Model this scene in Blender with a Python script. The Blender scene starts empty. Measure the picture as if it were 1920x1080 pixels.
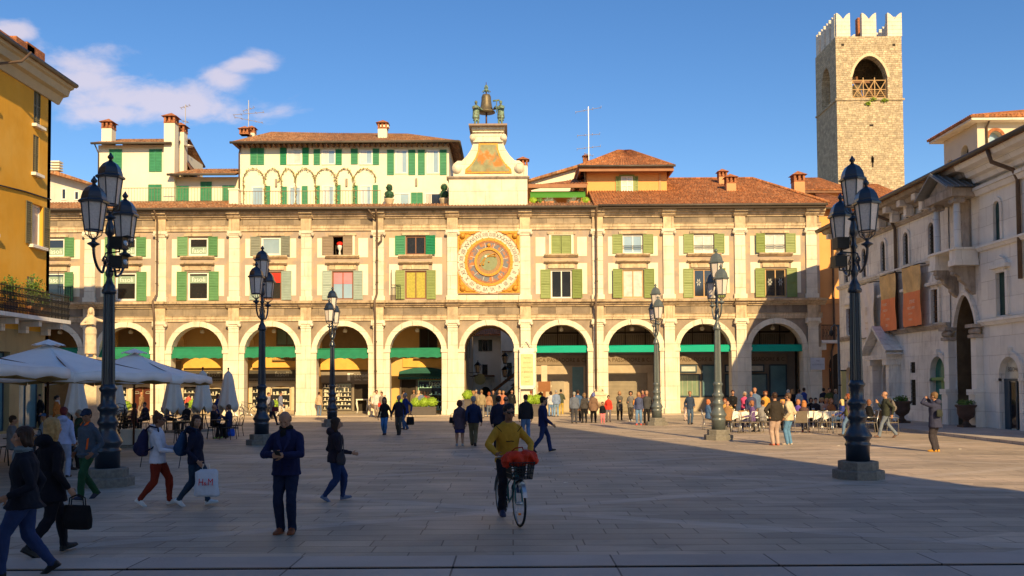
import bpy, math, random
import numpy as np
from mathutils import Vector, Matrix, noise as mnoise
from mathutils.bvhtree import BVHTree
random.seed(7)
rad = math.radians
SC = bpy.context.scene
COL = SC.collection

# ------------------------------------------------------------------ camera
F = 1700.0; HC = 2.1; PITCH = math.atan(62/1700); PPY = 658.0
cd = bpy.data.cameras.new("camera"); cam = bpy.data.objects.new("camera", cd); COL.objects.link(cam)
CR = Matrix.Rotation(math.pi/2+PITCH, 4, 'X') @ Matrix.Rotation(-0.0058, 4, 'Z')
cam.matrix_world = Matrix.Translation((0, 0, HC)) @ CR
cd.sensor_width = 36; cd.lens = 36*F/1920; cd.shift_y = (PPY-540)/1920
cd.clip_start = .1; cd.clip_end = 3000
SC.camera = cam
SC.view_settings.view_transform = 'Standard'; SC.view_settings.look = 'None'
SC.view_settings.exposure = 0.45; SC.view_settings.gamma = 1.0

# ------------------------------------------------------------------ sun and sky
SUND = Vector((-.27, 1, -.53)).normalized()
sl = bpy.data.lights.new("sun", 'SUN'); sl.energy = 5.0; sl.angle = rad(.5); sl.color = (1.0, .725, .36)
so = bpy.data.objects.new("sun", sl); COL.objects.link(so)
so.rotation_euler = SUND.to_track_quat('-Z', 'Y').to_euler(); so.location = (10, -30, 40)
W = bpy.data.worlds.new("World"); SC.world = W; W.use_nodes = True
nt = W.node_tree; nt.nodes.clear()
def wn(t, **k):
    n = nt.nodes.new(t)
    for a, b in k.items(): setattr(n, a, b)
    return n
def wmath(op, a, b=None, c=None, clamp=False):
    n = wn('ShaderNodeMath', operation=op); n.use_clamp = clamp
    for i, v in enumerate((a, b, c)):
        if v is None: continue
        if isinstance(v, (int, float)): n.inputs[i].default_value = v
        else: nt.links.new(v, n.inputs[i])
    return n.outputs[0]
sky = wn('ShaderNodeTexSky', sky_type='NISHITA'); sky.sun_disc = False
sky.sun_elevation = rad(27); sky.sun_rotation = rad(165); sky.altitude = 200
sky.air_density = 1.0; sky.dust_density = .3; sky.ozone_density = 2.6
hs = wn('ShaderNodeHueSaturation'); hs.inputs['Saturation'].default_value = 1.24; hs.inputs['Hue'].default_value = .506; hs.inputs['Value'].default_value = 1.0
nt.links.new(sky.outputs[0], hs.inputs['Color'])
tc = wn('ShaderNodeTexCoord'); sx = wn('ShaderNodeSeparateXYZ'); nt.links.new(tc.outputs['Generated'], sx.inputs[0])
yy = wmath('MAXIMUM', sx.outputs[1], .05)
A = wmath('DIVIDE', sx.outputs[0], yy); B_ = wmath('DIVIDE', sx.outputs[2], yy)
cv = wn('ShaderNodeCombineXYZ'); nt.links.new(A, cv.inputs[0]); nt.links.new(wmath('MULTIPLY', B_, 1.9), cv.inputs[1])
n1 = wn('ShaderNodeTexNoise'); n1.inputs['Scale'].default_value = 11; n1.inputs['Detail'].default_value = 9; n1.inputs['Roughness'].default_value = .58; n1.inputs['Distortion'].default_value = .25
nt.links.new(cv.outputs[0], n1.inputs['Vector'])
mask = None
for (cx, cy, rx, ry, rot) in ((150, 128, 135, 62, 18), (305, 178, 195, 46, 4), (455, 108, 72, 22, -10), (415, 140, 60, 30, 25), (14, 45, 60, 30, -5), (220, 205, 90, 28, 0)):
    a0 = (cx-960)/F; b0 = (720-cy)/F; c, s = math.cos(rad(rot)), math.sin(rad(rot))
    da = wmath('SUBTRACT', A, a0); db = wmath('SUBTRACT', B_, b0)
    p = wmath('DIVIDE', wmath('SUBTRACT', wmath('MULTIPLY', da, c), wmath('MULTIPLY', db, s)), rx/F)
    q = wmath('DIVIDE', wmath('ADD', wmath('MULTIPLY', da, s), wmath('MULTIPLY', db, c)), ry/F)
    e = wmath('SUBTRACT', 1, wmath('SQRT', wmath('ADD', wmath('MULTIPLY', p, p), wmath('MULTIPLY', q, q))))
    e = wmath('MAXIMUM', e, -1.5)
    mask = e if mask is None else wmath('MAXIMUM', mask, e)
v = wmath('ADD', wmath('MULTIPLY', wmath('ADD', mask, .12), .8), wmath('MULTIPLY', wmath('SUBTRACT', n1.outputs[0], .5), 2.6))
dens = wn('ShaderNodeMapRange'); dens.interpolation_type = 'SMOOTHSTEP'
dens.inputs['From Min'].default_value = -.05; dens.inputs['From Max'].default_value = .75; dens.inputs['To Max'].default_value = .68
nt.links.new(v, dens.inputs['Value'])
mx = wn('ShaderNodeMix', data_type='RGBA'); nt.links.new(dens.outputs[0], mx.inputs[0]); nt.links.new(hs.outputs[0], mx.inputs[6])
mx.inputs[7].default_value = (6.2, 5.3, 5.6, 1)
bg = wn('ShaderNodeBackground'); bg.inputs[1].default_value = .106
nt.links.new(mx.outputs[2], bg.inputs[0]); wo = wn('ShaderNodeOutputWorld'); nt.links.new(bg.outputs[0], wo.inputs[0])

# ------------------------------------------------------------------ pixel -> world helpers
C3 = CR.to_3x3()
def ray(px, py): return C3 @ Vector(((px-960)/F, (PPY-py)/F, -1))
def onY(px, py, Y): d = ray(px, py); t = Y/d.y; return Vector((d.x*t, Y, HC+d.z*t))
def onX(px, py, X): d = ray(px, py); t = X/d.x; return Vector((X, d.y*t, HC+d.z*t))
def onG(px, py, z=0.): d = ray(px, py); t = (z-HC)/d.z; return Vector((d.x*t, d.y*t, z))

# ------------------------------------------------------------------ materials
MC = {}
def M(name, col, rough=.8, var=.12, sc=2., bump=0., bsc=30., metal=0., streak=0., brick=None, spec=.3, dirt=(.12, .09, .06), obj=False, detail=5, patch=None, coat=0):
    if name in MC: return MC[name]
    m = bpy.data.materials.new(name); m.use_nodes = True; MC[name] = m
    t = m.node_tree; N = t.nodes; L = t.links; P = N['Principled BSDF']
    P.inputs['Roughness'].default_value = rough; P.inputs['Metallic'].default_value = metal
    P.inputs['Specular IOR Level'].default_value = spec
    if coat: P.inputs['Coat Weight'].default_value = coat; P.inputs['Coat Roughness'].default_value = .15
    if obj: pos = N.new('ShaderNodeTexCoord').outputs['Object']
    else: pos = N.new('ShaderNodeNewGeometry').outputs['Position']
    def noise(scale, d=detail, vec=None, r=.6):
        n = N.new('ShaderNodeTexNoise'); n.inputs['Scale'].default_value = scale; n.inputs['Detail'].default_value = d; n.inputs['Roughness'].default_value = r
        L.new(vec or pos, n.inputs['Vector']); return n.outputs['Fac']
    def mix(f, a, b, bl='MIX'):
        n = N.new('ShaderNodeMix'); n.data_type = 'RGBA'; n.blend_type = bl
        if isinstance(f, float): n.inputs[0].default_value = f
        else: L.new(f, n.inputs[0])
        for s, i in ((a, 6), (b, 7)):
            if isinstance(s, tuple): n.inputs[i].default_value = (*s[:3], 1)
            else: L.new(s, n.inputs[i])
        return n.outputs[2]
    def mr(v, a, b, c=0., d=1.):
        n = N.new('ShaderNodeMapRange'); L.new(v, n.inputs[0])
        for i, x in enumerate((a, b, c, d)): n.inputs[i+1].default_value = x
        return n.outputs[0]
    lo = tuple(max(0, c*(1-var)) for c in col); hi = tuple(min(1, c*(1+var)) for c in col)
    c = mix(mr(noise(sc), .3, .7), lo, hi)
    h = None
    if patch:   # second colour in soft-edged patches
        pc, ps, lo_, hi_ = patch
        c = mix(mr(noise(ps, 4), lo_, hi_), c, pc)
    if brick:
        bw, bh, ms, mcol, cv_, mode = brick
        s = N.new('ShaderNodeSeparateXYZ'); L.new(pos, s.inputs[0])
        cb = N.new('ShaderNodeCombineXYZ')
        if mode in ('wall', 'rubble'):
            a = N.new('ShaderNodeMath'); L.new(s.outputs[0], a.inputs[0]); L.new(s.outputs[1], a.inputs[1]); L.new(a.outputs[0], cb.inputs[0]); L.new(s.outputs[2], cb.inputs[1])
        else:
            L.new(s.outputs[0], cb.inputs[0]); L.new(s.outputs[1], cb.inputs[1])
        cbo = cb.outputs[0]
        if mode == 'rubble':
            nz = N.new('ShaderNodeTexNoise'); nz.inputs['Scale'].default_value = 1.8; nz.inputs['Detail'].default_value = 3; L.new(pos, nz.inputs['Vector'])
            vm = N.new('ShaderNodeVectorMath'); vm.operation = 'MULTIPLY_ADD'; L.new(nz.outputs['Color'], vm.inputs[0]); vm.inputs[1].default_value = (.5, .3, 0); L.new(cbo, vm.inputs[2]); cbo = vm.outputs[0]
        br = N.new('ShaderNodeTexBrick'); L.new(cbo, br.inputs['Vector'])
        br.inputs['Scale'].default_value = 1; br.inputs['Brick Width'].default_value = bw; br.inputs['Row Height'].default_value = bh
        br.offset = .5 if mode == 'wall' else .37; br.squash = 1. if mode == 'wall' else .72; br.squash_frequency = 3; br.inputs['Mortar Size'].default_value = ms; br.inputs['Mortar Smooth'].default_value = .3; br.inputs['Bias'].default_value = 0
        br.inputs['Color1'].default_value = (1-cv_, 1-cv_, 1-cv_, 1); br.inputs['Color2'].default_value = (1+cv_, 1+cv_, 1+cv_*.8, 1); br.inputs['Mortar'].default_value = (*mcol, 1)
        c = mix(1., c, br.outputs['Color'], 'MULTIPLY'); h = br.outputs['Fac']
    if streak:
        mp = N.new('ShaderNodeMapping'); L.new(pos, mp.inputs[0]); mp.inputs['Scale'].default_value = (1.6, 1.6, .22)
        c = mix(mr(noise(2.2, 7, mp.outputs[0], .7), .5, .78, 0., streak), c, dirt)
        c = mix(mr(noise(.9, 8, None, .75), .52, .8, 0., streak*.8), c, dirt)
    L.new(c, P.inputs['Base Color'])
    if bump or h is not None:
        b = N.new('ShaderNodeBump'); b.inputs['Strength'].default_value = 1; b.inputs['Distance'].default_value = max(bump, .0)
        L.new(noise(bsc, 4), b.inputs['Height']); o = b.outputs[0]
        if h is not None:
            b2 = N.new('ShaderNodeBump'); b2.invert = True; b2.inputs['Distance'].default_value = .012; L.new(h, b2.inputs['Height']); L.new(o, b2.inputs['Normal']); o = b2.outputs[0]
        L.new(o, P.inputs['Normal'])
    return m
def cloth(col, rough=.85):
    return M('cloth_%02x%02x%02x' % tuple(int(min(.999, c)*255) for c in col), col, rough, .16, 7., .012, 14., obj=True, spec=.2)
def paint(name, col, rough=.45): return M(name, col, rough, .1, 3, .001, 60, spec=.4)
marble = M('marble', (.76, .68, .53), .7, .12, 1.3, .006, 14, streak=.45, dirt=(.38, .27, .15), brick=(2.2, .95, .012, (.7, .66, .58), .05, 'wall'))
marble2 = M('marble_weathered', (.60, .46, .30), .8, .26, 1.6, .01, 12, streak=.85, dirt=(.13, .095, .06), brick=(1.3, 3., .014, (.6, .55, .5), .14, 'wall'))
frieze = M('frieze_stone', (.27, .215, .16), .85, .28, 1.2, .01, 12, streak=.6, dirt=(.16, .12, .085), brick=(1.15, 2., .014, (.6, .6, .55), .3, 'wall'))
panel = M('cream_panel', (.83, .76, .57), .85, .08, 1.0, .004, 20, streak=.14, dirt=(.5, .36, .18))
greyband = M('grey_brown_plaster', (.40, .32, .25), .88, .14, .9, .004, 20, streak=.22, dirt=(.22, .17, .12), patch=((.5, .37, .24), .8, .5, .6))
spandrel = M('spandrel_stone', (.33, .26, .19), .85, .25, 1.1, .006, 20, streak=.45, dirt=(.2, .15, .1))
whitewin = paint('white_frame', (.8, .77, .68)); brownwin = paint('brown_frame', (.22, .09, .04)); tanwin = paint('tan_frame', (.5, .3, .12))
greenA = paint('shutter_green', (.11, .27, .10)); greenB = paint('shutter_olive', (.22, .28, .07)); greenC = paint('shutter_deep_green', (.02, .24, .10))
greenD = paint('shutter_emerald', (.045, .25, .12)); greyS = paint('shutter_grey', (.24, .25, .19)); brownS = paint('shutter_brown', (.27, .2, .13)); blueS = paint('shutter_pale_blue', (.3, .38, .32))
darkS = paint('shutter_dark', (.05, .06, .035)); oliveS = paint('shutter_drab', (.15, .13, .065))
glassD = M('glass_dark', (.02, .022, .025), .08, .3, .8, spec=.9); glassSky = M('glass_sky_tint', (.3, .42, .5), .06, .15, .6, spec=1.)  # blue panes: reflected sky painted into the base colour
glassC = M('glass_curtain', (.55, .56, .5), .25, .2, 2.5, spec=.7); glassT = M('glass_teal', (.14, .27, .3), .08, .25, .7, spec=.8)
glassG = M('glass_green', (.2, .28, .19), .15, .2, 1., spec=.6); glassRed = M('red_blind', (.75, .03, .015), .5); pinkG = M('pink_blind', (.7, .25, .28), .4); yelG = M('yellow_blind', (.42, .36, .06), .4, .2, 8)
iron = M('iron_blue', (.010, .02, .038), .33, .2, 8, .002, 40, obj=True, spec=.6, coat=.3)
irongrey = M('iron_grey', (.10, .12, .12), .4, .15, 8, .002, 40, obj=True, spec=.6, coat=.2)  # paler copy of the lamp iron, sunlight put into the colour of lit lamps
blackiron = M('black_iron', (.02, .02, .02), .5, .2, 8, obj=True)
lampglass = M('lantern_glass', (.68, .6, .54), .35, .15, 26, .004, 60, obj=True, spec=.7)
granite = M('lamp_granite', (.2, .185, .16), .85, .25, 14, .004, 60, obj=True)
tile = M('roof_tiles', (.42, .16, .06), .85, .4, 5.5, .02, 9, streak=.35, dirt=(.13, .07, .04), patch=((.42, .24, .13), 7., .55, .62), brick=(.42, .42, .02, (.55, .5, .5), .25, 'flat'))
tileold = M('roof_tiles_old', (.34, .155, .07), .88, .4, 5.5, .02, 9, streak=.4, dirt=(.1, .07, .05), patch=((.4, .27, .16), 6., .52, .6), brick=(.42, .42, .02, (.55, .5, .5), .25, 'flat'))
gutterm = M('gutter_metal', (.10, .08, .06), .5, .2, 2); pipem = M('downpipe_metal', (.13, .085, .055), .5, .2, 3)
creamh = M('cream_render', (.82, .75, .57), .88, .06, .7, .004, 20, streak=.12, dirt=(.5, .4, .22))
orangeh = M('orange_render', (.78, .38, .13), .88, .07, .7, .004, 20, streak=.12, dirt=(.45, .2, .08)); 
peachh = M('peach_render', (.62, .32, .15), .88, .08, .7, .004, 20, streak=.15, dirt=(.3, .16, .08))
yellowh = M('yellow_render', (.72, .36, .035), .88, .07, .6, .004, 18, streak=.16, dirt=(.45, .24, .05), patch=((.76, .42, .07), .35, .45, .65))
ochre = M('ochre_render', (.66, .42, .14), .88, .08, .8, streak=.1, dirt=(.4, .2, .05)); 
brick_r = M('chimney_brick', (.42, .16, .07), .85, .3, 6, .01, 20, brick=(.25, .08, .012, (.7, .7, .7), .25, 'wall'))
whiteh = M('white_render', (.6, .57, .5), .88, .1, .7, .004, 20, streak=.2, dirt=(.3, .25, .2))
palest = M('palace_stone', (.86, .80, .71), .82, .1, .8, .012, 9, streak=.6, dirt=(.26, .21, .17), brick=(1.6, .68, .008, (.8, .77, .72), .07, 'wall'))
palest2 = M('palace_stone_clean', (.88, .83, .74), .82, .08, .8, .008, 9, streak=.22, dirt=(.4, .32, .25), brick=(1.8, .8, .010, (.7, .68, .64), .05, 'wall'))
palesd = M('palace_stone_dark', (.42, .35, .28), .85, .3, 1.2, .02, 8, streak=.7, dirt=(.06, .05, .042))
towerst = M('tower_stone', (.47, .385, .265), .88, .25, 2.2, .05, 6, streak=.25, dirt=(.3, .2, .1), brick=(.42, .22, .02, (.6, .54, .46), .22, 'rubble'))
towertop = M('tower_white_stone', (.68, .62, .52), .8, .12, 1, .005, 12, streak=.35, dirt=(.4, .33, .24), brick=(3, .42, .02, (.75, .75, .75), .05, 'wall'))
shade_in = M('dark_interior', (.035, .027, .02), .9); brownshop = M('shop_brown', (.12, .10, .08), .6, .1); greyshop = M('bank_grey', (.26, .215, .165), .7, .1)
shopcream = M('shop_cream', (.6, .5, .34), .7, .1); mint = M('shop_mint', (.3, .55, .42), .5, .15); bluegrey = M('blue_grey_frame', (.045, .075, .1), .4)
awng = M('awning_green', (.018, .20, .10), .8, .14, 2, .004, 10); awnt = M('awning_teal', (.0, .36, .24), .7, .06, 2); awnd = M('awning_dark', (.02, .1, .08), .8)
leafm = M('leaves', (.10, .17, .03), .6, .5, 9, obj=True); leafb = M('leaves_bright', (.25, .38, .03), .6, .4, 9, obj=True); leafd = M('leaves_dark', (.035, .10, .05), .6, .4, 9, obj=True); vinem = M('vine_leaves', (.36, .36, .10), .7, .5, 6, obj=True)
canvas = M('umbrella_canvas', (.9, .87, .84), .85, .06, 1.2, .01, 3, obj=True); canvas_u = M('umbrella_lining', (.42, .3, .12), .85, .12, 2, obj=True)
linen = M('white_linen', (.82, .78, .7), .8, .06, 4, .01, 6, obj=True)
wood = M('wood_brown', (.18, .08, .035), .6, .25, 8, obj=True); redwood = M('pole_wood', (.09, .035, .02), .5, .2, 8, obj=True)
bronze = M('bronze_patina', (.18, .27, .19), .6, .35, 8, .01, 12, obj=True, metal=.2, patch=((.12, .1, .07), 5, .5, .62)); bellm = M('bell_bronze', (.16, .13, .08), .5, .25, 6, obj=True, metal=.4)
statuem = M('statue_marble', (.64, .52, .36), .7, .14, 5, .01, 12, obj=True); gold = M('gilding', (.55, .26, .035), .5, .35, 14, .02, 14, metal=.25)
chrome = M('bare_metal', (.5, .5, .5), .3, .1, 5, metal=.8, obj=True); antm = M('antenna_metal', (.55, .5, .47), .4, .1, 5, metal=.5)
rubber = M('rubber', (.015, .015, .015), .7, obj=True); terra = M('terracotta', (.45, .2, .09), .85, .2, 8, obj=True)
skinm = M('skin', (.42, .22, .135), .55, .1, 12, obj=True, spec=.35); skind = M('skin_tan', (.27, .13, .075), .55, .1, 12, obj=True, spec=.35)
eyem = M('eye_dark', (.015, .012, .01), .25, obj=True, spec=.8)

# ------------------------------------------------------------------ mesh builder
TX = {}
def text_geo(s):
    if s in TX: return TX[s]
    c = bpy.data.curves.new('t', 'FONT'); c.body = s; c.align_x = 'CENTER'; c.resolution_u = 3; c.size = 1
    o = bpy.data.objects.new('t', c); COL.objects.link(o); bpy.context.view_layer.update()
    dg = bpy.context.evaluated_depsgraph_get(); me = o.evaluated_get(dg).to_mesh()
    vs = [v.co.copy() for v in me.vertices]; fs = [tuple(p.vertices) for p in me.polygons]
    o.evaluated_get(dg).to_mesh_clear(); bpy.data.objects.remove(o); bpy.data.curves.remove(c)
    TX[s] = (vs, fs); return TX[s]
def frame(kind, off=0.):
    # local (u, v, w) -> world. 'S' faces -Y (u=X, w=-(Y-off));  'W' faces -X (u=-Y, w=-(X-off));  'E' faces +X (u=Y, w=X-off)
    if kind == 'S': return Matrix(((1, 0, 0, 0), (0, 0, -1, off), (0, 1, 0, 0), (0, 0, 0, 1)))
    if kind == 'W': return Matrix(((0, 0, -1, off), (-1, 0, 0, 0), (0, 1, 0, 0), (0, 0, 0, 1)))
    if kind == 'E': return Matrix(((0, 0, 1, off), (1, 0, 0, 0), (0, 1, 0, 0), (0, 0, 0, 1)))
def arc_pts(a, b, d, kind, n=14):
    r = (b-a)/2; c = (a+b)/2
    if kind == 'seg':   # shallow arch
        rise = r*.35; return [(c-r*math.cos(math.pi*i/n), d-rise+rise*math.sin(math.pi*i/n)) for i in range(n+1)]
    if kind in ('g', 'p'):
        h = r*(1.55 if kind == 'g' else 1.22)
        p = []
        for i in range(n+1):
            t = i/n; x = -r+2*r*t; k = 1-abs(x)/r
            p.append((c+x, d-h+h*(math.sin(k*math.pi/2)**(.72 if kind == 'g' else .6))))
        return p
    return [(c-r*math.cos(math.pi*i/n), d-r+r*math.sin(math.pi*i/n)) for i in range(n+1)]
class MB:
    def __init__(s, T=None): s.v = []; s.f = []; s.m = []; s.T = T; s.mi = 0; s.sm = False; s.smf = []
    def add(s, vs, fs):
        b = len(s.v)
        for p in vs:
            p = Vector(p); s.v.append(s.T @ p if s.T is not None else p)
        for f in fs: s.f.append(tuple(b+i for i in f)); s.m.append(s.mi); s.smf.append(s.sm)
    def box(s, a, b, c, d, e, f):
        s.add([(a, c, e), (b, c, e), (b, d, e), (a, d, e), (a, c, f), (b, c, f), (b, d, f), (a, d, f)],
              [(0, 3, 2, 1), (4, 5, 6, 7), (0, 1, 5, 4), (1, 2, 6, 5), (2, 3, 7, 6), (3, 0, 4, 7)])
    def quad(s, *p): s.add(p, [tuple(range(len(p)))])
    def prism(s, pts, e, f):
        n = len(pts)
        s.add([(x, y, e) for x, y in pts]+[(x, y, f) for x, y in pts],
              [tuple(range(n))[::-1], tuple(range(n, 2*n))]+[(i, (i+1) % n, n+(i+1) % n, n+i) for i in range(n)])
    def profile(s, pts, u0, u1):
        """mouldings: pts = (v, w) polygon run from u0 to u1"""
        n = len(pts)
        s.add([(u0, v, w) for v, w in pts]+[(u1, v, w) for v, w in pts],
              [tuple(range(n)), tuple(range(n, 2*n))[::-1]]+[(i, (i+1) % n, n+(i+1) % n, n+i) for i in range(n)])
    def tube(s, p, r, n=8, cap=True):
        if not isinstance(r, (list, tuple)): r = [r]*len(p)
        p = [Vector(q) for q in p]; vs = []; fs = []; up0 = None
        for i, q in enumerate(p):
            t = (p[min(i+1, len(p)-1)]-p[max(i-1, 0)]).normalized()
            if up0 is None: up0 = Vector((0, 0, 1)) if abs(t.z) < .9 else Vector((1, 0, 0))
            a = t.cross(up0).normalized(); b = a.cross(t).normalized(); up0 = b
            for k in range(n):
                g = 2*math.pi*k/n; vs.append(q+(a*math.cos(g)+b*math.sin(g))*r[i])
            if i: fs += [((i-1)*n+k, (i-1)*n+(k+1) % n, i*n+(k+1) % n, i*n+k) for k in range(n)]
        if cap: fs += [tuple(range(n))[::-1], tuple(range((len(p)-1)*n, len(p)*n))]
        o = s.sm; s.sm = n > 5; s.add(vs, fs); s.sm = o
    def lathe(s, prof, c=(0, 0, 0), n=16, sm=True, ph=0):
        """prof: (radius, z) rings round the Z axis at c"""
        vs = []; fs = []; m = len(prof)
        for r, z in prof:
            for k in range(n):
                g = 2*math.pi*(k+ph)/n; vs.append((c[0]+r*math.cos(g), c[1]+r*math.sin(g), c[2]+z))
        for i in range(m-1): fs += [(i*n+k, i*n+(k+1) % n, (i+1)*n+(k+1) % n, (i+1)*n+k) for k in range(n)]
        fs += [tuple(range(n))[::-1], tuple(range((m-1)*n, m*n))]
        o = s.sm; s.sm = sm; s.add(vs, fs); s.sm = o
    def ball(s, c, r, n=10, k=7, jit=0):
        rx, ry, rz = r if isinstance(r, (tuple, list)) else (r, r, r)
        vs = [(c[0], c[1], c[2]-rz)]; fs = []
        for i in range(1, k):
            t = math.pi*i/k
            for j in range(n):
                g = 2*math.pi*j/n; q = 1+random.uniform(-jit, jit)
                vs.append((c[0]+rx*q*math.sin(t)*math.cos(g), c[1]+ry*q*math.sin(t)*math.sin(g), c[2]-rz*q*math.cos(t)))
        vs.append((c[0], c[1], c[2]+rz)); e = len(vs)-1
        for j in range(n):
            fs.append((0, 1+(j+1) % n, 1+j)); fs.append((e, e-n+j, e-n+(j+1) % n))
            for i in range(k-2): fs.append((1+i*n+j, 1+i*n+(j+1) % n, 1+(i+1)*n+(j+1) % n, 1+(i+1)*n+j))
        o = s.sm; s.sm = True; s.add(vs, fs); s.sm = o
    def leaves(s, c, r, n, size, shell=.5):
        rx, ry, rz = r
        for _ in range(n):
            d = Vector((random.gauss(0, 1), random.gauss(0, 1), random.gauss(0, 1))).normalized()
            k = random.uniform(shell, 1.05); q = Vector((c[0]+d.x*rx*k, c[1]+d.y*ry*k, c[2]+d.z*rz*k))
            a = Vector((random.gauss(0, 1), random.gauss(0, 1), random.gauss(0, 1))).normalized(); b = a.orthogonal().normalized(); z = size*random.uniform(.6, 1.3)
            s.add([q-a*z, q+b*z*.5, q+a*z, q-b*z*.5], [(0, 1, 2, 3)])
    def text(s, t, size, u, v, w, sx=1., rot=0, cx=0, cy=0, ex=0.):
        vs, fs = text_geo(t); c, n = math.cos(rot), math.sin(rot); out = []
        for p in vs:
            x, y = p.x*size*sx+cx, p.y*size+cy
            out.append((u+x*c-y*n, v+x*n+y*c, w))
        s.add(out, fs)
    def wall(s, u0, u1, v0, v1, w, dep, holes, reveal=None):
        us = sorted({u0, u1}|{h[0] for h in holes}|{h[1] for h in holes}); vs = sorted({v0, v1}|{h[2] for h in holes}|{h[3] for h in holes})
        us = [u for u in us if u0 <= u <= u1]; vs = [v for v in vs if v0 <= v <= v1]
        for i in range(len(us)-1):
            for j in range(len(vs)-1):
                cu, cv = (us[i]+us[i+1])/2, (vs[j]+vs[j+1])/2
                if any(h[0] < cu < h[1] and h[2] < cv < h[3] for h in holes): continue
                s.quad((us[i], vs[j], w), (us[i+1], vs[j], w), (us[i+1], vs[j+1], w), (us[i], vs[j+1], w))
        for h in holes:
            a, b, c, d = h[:4]; k = h[4] if len(h) > 4 else None
            top = arc_pts(a, b, d, k) if k else [(a, d), (b, d)]
            if k:
                for p, q in zip(top, top[1:]): s.quad((p[0], p[1], w), (q[0], q[1], w), (q[0], d, w), (p[0], d, w))
            if reveal is not None: o = s.mi; s.mi = reveal
            lp = [(a, c)]+top+[(b, c)]
            for p, q in zip(lp, lp[1:]+lp[:1]): s.quad((p[0], p[1], w), (q[0], q[1], w), (q[0], q[1], w-dep), (p[0], p[1], w-dep))
            if reveal is not None: s.mi = o
    def ring(s, a, b, d, th, w0, w1, kind='r', legs=None):
        """arch moulding round an opening [a,b] with crown at d"""
        i_ = arc_pts(a, b, d, kind); o_ = arc_pts(a-th, b+th, d+th, kind)
        if kind == 'g': o_ = [(p[0], p[1]) for p in o_]
        if legs is not None: i_ = [(a, legs)]+i_+[(b, legs)]; o_ = [(a-th, legs)]+o_+[(b+th, legs)]
        for p, q, P, Q in zip(i_, i_[1:], o_, o_[1:]):
            s.quad((*p, w1), (*q, w1), (*Q, w1), (*P, w1)); s.quad((*P, w0), (*Q, w0), (*Q, w1), (*P, w1)); s.quad((*p, w0), (*q, w0), (*q, w1), (*p, w1))
    def cut(s): s.cuts = getattr(s, 'cuts', [0])+[len(s.f)]
    def each(s, name, mats, parent, off=True):
        '''one object per piece, pieces end at cut()'''
        s.cut(); c = sorted(set(s.cuts)); out = []
        for a, b in zip(c, c[1:]):
            q = MB(); ix = sorted({i for f in s.f[a:b] for i in f}); mp = {i: k for k, i in enumerate(ix)}
            q.v = [s.v[i] for i in ix]; q.f = [tuple(mp[i] for i in f) for f in s.f[a:b]]; q.m = s.m[a:b]; q.smf = s.smf[a:b]; out.append(q.build(name, mats, parent, off))
        return out
    def build(s, name, mats, parent=None, off=True):
        if not isinstance(mats, (list, tuple)): mats = [mats]
        me = bpy.data.meshes.new(name); me.from_pydata([tuple(v) for v in s.v], [], s.f)
        for m in mats: me.materials.append(m)
        me.polygons.foreach_set('material_index', s.m); me.polygons.foreach_set('use_smooth', s.smf)
        me.update()
        o = bpy.data.objects.new(name, me); COL.objects.link(o)
        if parent is not None:
            o.parent = parent
            if off and parent.get('_w'): o.location = -Vector(parent['_w'])
        return o
def tag(o, label, cat, group=None):
    o['label'] = label; o['category'] = cat
    if group: o['group'] = group
    return o
def thing(name, label, cat, loc=(0, 0, 0), rz=0., group=None, world=False):
    o = bpy.data.objects.new(name, None); COL.objects.link(o); o.location = loc; o.rotation_euler.z = rz; o.empty_display_size = .3
    if world: o['_w'] = list(loc)
    return tag(o, label, cat, group)
def struct(mb, name, mat): o = mb.build(name, mat); o['kind'] = 'structure'; return o
def dup(root, loc, rz=None, label=None, group=None):
    kids = {}
    for o in COL.objects: kids.setdefault(o.parent, []).append(o)
    r = root.copy(); COL.objects.link(r); r.location = loc
    if rz is not None: r.rotation_euler.z = rz
    if label: r['label'] = label
    if group: r['group'] = group
    for ch in kids.get(root, []):
        c = ch.copy(); COL.objects.link(c); c.parent = r
        for g in kids.get(ch, []):
            d = g.copy(); COL.objects.link(d); d.parent = c
    return r
def window(P, T, u0, u1, v0, v1, w, fm, gm, mull=0, trans=0, fw=.07, arch=None, gm2=None, extra=None):
    a = MB(T); g = MB(T)
    if arch:
        a.ring(u0+fw, u1-fw, v1-fw, fw, w-.04, w+.04, arch, legs=v0)
        pts = [(u0+fw, v0)]+arc_pts(u0+fw, u1-fw, v1-fw, arch)+[(u1-fw, v0)]; g.add([(*p, w) for p in pts], [tuple(range(len(pts)))])
    else:
        a.box(u0, u0+fw, v0, v1, w-.04, w+.04); a.box(u1-fw, u1, v0, v1, w-.04, w+.04); a.box(u0+fw, u1-fw, v1-fw, v1, w-.04, w+.04); a.box(u0+fw, u1-fw, v0, v0+fw, w-.04, w+.04)
        g.quad((u0+fw, v0+fw, w), (u1-fw, v0+fw, w), (u1-fw, v1-fw, w), (u0+fw, v1-fw, w))
    for i in range(mull):
        c = u0+(u1-u0)*(i+1)/(mull+1); a.box(c-.035, c+.035, v0+.001, v1-(.3*(u1-u0) if arch else fw), w-.03, w+.045)
    for i in range(trans):
        c = v0+(v1-v0)*(i+1)/(trans+1); a.box(u0+fw, u1-fw, c-.025, c+.025, w-.03, w+.037)
    f = a.build('window', fm, P); p = g.build('pane', gm, f, off=False)
    return f
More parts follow.
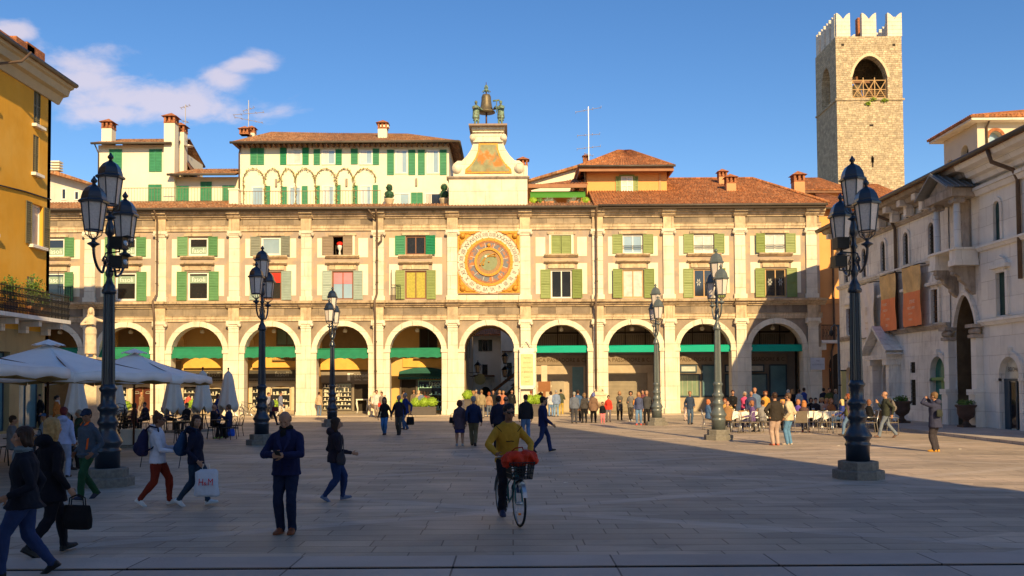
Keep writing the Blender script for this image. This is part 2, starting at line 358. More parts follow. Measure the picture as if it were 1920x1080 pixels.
def shutter(P, T, u0, u1, v0, v1, w, m, n=None, hinge=None, ang=0):
    if hinge is not None: T = T @ Matrix.Translation((hinge, 0, w)) @ Matrix.Rotation(rad(ang), 4, 'Y') @ Matrix.Translation((-hinge, 0, -w))
    a = MB(T); t = .05
    a.box(u0, u0+t, v0, v1, w, w+.045); a.box(u1-t, u1, v0, v1, w, w+.045)
    for c in (v0, (v0+v1)/2-t/2, v1-t): a.box(u0+t, u1-t, c, c+t, w, w+.043)
    a.quad((u0+t, v0+t, w+.008), (u1-t, v0+t, w+.008), (u1-t, v1-t, w+.008), (u0+t, v1-t, w+.008))
    n = n or max(6, int((v1-v0)/.11))
    for i in range(n):
        c = v0+t+(v1-v0-2*t)*(i+.5)/n; a.add([(u0+t, c-.04, w+.035), (u1-t, c-.04, w+.035), (u1-t, c+.035, w+.012), (u0+t, c+.035, w+.012)], [(0, 1, 2, 3)])
    return a.build('shutter', m, P)
def roofq(mb, a, b, c, d, pitch=.21, amp=.035):
    """corrugated tile slope: a-b eave, d-c ridge"""
    a, b, c, d = map(Vector, (a, b, c, d)); nrm = (b-a).cross(d-a)
    if nrm.length < 1e-6: nrm = (b-a).cross(c-a)
    nrm.normalize()
    if nrm.z < 0: nrm = -nrm
    n = max(2, int((b-a).length/pitch)); vs = []; fs = []; k = n*4
    for i in range(k+1):
        t = i/k; h = amp*math.sin(2*math.pi*n*t)
        p = a.lerp(b, t); q = d.lerp(c, t); e = min(1, (p-q).length*3)
        vs += [p+nrm*h*e-Vector((0, 0, 0)), q+nrm*h*e]
        if i: fs.append((2*i-2, 2*i, 2*i+1, 2*i-1))
    mb.add(vs, fs)
    mb.add([a-nrm*.12, b-nrm*.12, c-nrm*.12, d-nrm*.12], [(0, 1, 2, 3)]); mb.add([a-nrm*.12, b-nrm*.12, b, a], [(0, 1, 2, 3)])

# ================================================================== GROUND
FY = 61.5
gm_ = M('paving_slabs', (.42, .335, .255), .62, .1, .35, .006, 22, brick=(1.3, .44, .010, (.42, .4, .4), .13, 'flat'), spec=.4, patch=((.52, .405, .31), .25, .5, .62), streak=.3, dirt=(.22, .17, .14))
t_ = gm_.node_tree; P_ = t_.nodes['Principled BSDF']
def paving_extras(m):
    t = m.node_tree; N = t.nodes; L = t.links; P = N['Principled BSDF']; src = P.inputs['Base Color'].links[0].from_socket
    g = N.new('ShaderNodeNewGeometry'); s = N.new('ShaderNodeSeparateXYZ')
    # second slab layout in alternating zones, blended along diagonal pale bands
    L.new(g.outputs['Position'], s.inputs[0])
    def m_(op, a, b=None):
        n = N.new('ShaderNodeMath'); n.operation = op
        for i, v in enumerate((a, b)):
            if v is None: continue
            if isinstance(v, (int, float)): n.inputs[i].default_value = v
            else: L.new(v, n.inputs[i])
        return n.outputs[0]
    out = src
    for ax, per, wd in ((.55, 7.5, .055), (-.55, 7.5, .055)):
        k = m_('ADD', m_('MULTIPLY', s.outputs[0], ax), s.outputs[1]); fr = m_('FRACT', m_('DIVIDE', k, per)); on = m_('LESS_THAN', fr, wd)
        mx = N.new('ShaderNodeMix'); mx.data_type = 'RGBA'; L.new(m_('MULTIPLY', on, .5), mx.inputs[0]); L.new(out, mx.inputs[6]); mx.inputs[7].default_value = (.56, .47, .39, 1); out = mx.outputs[2]
    v = N.new('ShaderNodeTexVoronoi'); v.inputs['Scale'].default_value = .8; mp = N.new('ShaderNodeMapping'); mp.inputs['Scale'].default_value = (.7, 2., 1); L.new(g.outputs['Position'], mp.inputs[0]); L.new(mp.outputs[0], v.inputs['Vector'])
    hv = N.new('ShaderNodeHueSaturation'); L.new(out, hv.inputs['Color']); sc = N.new('ShaderNodeSeparateColor'); L.new(v.outputs['Color'], sc.inputs[0])
    mr = N.new('ShaderNodeMapRange'); L.new(sc.outputs[0], mr.inputs[0]); mr.inputs[3].default_value = .86; mr.inputs[4].default_value = 1.12; L.new(mr.outputs[0], hv.inputs['Value'])
    L.new(hv.outputs[0], P.inputs['Base Color'])
    nr = N.new('ShaderNodeTexNoise'); nr.inputs['Scale'].default_value = .6; L.new(g.outputs['Position'], nr.inputs['Vector']); r = N.new('ShaderNodeMapRange'); L.new(nr.outputs[0], r.inputs[0]); r.inputs[3].default_value = .42; r.inputs[4].default_value = .8; L.new(r.outputs[0], P.inputs['Roughness'])
paving_extras(gm_)
g = MB(); g.quad((-400, 10.5, 0), (400, 10.5, 0), (400, 900, 0), (-400, 900, 0)); g.quad((-400, -200, 0), (400, -200, 0), (400, 10.37, 0), (-400, 10.37, 0))
struct(g, 'ground', gm_)
g = MB(); g.box(-60, 60, 10.37, 10.5, -.13, -.1); g.quad((-60, 10.37, 0), (60, 10.37, 0), (60, 10.37, -.13), (-60, 10.37, -.13)); g.quad((-60, 10.5, 0), (60, 10.5, 0), (60, 10.5, -.13), (-60, 10.5, -.13))
struct(g, 'gutter_channel', M('gutter_shadow_stone', (.05, .045, .045), .9))
kerbst = M('kerb_stone', (.48, .4, .35), .65, .14, .7, .006, 20, brick=(2.6, 40, .012, (.3, .3, .3), .12, 'flat'))
g = MB(); g.box(-60, 60, 10.5, 11.15, -.1, .012); g.box(-60, 60, 9.5, 10.37, -.1, .012); struct(g, 'kerb', kerbst)
g = MB(); g.box(16.7, 20.5, 20, 56.8, -.1, .11); struct(g, 'pavement', M('pavement_stone', (.46, .4, .35), .7, .14, .6, .006, 20, brick=(1.4, .8, .012, (.4, .4, .4), .12, 'flat')))
g = MB(); g.box(-34, 20.4, FY-1.5, FY+3.7, -.1, .06); struct(g, 'portico_step', M('portico_step_stone', (.45, .37, .28), .7, .14, .6, .006, 20, brick=(1.6, .7, .012, (.4, .4, .4), .12, 'flat')))

# ================================================================== ARCADE BUILDING
U = lambda px, py=560: onY(px, py, FY).x
Z = lambda py, px=960: onY(px, py, FY).z
arc = thing('arcade_building', 'long cream and grey stone building with ten arches and a tiled roof closing the square', 'building', (0, FY, 0), world=True)
TS = frame('S', FY)
bx_ = [33-133, 33, 169, 302, 440, 575, 710, 849, 985, 1121, 1254, 1388, 1522]
BU = [U(p) for p in bx_]; UE = U(1538); U0 = BU[0]
zi, zt = 4.38, 6.12   # impost, crown
z_arch0, z_arch1, z_fr, z_c0, z_c1 = 6.45, 6.83, 7.35, 7.35, 7.78
holes = []; arches = []
for i in range(12):
    a, b = BU[i], BU[i+1]; hw = 1.76 if i != 7 else 1.70
    c = (a+b)/2; arches.append((c-hw, c+hw)); holes.append((c-hw, c+hw, 0.0, zt, 'r'))
w = MB(TS); w.wall(U0, UE, 0, z_arch0, 0, .75, holes, reveal=1); w.build('lower_wall', [spandrel, marble], arc)
# piers (clad in pale marble up to the impost), arch rings, keystones
for i in range(13):
    u = BU[i]; lo = arches[i-1][1] if i > 0 else U0; hi = arches[i][0] if i < 12 else UE
    p = MB(TS); p.box(lo+.003, hi-.003, 0, zi-.1, 0.004, .10); p.box(lo-.05, hi+.05, zi-.1, zi+.12, .0, .17)
    p.box(lo-.02, hi+.02, 0, .3, .0, .17)
    p.box(u-.34, u+.34, .3, 5.95, .10, .24); p.box(u-.42, u+.42, 0, .42, .17, .33)
    p.box(u-.36, u+.36, 5.95, 6.1, .0, .28); p.box(u-.46, u+.46, 6.24, z_arch0+.01, .0, .4); p.tube([(u-.4, 6.18, .05), (u-.4, 6.18, .38)], .11, 8); p.tube([(u+.4, 6.18, .05), (u+.4, 6.18, .38)], .11, 8); p.box(u-.36, u+.36, 6.1, 6.24, .0, .32)
    p.build('pier', marble, arc)
for i, (a, b) in enumerate(arches):
    r = MB(TS); r.ring(a, b, zt, .36, .0, .09); r.ring(a+.0, b-.0, zt, .1, .09, .12)
    c = (a+b)/2; r.prism([(c-.17, zt-.03), (c+.17, zt-.03), (c+.23, z_arch0), (c-.23, z_arch0)], .02, .2); r.build('arch_ring', marble, arc)
# entablature of the portico
def entab(name, v0, v1, v2, v3, mats, u0=None, u1=None):
    m = MB(TS); a = u0 or U0; b = u1 or UE
    m.profile([(v0, 0), (v0, .1), (v0+(v1-v0)*.4, .1), (v0+(v1-v0)*.42, .14), (v1-.08, .14), (v1, .2), (v1, 0)], a, b+.1)
    m.build('architrave', marble2, arc)
    m = MB(TS); m.box(a, b, v1, v2, 0, .07); m.build('frieze', mats, arc)
    m = MB(TS); m.profile([(v2, 0), (v2, .16), (v2+.1, .2), (v2+.14, .34), (v3-.17, .38), (v3-.15, .55), (v3, .6), (v3, 0)], a, b+.3)
    m.build('cornice', marble2, arc)
    m = MB(TS)
    for u in BU:   # breaks over each pilaster
        m.cut()
        m.box(u-.36, u+.36, v0+.002, v2, .0, .245); m.profile([(v2, .1), (v2, .26), (v2+.14, .44), (v3-.17, .5), (v3-.15, .66), (v3+.01, .71), (v3+.01, .1)], u-.46, u+.46)
        for s in (-1, 1): m.add([(u+s*.46, v3, .72), (u+s*.56, v3, .4), (u+s*.36, v2, .25), (u+s*.36, v2, .3)], [(0, 1, 2, 3)])
    m.each('entablature_block', marble2, arc)
entab('portico', z_arch0, z_arch1, z_fr, z_c1, frieze)
# upper storey: two rows of windows
s0, s1 = z_c1, 12.6
W1 = (7.92, 9.85); W2 = (10.95, 12.22)
cen = [(BU[i]+BU[i+1])/2 for i in range(12)]
uh = []
for i in range(12):
    if i == 7: continue
    uh += [(cen[i]-.72, cen[i]+.72, *W1), (cen[i]-.68, cen[i]+.68, *W2)]
w = MB(TS); w.wall(U0, UE, s0, s1, 0, .3, uh); w.build('upper_wall', greyband, arc)
for i in range(13):
    u = BU[i]; p = MB(TS); p.box(u-.36, u+.36, s0+.35, 12.2, .0, .14); p.box(u-.44, u+.44, s0, s0+.35, .0, .22)
    p.box(u-.46, u+.46, 12.42, s1, .0, .3); p.box(u-.38, u+.38, 12.2, 12.3, .0, .2); p.box(u-.38, u+.38, 12.3, 12.42, .0, .24)
    for s in (-1, 1): p.tube([(u+s*.42, 12.34, .02), (u+s*.42, 12.34, .3)], .11, 8)
    p.build('pilaster', marble, arc)
for i in range(12):
    if i == 7: continue
    c = cen[i]; a, b = BU[i], BU[i+1]
    for s in (-1, 1):
        x0, x1 = (a+.74, c-1.36) if s < 0 else (c+1.36, b-.74)
        x0, x1 = min(x0, x1), max(x0, x1)
        if s < 0: x0, x1 = a+.72, a+1.38
        else: x0, x1 = b-1.38, b-.72
        for v0, v1 in ((8.2, 10.3), (10.78, 12.1)):
            p = MB(TS); p.box(x0, x1, v0, v1, .0, .025); p.build('wall_panel', panel, arc)
    p = MB(TS)
    p.box(c-.9, c+.9, 9.95, 10.12, 0, .1); p.profile([(10.28, 0), (10.28, .12), (10.38, .3), (10.45, .32), (10.45, 0)], c-1.15, c+1.15); p.box(c-.9, c+.9, 10.12, 10.28, .0, .05); p.cut()
    p.profile([(10.72, 0), (10.72, .1), (10.84, .26), (10.92, .28), (10.92, 0)], c-1.15, c+1.15)
    p.cut(); p.box(c-.95, c+.95, 12.28, 12.44, 0, .1); p.each('window_moulding', marble2, arc)
G = {'A': greenA, 'O': greenB, 'g': greyS, 'b': brownS, 'p': blueS, 'E': greenC}
lo = {0: 'A w D 0', 1: 'A w D 0', 2: 'A w D 0', 3: 'A w D 0', 4: 'p b D 1', 5: 'p b B 1', 6: 'O b Y 1', 8: 'O w D 1', 9: 'O t C 1', 10: 'O t D 1', 11: 'O t D 1'}
up = {0: 'A w D 0', 1: 'A w D 0', 2: 'A w D 0', 3: 'A w D 0', 4: 'g w B 0', 5: 'b n N 0', 6: 'E b D 1', 8: 'O n S 0', 9: 'O w B 1', 10: 'O w C 1', 11: 'O w C 1'}
FM = {'w': whitewin, 'b': brownwin, 't': tanwin}; GM = {'D': glassD, 'B': glassSky, 'C': glassC, 'Y': yelG}
signw = M('sign_white', (.75, .8, .7), .6); signbg = M('window_film', (.28, .38, .28), .4)
for i in range(12):
    if i == 7: continue
    c = cen[i]
    for d, (v0, v1), hw in ((lo, W1, .72), (up, W2, .68)):
        sh, fm, gg, mu = d[i].split(); mu = int(mu); sm_ = G[sh]
        if gg == 'S':    # closed shutters in a pale frame
            f = MB(TS); f.box(c-hw-.16, c-hw, v0-.05, v1+.12, 0, .06); f.box(c+hw, c+hw+.16, v0-.05, v1+.12, 0, .06); f.box(c-hw, c+hw, v1, v1+.12, 0, .058); f.build('window_surround', panel, arc)
            shutter(arc, TS, c-hw, c-.02, v0, v1, -.05, sm_); shutter(arc, TS, c+.02, c+hw, v0, v1, -.05, sm_)
            f = MB(TS); f.quad((c-hw, v0, -.12), (c+hw, v0, -.12), (c+hw, v1, -.12), (c-hw, v1, -.12)); f.build('pane', glassD, arc); continue
        if gg == 'N':    # one leaf open on a dark room
            f = MB(TS); f.box(c-hw, c+hw, v0, v1, -.9, -.88); f.build('pane', shade_in, arc)
            shutter(arc, TS, c-hw-.72, c-hw+.0, v0, v1, .03, sm_); shutter(arc, TS, c+.02, c+hw, v0, v1, -.04, sm_); 
            f = MB(TS); f.box(c+hw, c+hw+.14, v0, v1+.1, 0, .06); f.build('window_surround', panel, arc); continue
        fo = window(arc, TS, c-hw, c+hw, v0, v1, -.14, FM[fm], GM[gg], mull=mu, fw=.13 if fm == 'w' and mu == 0 else .09)
        if sh == 'A':
            t = MB(TS); zz = v1-.13-.62 if v0 < 9 else v0+.13
            t.box(c-hw+.135, c+hw-.135, zz, zz+.5, -.139, -.135); t.build('window_film', signbg, fo, off=False)
            t = MB(TS); t.text('fasoli', .46, c, zz+.1, -.131); t.build('lettering', signw, fo, off=False)
        if i == 4 and v0 < 9:
            t = MB(TS); t.box(c-hw+.09, c+hw-.09, v1-.75, v1-.1, -.13, -.11); t.build('blind', glassRed, fo, off=False)
        if i == 5 and v0 < 9:
            t = MB(TS); t.box(c-hw+.09, c+hw-.09, v1-.85, v1-.1, -.13, -.115); t.build('blind', pinkG, fo, off=False)
        if i in (9, 10, 11) and v0 > 9:
            t = MB(TS)
            for k in (.35, .5): t.box(c-hw, c+hw, v0+k, v0+k+.035, -.02, .01)
            t.build('guard_rail', blackiron, fo, off=False)
        if i in (10, 11) and v0 < 9:   # ornament on the glass
            t = MB(TS)
            for s in (-.36, .36):
                for k in range(6):
                    an = k*math.pi/3; t.prism([(c+s+math.cos(an)*.03, 8.95+math.sin(an)*.03), (c+s+math.cos(an+.35)*.12, 8.95+math.sin(an+.35)*.17), (c+s+math.cos(an)*.16, 8.95+math.sin(an)*.3), (c+s+math.cos(an-.35)*.12, 8.95+math.sin(an-.35)*.17)], -.135, -.128)
            t.build('ornament', M('etched_glass', (.45, .45, .4), .5), fo, off=False)
        sw = .68; ww = .62 if i in (5, 6) and v0 < 9 else sw
        for s in (-1, 1):
            if s < 0: shutter(arc, TS, c-hw-ww-.03, c-hw-.03, v0-.02, v1+.02, .035, sm_, hinge=c-hw-.03, ang=random.choice([0, 3, 6, 10, 16]))
            else: shutter(arc, TS, c+hw+.03, c+hw+ww+.03, v0-.02, v1+.02, .035, sm_, hinge=c+hw+.03, ang=-random.choice([0, 3, 6, 10, 16]))
# bays: index i is between BU[i] and BU[i+1]; i=2 -> px 169-302, 3 -> 302-440, 4 -> 440-575, 5 -> 575-710, 6 -> 710-849, 7 -> clock
# small red and white ornament in the dark window, low railings on the sill line
f = MB(); x = cen[5]-.25; f.lathe([(.02, 0), (.1, .05), (.05, .3), (.14, .45), (.17, .62), (.1, .72), (.02, .8)], (x, FY+.25, 10.97), 10); f.mi = 1; f.ball((x, FY+.25, 11.75), (.22, .15, .16))
o = f.build('figurine', [M('white_ceramic', (.75, .7, .66), .5), M('red_cloth', (.7, .02, .01), .6)]); tag(o, 'small white figurine with a red top standing in the dark open window', 'figurine')
for px0, px1 in ((735, 752), (113, 141)):
    r = MB(TS); a, b = U(px0), U(px1)
    for k in range(7): u = a+(b-a)*k/6; r.box(u-.012, u+.012, z_c1, z_c1+1.05, .3, .325)
    r.box(a, b, z_c1+1.05, z_c1+1.09, .3, .325); r.tube([(a, z_c1, .31), (a, z_c1+2.1, .31)], .02, 4); r.build('railing', blackiron, arc)
# top entablature
entab('top', 12.6, 13.0, 13.42, 13.86, frieze)
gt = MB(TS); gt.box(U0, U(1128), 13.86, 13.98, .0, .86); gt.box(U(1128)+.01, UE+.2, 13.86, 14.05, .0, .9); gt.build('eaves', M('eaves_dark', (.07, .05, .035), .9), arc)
gt = MB(TS); gt.tube([(U0, 14.0, .92), (U(1121), 14.0, .92)], .085, 8); gt.tube([(U(1121), 14.07, .95), (UE+.3, 14.07, .95)], .085, 8); gt.build('gutter', gutterm, arc)
for px, kink in ((300, 0), (711, 1), (1121, 0), (1560, 0)):
    if px == 1560: continue
    u = U(px)-.1; p = MB(TS); p.tube([(u, 13.95, .92), (u, 13.6, .5), (u, 13.2, .34), (u, z_c1+.5, .34), (u-.1, z_c1, .75), (u-.1, z_arch0+.2, .5), (u-.1, 1.6 if px != 300 else .2, .34)], .07, 8)
    for z in (9, 10.5, 12, 5, 3): p.tube([(u if z > 8 else u-.1, z, .34), (u if z > 8 else u-.1, z+.06, .34)], .1, 8)
    if kink: p.tube([(u-.5, 13.9, .9), (u-.05, 13.3, .4)], .06, 6); p.tube([(u+.3, 12.3, .3), (u+.3, 11.9, .3), (u+.03, 11.6, .34)], .06, 6)
    p.build('downpipe', pipem, arc)
# roofs
pa, pb = BU[7]+.6, BU[8]-.6
r = MB(); ye = FY-.95; roofq(r, (U0, ye, 14.05), (U(440), ye, 14.05), (U(440), FY+1.6, 15.0), (U0, FY+1.6, 15.0)); roofq(r, (U(441), ye, 14.05), (U(1121), ye, 14.05), (U(1121), FY+.5, 14.55), (U(441), FY+.5, 14.55)); r.build('low_roof', tileold, arc)
r = MB(); zr = 17.7; yr = FY+7.5
roofq(r, (U(1113), ye-.02, 14.12), (UE+.35, ye-.02, 14.12), (U(1470), yr, zr), (U(1113), yr, zr)); roofq(r, (UE+.35, ye-.02, 14.12), (UE+.35, FY+14, 14.12), (U(1470), yr+.1, zr), (U(1470), yr, zr))
roofq(r, (U(1113), FY+14, 14.12), (UE+.35, FY+14, 14.12), (U(1470), yr, zr), (U(1113), yr, zr)); r.build('roof', tile, arc)
r = MB(); r.tube([(UE+.35, ye, 14.2), (U(1470), yr, zr+.05), (U(1113), yr, zr+.05)], .12, 6); r.build('roof_ridge', tile, arc)
b = MB(); b.box(U0, U(1113), FY+.5, FY+12, 14.0, 14.5); b.box(U0, pa-.5, FY+11.7, FY+12, 0, 14.0); b.box(pb+.5, UE, FY+11.7, FY+12, 0, 14.0); b.box(pa-.5, pb+.5, FY+11.7, FY+12, 6.7, 14.0); b.box(U0, U0+.3, FY+.8, FY+11.7, 0, 14.0); b.box(UE-.3, UE, FY+.8, FY+11.7, 0, 14.0); b.build('terrace_slab', marble2, arc)
# portico interior
BY = FY+3.9
TB = frame('S', BY)
for i in range(12):
    if i == 7: continue
    a, b = BU[i], BU[i+1]; col = ochre if i in (3, 4, 6) else (greyshop if i >= 8 else (M('portico_wall_shaded', (.3, .2, .09), .9) if i == 5 else M('portico_wall_shaded', (.3, .2, .09), .9)))  # bays without sun get a darker ochre, shade put into the wall colour
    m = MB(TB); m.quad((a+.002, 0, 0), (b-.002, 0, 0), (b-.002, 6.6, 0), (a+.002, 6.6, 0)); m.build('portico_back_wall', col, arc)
m = MB(); pa, pb = arches[7]
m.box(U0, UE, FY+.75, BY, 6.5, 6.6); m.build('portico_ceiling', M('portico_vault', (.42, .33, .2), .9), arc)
for i in range(1, 12):   # transverse arches inside the portico
    T = Matrix(((0, 0, 1, BU[i]), (1, 0, 0, FY+.75), (0, 1, 0, 0), (0, 0, 0, 1)))
    m = MB(T); d = BY-FY-.75; m.wall(0, d, 3.9, 6.5, .25, .5, [(.25, d-.1, 3.9, 6.1, 'r')]); m.wall(0, d, 3.9, 6.5, -.25, .0, [(.25, d-.1, 3.9, 6.1, 'r')]); m.build('portico_rib', ochre if i < 8 else greyshop, arc)
# passage walls through to the street behind
m = MB(); m.box(pa-.5, pa-.2, BY, BY+7.5, 0, 6.6); m.box(pb+.2, pb+.5, BY, BY+7.5, 0, 6.6); m.build('passage_wall', M('passage_plaster', (.25, .18, .1), .9), arc)
m = MB(TB); m.wall(BU[7], BU[8], 0, 6.6, 0, .4, [(pa-.1, pb+.1, 0, 6.15, 'r')]); m.build('passage_arch', M('passage_plaster', (.25, .18, .1)), arc)
# lamps hanging under each arch
for i in range(1, 12):
    if i == 7: continue
    c = cen[i]; l = MB(); l.tube([(c, FY+.9, 6.5), (c, FY+.9, 5.95)], .02, 5); l.lathe([(.04, .2), (.14, .12), (.16, 0), (.12, -.08), (.02, -.1)], (c, FY+.9, 5.8), 10)
    o = l.build('hanging_lamp', M('lamp_opal', (.6, .52, .38), .5)); tag(o, 'pale round hanging lamp under an arcade arch', 'lamp', 'hanging lamps under the arches')
    o['label'] = 'pale round hanging lamp under the %s' % {1: 'arch hidden beside the yellow building', 2: 'arch behind the nearest left street lamp', 3: 'arch with the green awning and brown umbrellas in front', 4: 'arch of the grey and cream jewellery front', 5: 'arch of the dark glass shop', 6: 'arch next left of the street passage', 8: 'first bank arch right of the passage', 9: 'bank arch with the closed roller shutter', 10: 'bank arch with the striped pale glass', 11: 'rightmost arch half in shadow'}[i]
# awnings
for i in range(1, 12):
    if i == 7: continue
    a, b = arches[i]; m = MB(TS); n = 22
    if i < 8:
        zt_, zb = (4.72+random.uniform(-.05, .04), 4.18+random.uniform(-.06, .06)) if i != 5 and i != 6 else (4.55, 4.08+.05*(i-5))
        for k in range(n):
            p, q = a+(b-a)*k/n, a+(b-a)*(k+1)/n; r1 = .06*abs(math.sin(math.pi*k/n*5.5)); r2 = .06*abs(math.sin(math.pi*(k+1)/n*5.5))
            m.quad((p, zt_, -.35), (q, zt_, -.35), (q, zb, .06), (p, zb, .06)); m.quad((p, zb, .06), (q, zb, .06), (q, zb-.22+r2, .065), (p, zb-.22+r1, .065))
        m.quad((a, zt_, -.35), (a, zb, .06), (a, zb, -.35)); m.quad((b, zt_, -.35), (b, zb, .06), (b, zb, -.35)); m.tube([(a, zt_, -.35), (b, zt_, -.35)], .06, 6)
        m.build('awning', awng, arc)
    else:
        m.box(a, b, 4.22, 4.62, -.3, -.1); m.tube([(a, 4.6, -.2), (b, 4.6, -.2)], .1, 8); m.build('awning', awnt, arc)
# ---- shop fronts on the back wall (u in world X, w outwards from back wall)
def shelf_window(P, c0, c1, v0, v1, shelves, mat, goods):
    f = window(P, TB, c0, c1, v0, v1, .1, mat, glassD, fw=.06)
    s = MB(TB)
    for k in range(shelves):
        v = v0+.1+(v1-v0-.15)*k/shelves; s.box(c0+.07, c1-.07, v, v+.03, .105, .2)
        x = c0+.15
        while x < c1-.15:
            h = random.uniform(.08, .25); s.box(x, x+random.uniform(.06, .16), v+.03, v+.03+h, .12, .17); x += random.uniform(.16, .3)
    s.build('display_shelf', goods, f, off=False)
cream_goods = M('display_goods', (.6, .55, .42), .6, .4, 9); mint_goods = M('display_goods_mint', (.32, .55, .45), .6, .4, 9)
gold_l = M('gold_letters', (.09, .05, .015), .4); silver_l = M('silver_letters', (.33, .31, .25), .4)
for i in (2, 3, 4):
    a, b = arches[i]; c = cen[i]+(-.35 if i == 2 else -.25)
    m = MB(TB); m.box(a-.8, b+.3, 2.42, 3.2, .1, .16); m.build('sign_board', M('sign_dark', (.075, .065, .05), .6), arc)
    m = MB(TB); m.wall(a-.8, b+.3, 0.3, 2.3, .08, .1, [(c-.75, c+.75, .3, 2.05, 'seg')]); m.ring(c-.75, c+.75, 2.05, .22, .08, .14, 'seg', legs=.3); m.build('shop_front', shopcream, arc)
    m = MB(TB); m.box(a-.8, b+.3, .06, .3, .06, .18); m.cut(); m.box(a-.8, b+.3, 2.3, 2.42, .08, .22); m.each('shop_plinth', M('shop_plinth_stone', (.38, .3, .2), .8), arc)
    m = MB(TB); n = 26
    for k in range(n): u = a-.8+(b-a+1.1)*k/n; d = (b-a+1.1)/n; m.prism([(u, 2.62), (u+d, 2.62), (u+d, 2.53), (u+d/2, 2.45), (u, 2.53)], .2, .24)
    m.build('valance', M('valance_grey', (.2, .18, .14), .8), arc)
    shelf_window(arc, a-.6, c-1.08, .55, 2.1, 3, shopcream, cream_goods); shelf_window(arc, c+1.08, b+.2, .55, 2.1, 3, shopcream, cream_goods)
    m = MB(TB); m.box(a-.5, b-.35, 3.38, 4.25, .05, .3); m.build('balcony_panel', M('ochre_bright', (.75, .42, .09), .8), arc)
    m = MB(TB); m.text('fasoli', .5, c+.1, 2.75, .19); m.build('lettering', silver_l, arc)
    if i == 2:
        d = MB(TB); d.box(c-.7, c-.04, .3, 2.0, .02, .06); d.box(c+.04, c+.7, .3, 2.0, .02, .06); do = d.build('door', M('door_red_brown', (.09, .025, .015), .4), arc)
        d = MB(TB); d.ring(c-.55, c-.25, 1.72, .03, .06, .1); d.ring(c+.25, c+.55, 1.72, .03, .06, .1); d.box(c-.55, c-.25, 1.55, 1.6, .06, .1); d.box(c+.25, c+.55, 1.55, 1.6, .06, .1); d.build('handle', silver_l, do, off=False)
    else: shelf_window(arc, c-.7, c+.7, .32, 1.95, 3, shopcream, cream_goods)
    if i == 4:
        window(arc, TB, cen[i]-.6, cen[i]+.9, 4.95, 6.2, .03, oliveS, glassG, mull=1)
        m = MB(TB); 
        for k in range(14): u = cen[i]-.75+1.8*k/13; m.box(u-.01, u+.01, 3.95, 4.55, .42, .44)
        m.box(cen[i]-.8, cen[i]+1.1, 3.85, 3.95, .0, .5); m.box(cen[i]-.8, cen[i]+1.1, 4.55, 4.6, .41, .45); m.build('small_balcony', M('balcony_bronze', (.2, .13, .05), .6), arc)
# tobacco-brown glass shop (bay 5)
a, b = arches[5]; c = cen[5]
m = MB(TB); m.box(a-.5, b+.4, 2.28, 3.05, .1, .16); m.box(a-.5, b+.4, .06, .22, .05, .15); m.box(c+.0, c+.13, .2, 2.27, .05, .2); m.box(c+1.28, c+1.4, .2, 2.27, .05, .2); m.box(c+.13, c+1.28, 2.15, 2.27, .05, .2); m.build('shop_front', M('shop_front_taupe', (.24, .2, .15), .6), arc)
m = MB(TB); m.text('Tacconis', .42, c+.6, 2.65, .18); m.text('DAL 1871', .16, c+.7, 2.42, .18, sx=1.6); m.box(c-.35, c-.15, 2.42, 2.95, .165, .175); m.build('lettering', M('white_letters', (.8, .76, .66), .5), arc)
m = MB(TB); m.box(a-.5, b-.35, 3.2, 4.1, .05, .28); m.build('balcony_panel', M('ochre_bright', (.75, .42, .09)), arc)
shelf_window(arc, a-.4, c-.02, .25, 2.25, 6, brownshop, cream_goods); shelf_window(arc, c+1.42, b+.35, .25, 2.25, 4, brownshop, mint_goods)
m = MB(TB); m.box(c+.13, c+1.28, .22, 2.15, .0, .02); m.build('doorway', shade_in, arc)
t = thing('console_table', 'small white console table with curved legs inside the dark shop doorway', 'table', (c+.75, BY-.35, .06))
m = MB(); m.box(-.42, .42, -.2, .2, .95, 1.03); m.build('table_top', whitewin, t)
for s in (-1, 1):
    for q in (-1, 1): m = MB(); m.tube([(s*.36, q*.15, .95), (s*.4, q*.16, .7), (s*.32, q*.14, .3), (s*.37, q*.15, 0)], [.05, .045, .025, .03], 6); m.build('leg', whitewin, t)
# bay 6: dark domed canopy shop
a, b = arches[6]; c = cen[6]+.15
m = MB(TB); n = 18
for k in range(n):
    for j in range(4):
        def P6(kk, jj):
            t = kk/n; q = jj/4; u = c-1.75+3.5*t; top = 3.05+.3*math.sin(math.pi*t); return (u, top-(top-2.65)*math.sin(q*math.pi/2), .1+.5*(1-math.cos(q*math.pi/2))+.25*q)
        m.quad(P6(k, j), P6(k+1, j), P6(k+1, j+1), P6(k, j+1))
    u = c-1.75+3.5*k/n; d = 3.5/n; m.prism([(u, 2.65), (u+d, 2.65), (u+d, 2.52), (u+d/2, 2.45), (u, 2.52)], .84, .85)
m.build('canopy', awnd, arc)
m = MB(TB); m.box(c-1.7, c-1.6, .1, 2.6, .05, .2); m.box(c-.55, c-.42, .1, 2.6, .05, .2); m.box(c-1.6, c-.55, 2.45, 2.6, .05, .2); m.box(c+1.7, c+1.8, .1, 2.6, .05, .2); m.build('shop_front', brownshop, arc)
shelf_window(arc, c-.4, c+1.7, .25, 2.4, 4, mint, mint_goods); m = MB(TB); m.box(c-1.6, c-.55, .1, 2.45, .0, .03); m.build('doorway', shade_in, arc)
m = MB(TB); m.text('fasoli', .5, c+.9, 2.0, .25); m.build('lettering', M('mint_letters', (.6, .75, .55), .5), arc)
f = window(arc, TB, c-.3, c+1.0, 4.7, 6.1, .03, darkS, shade_in, mull=1)
m = MB(TB); m.box(c-.7, c+1.3, 3.95, 4.05, .0, .4)
for k in range(18): u = c-.6+1.8*k/17; m.box(u-.01, u+.01, 4.05, 4.5, .36, .38)
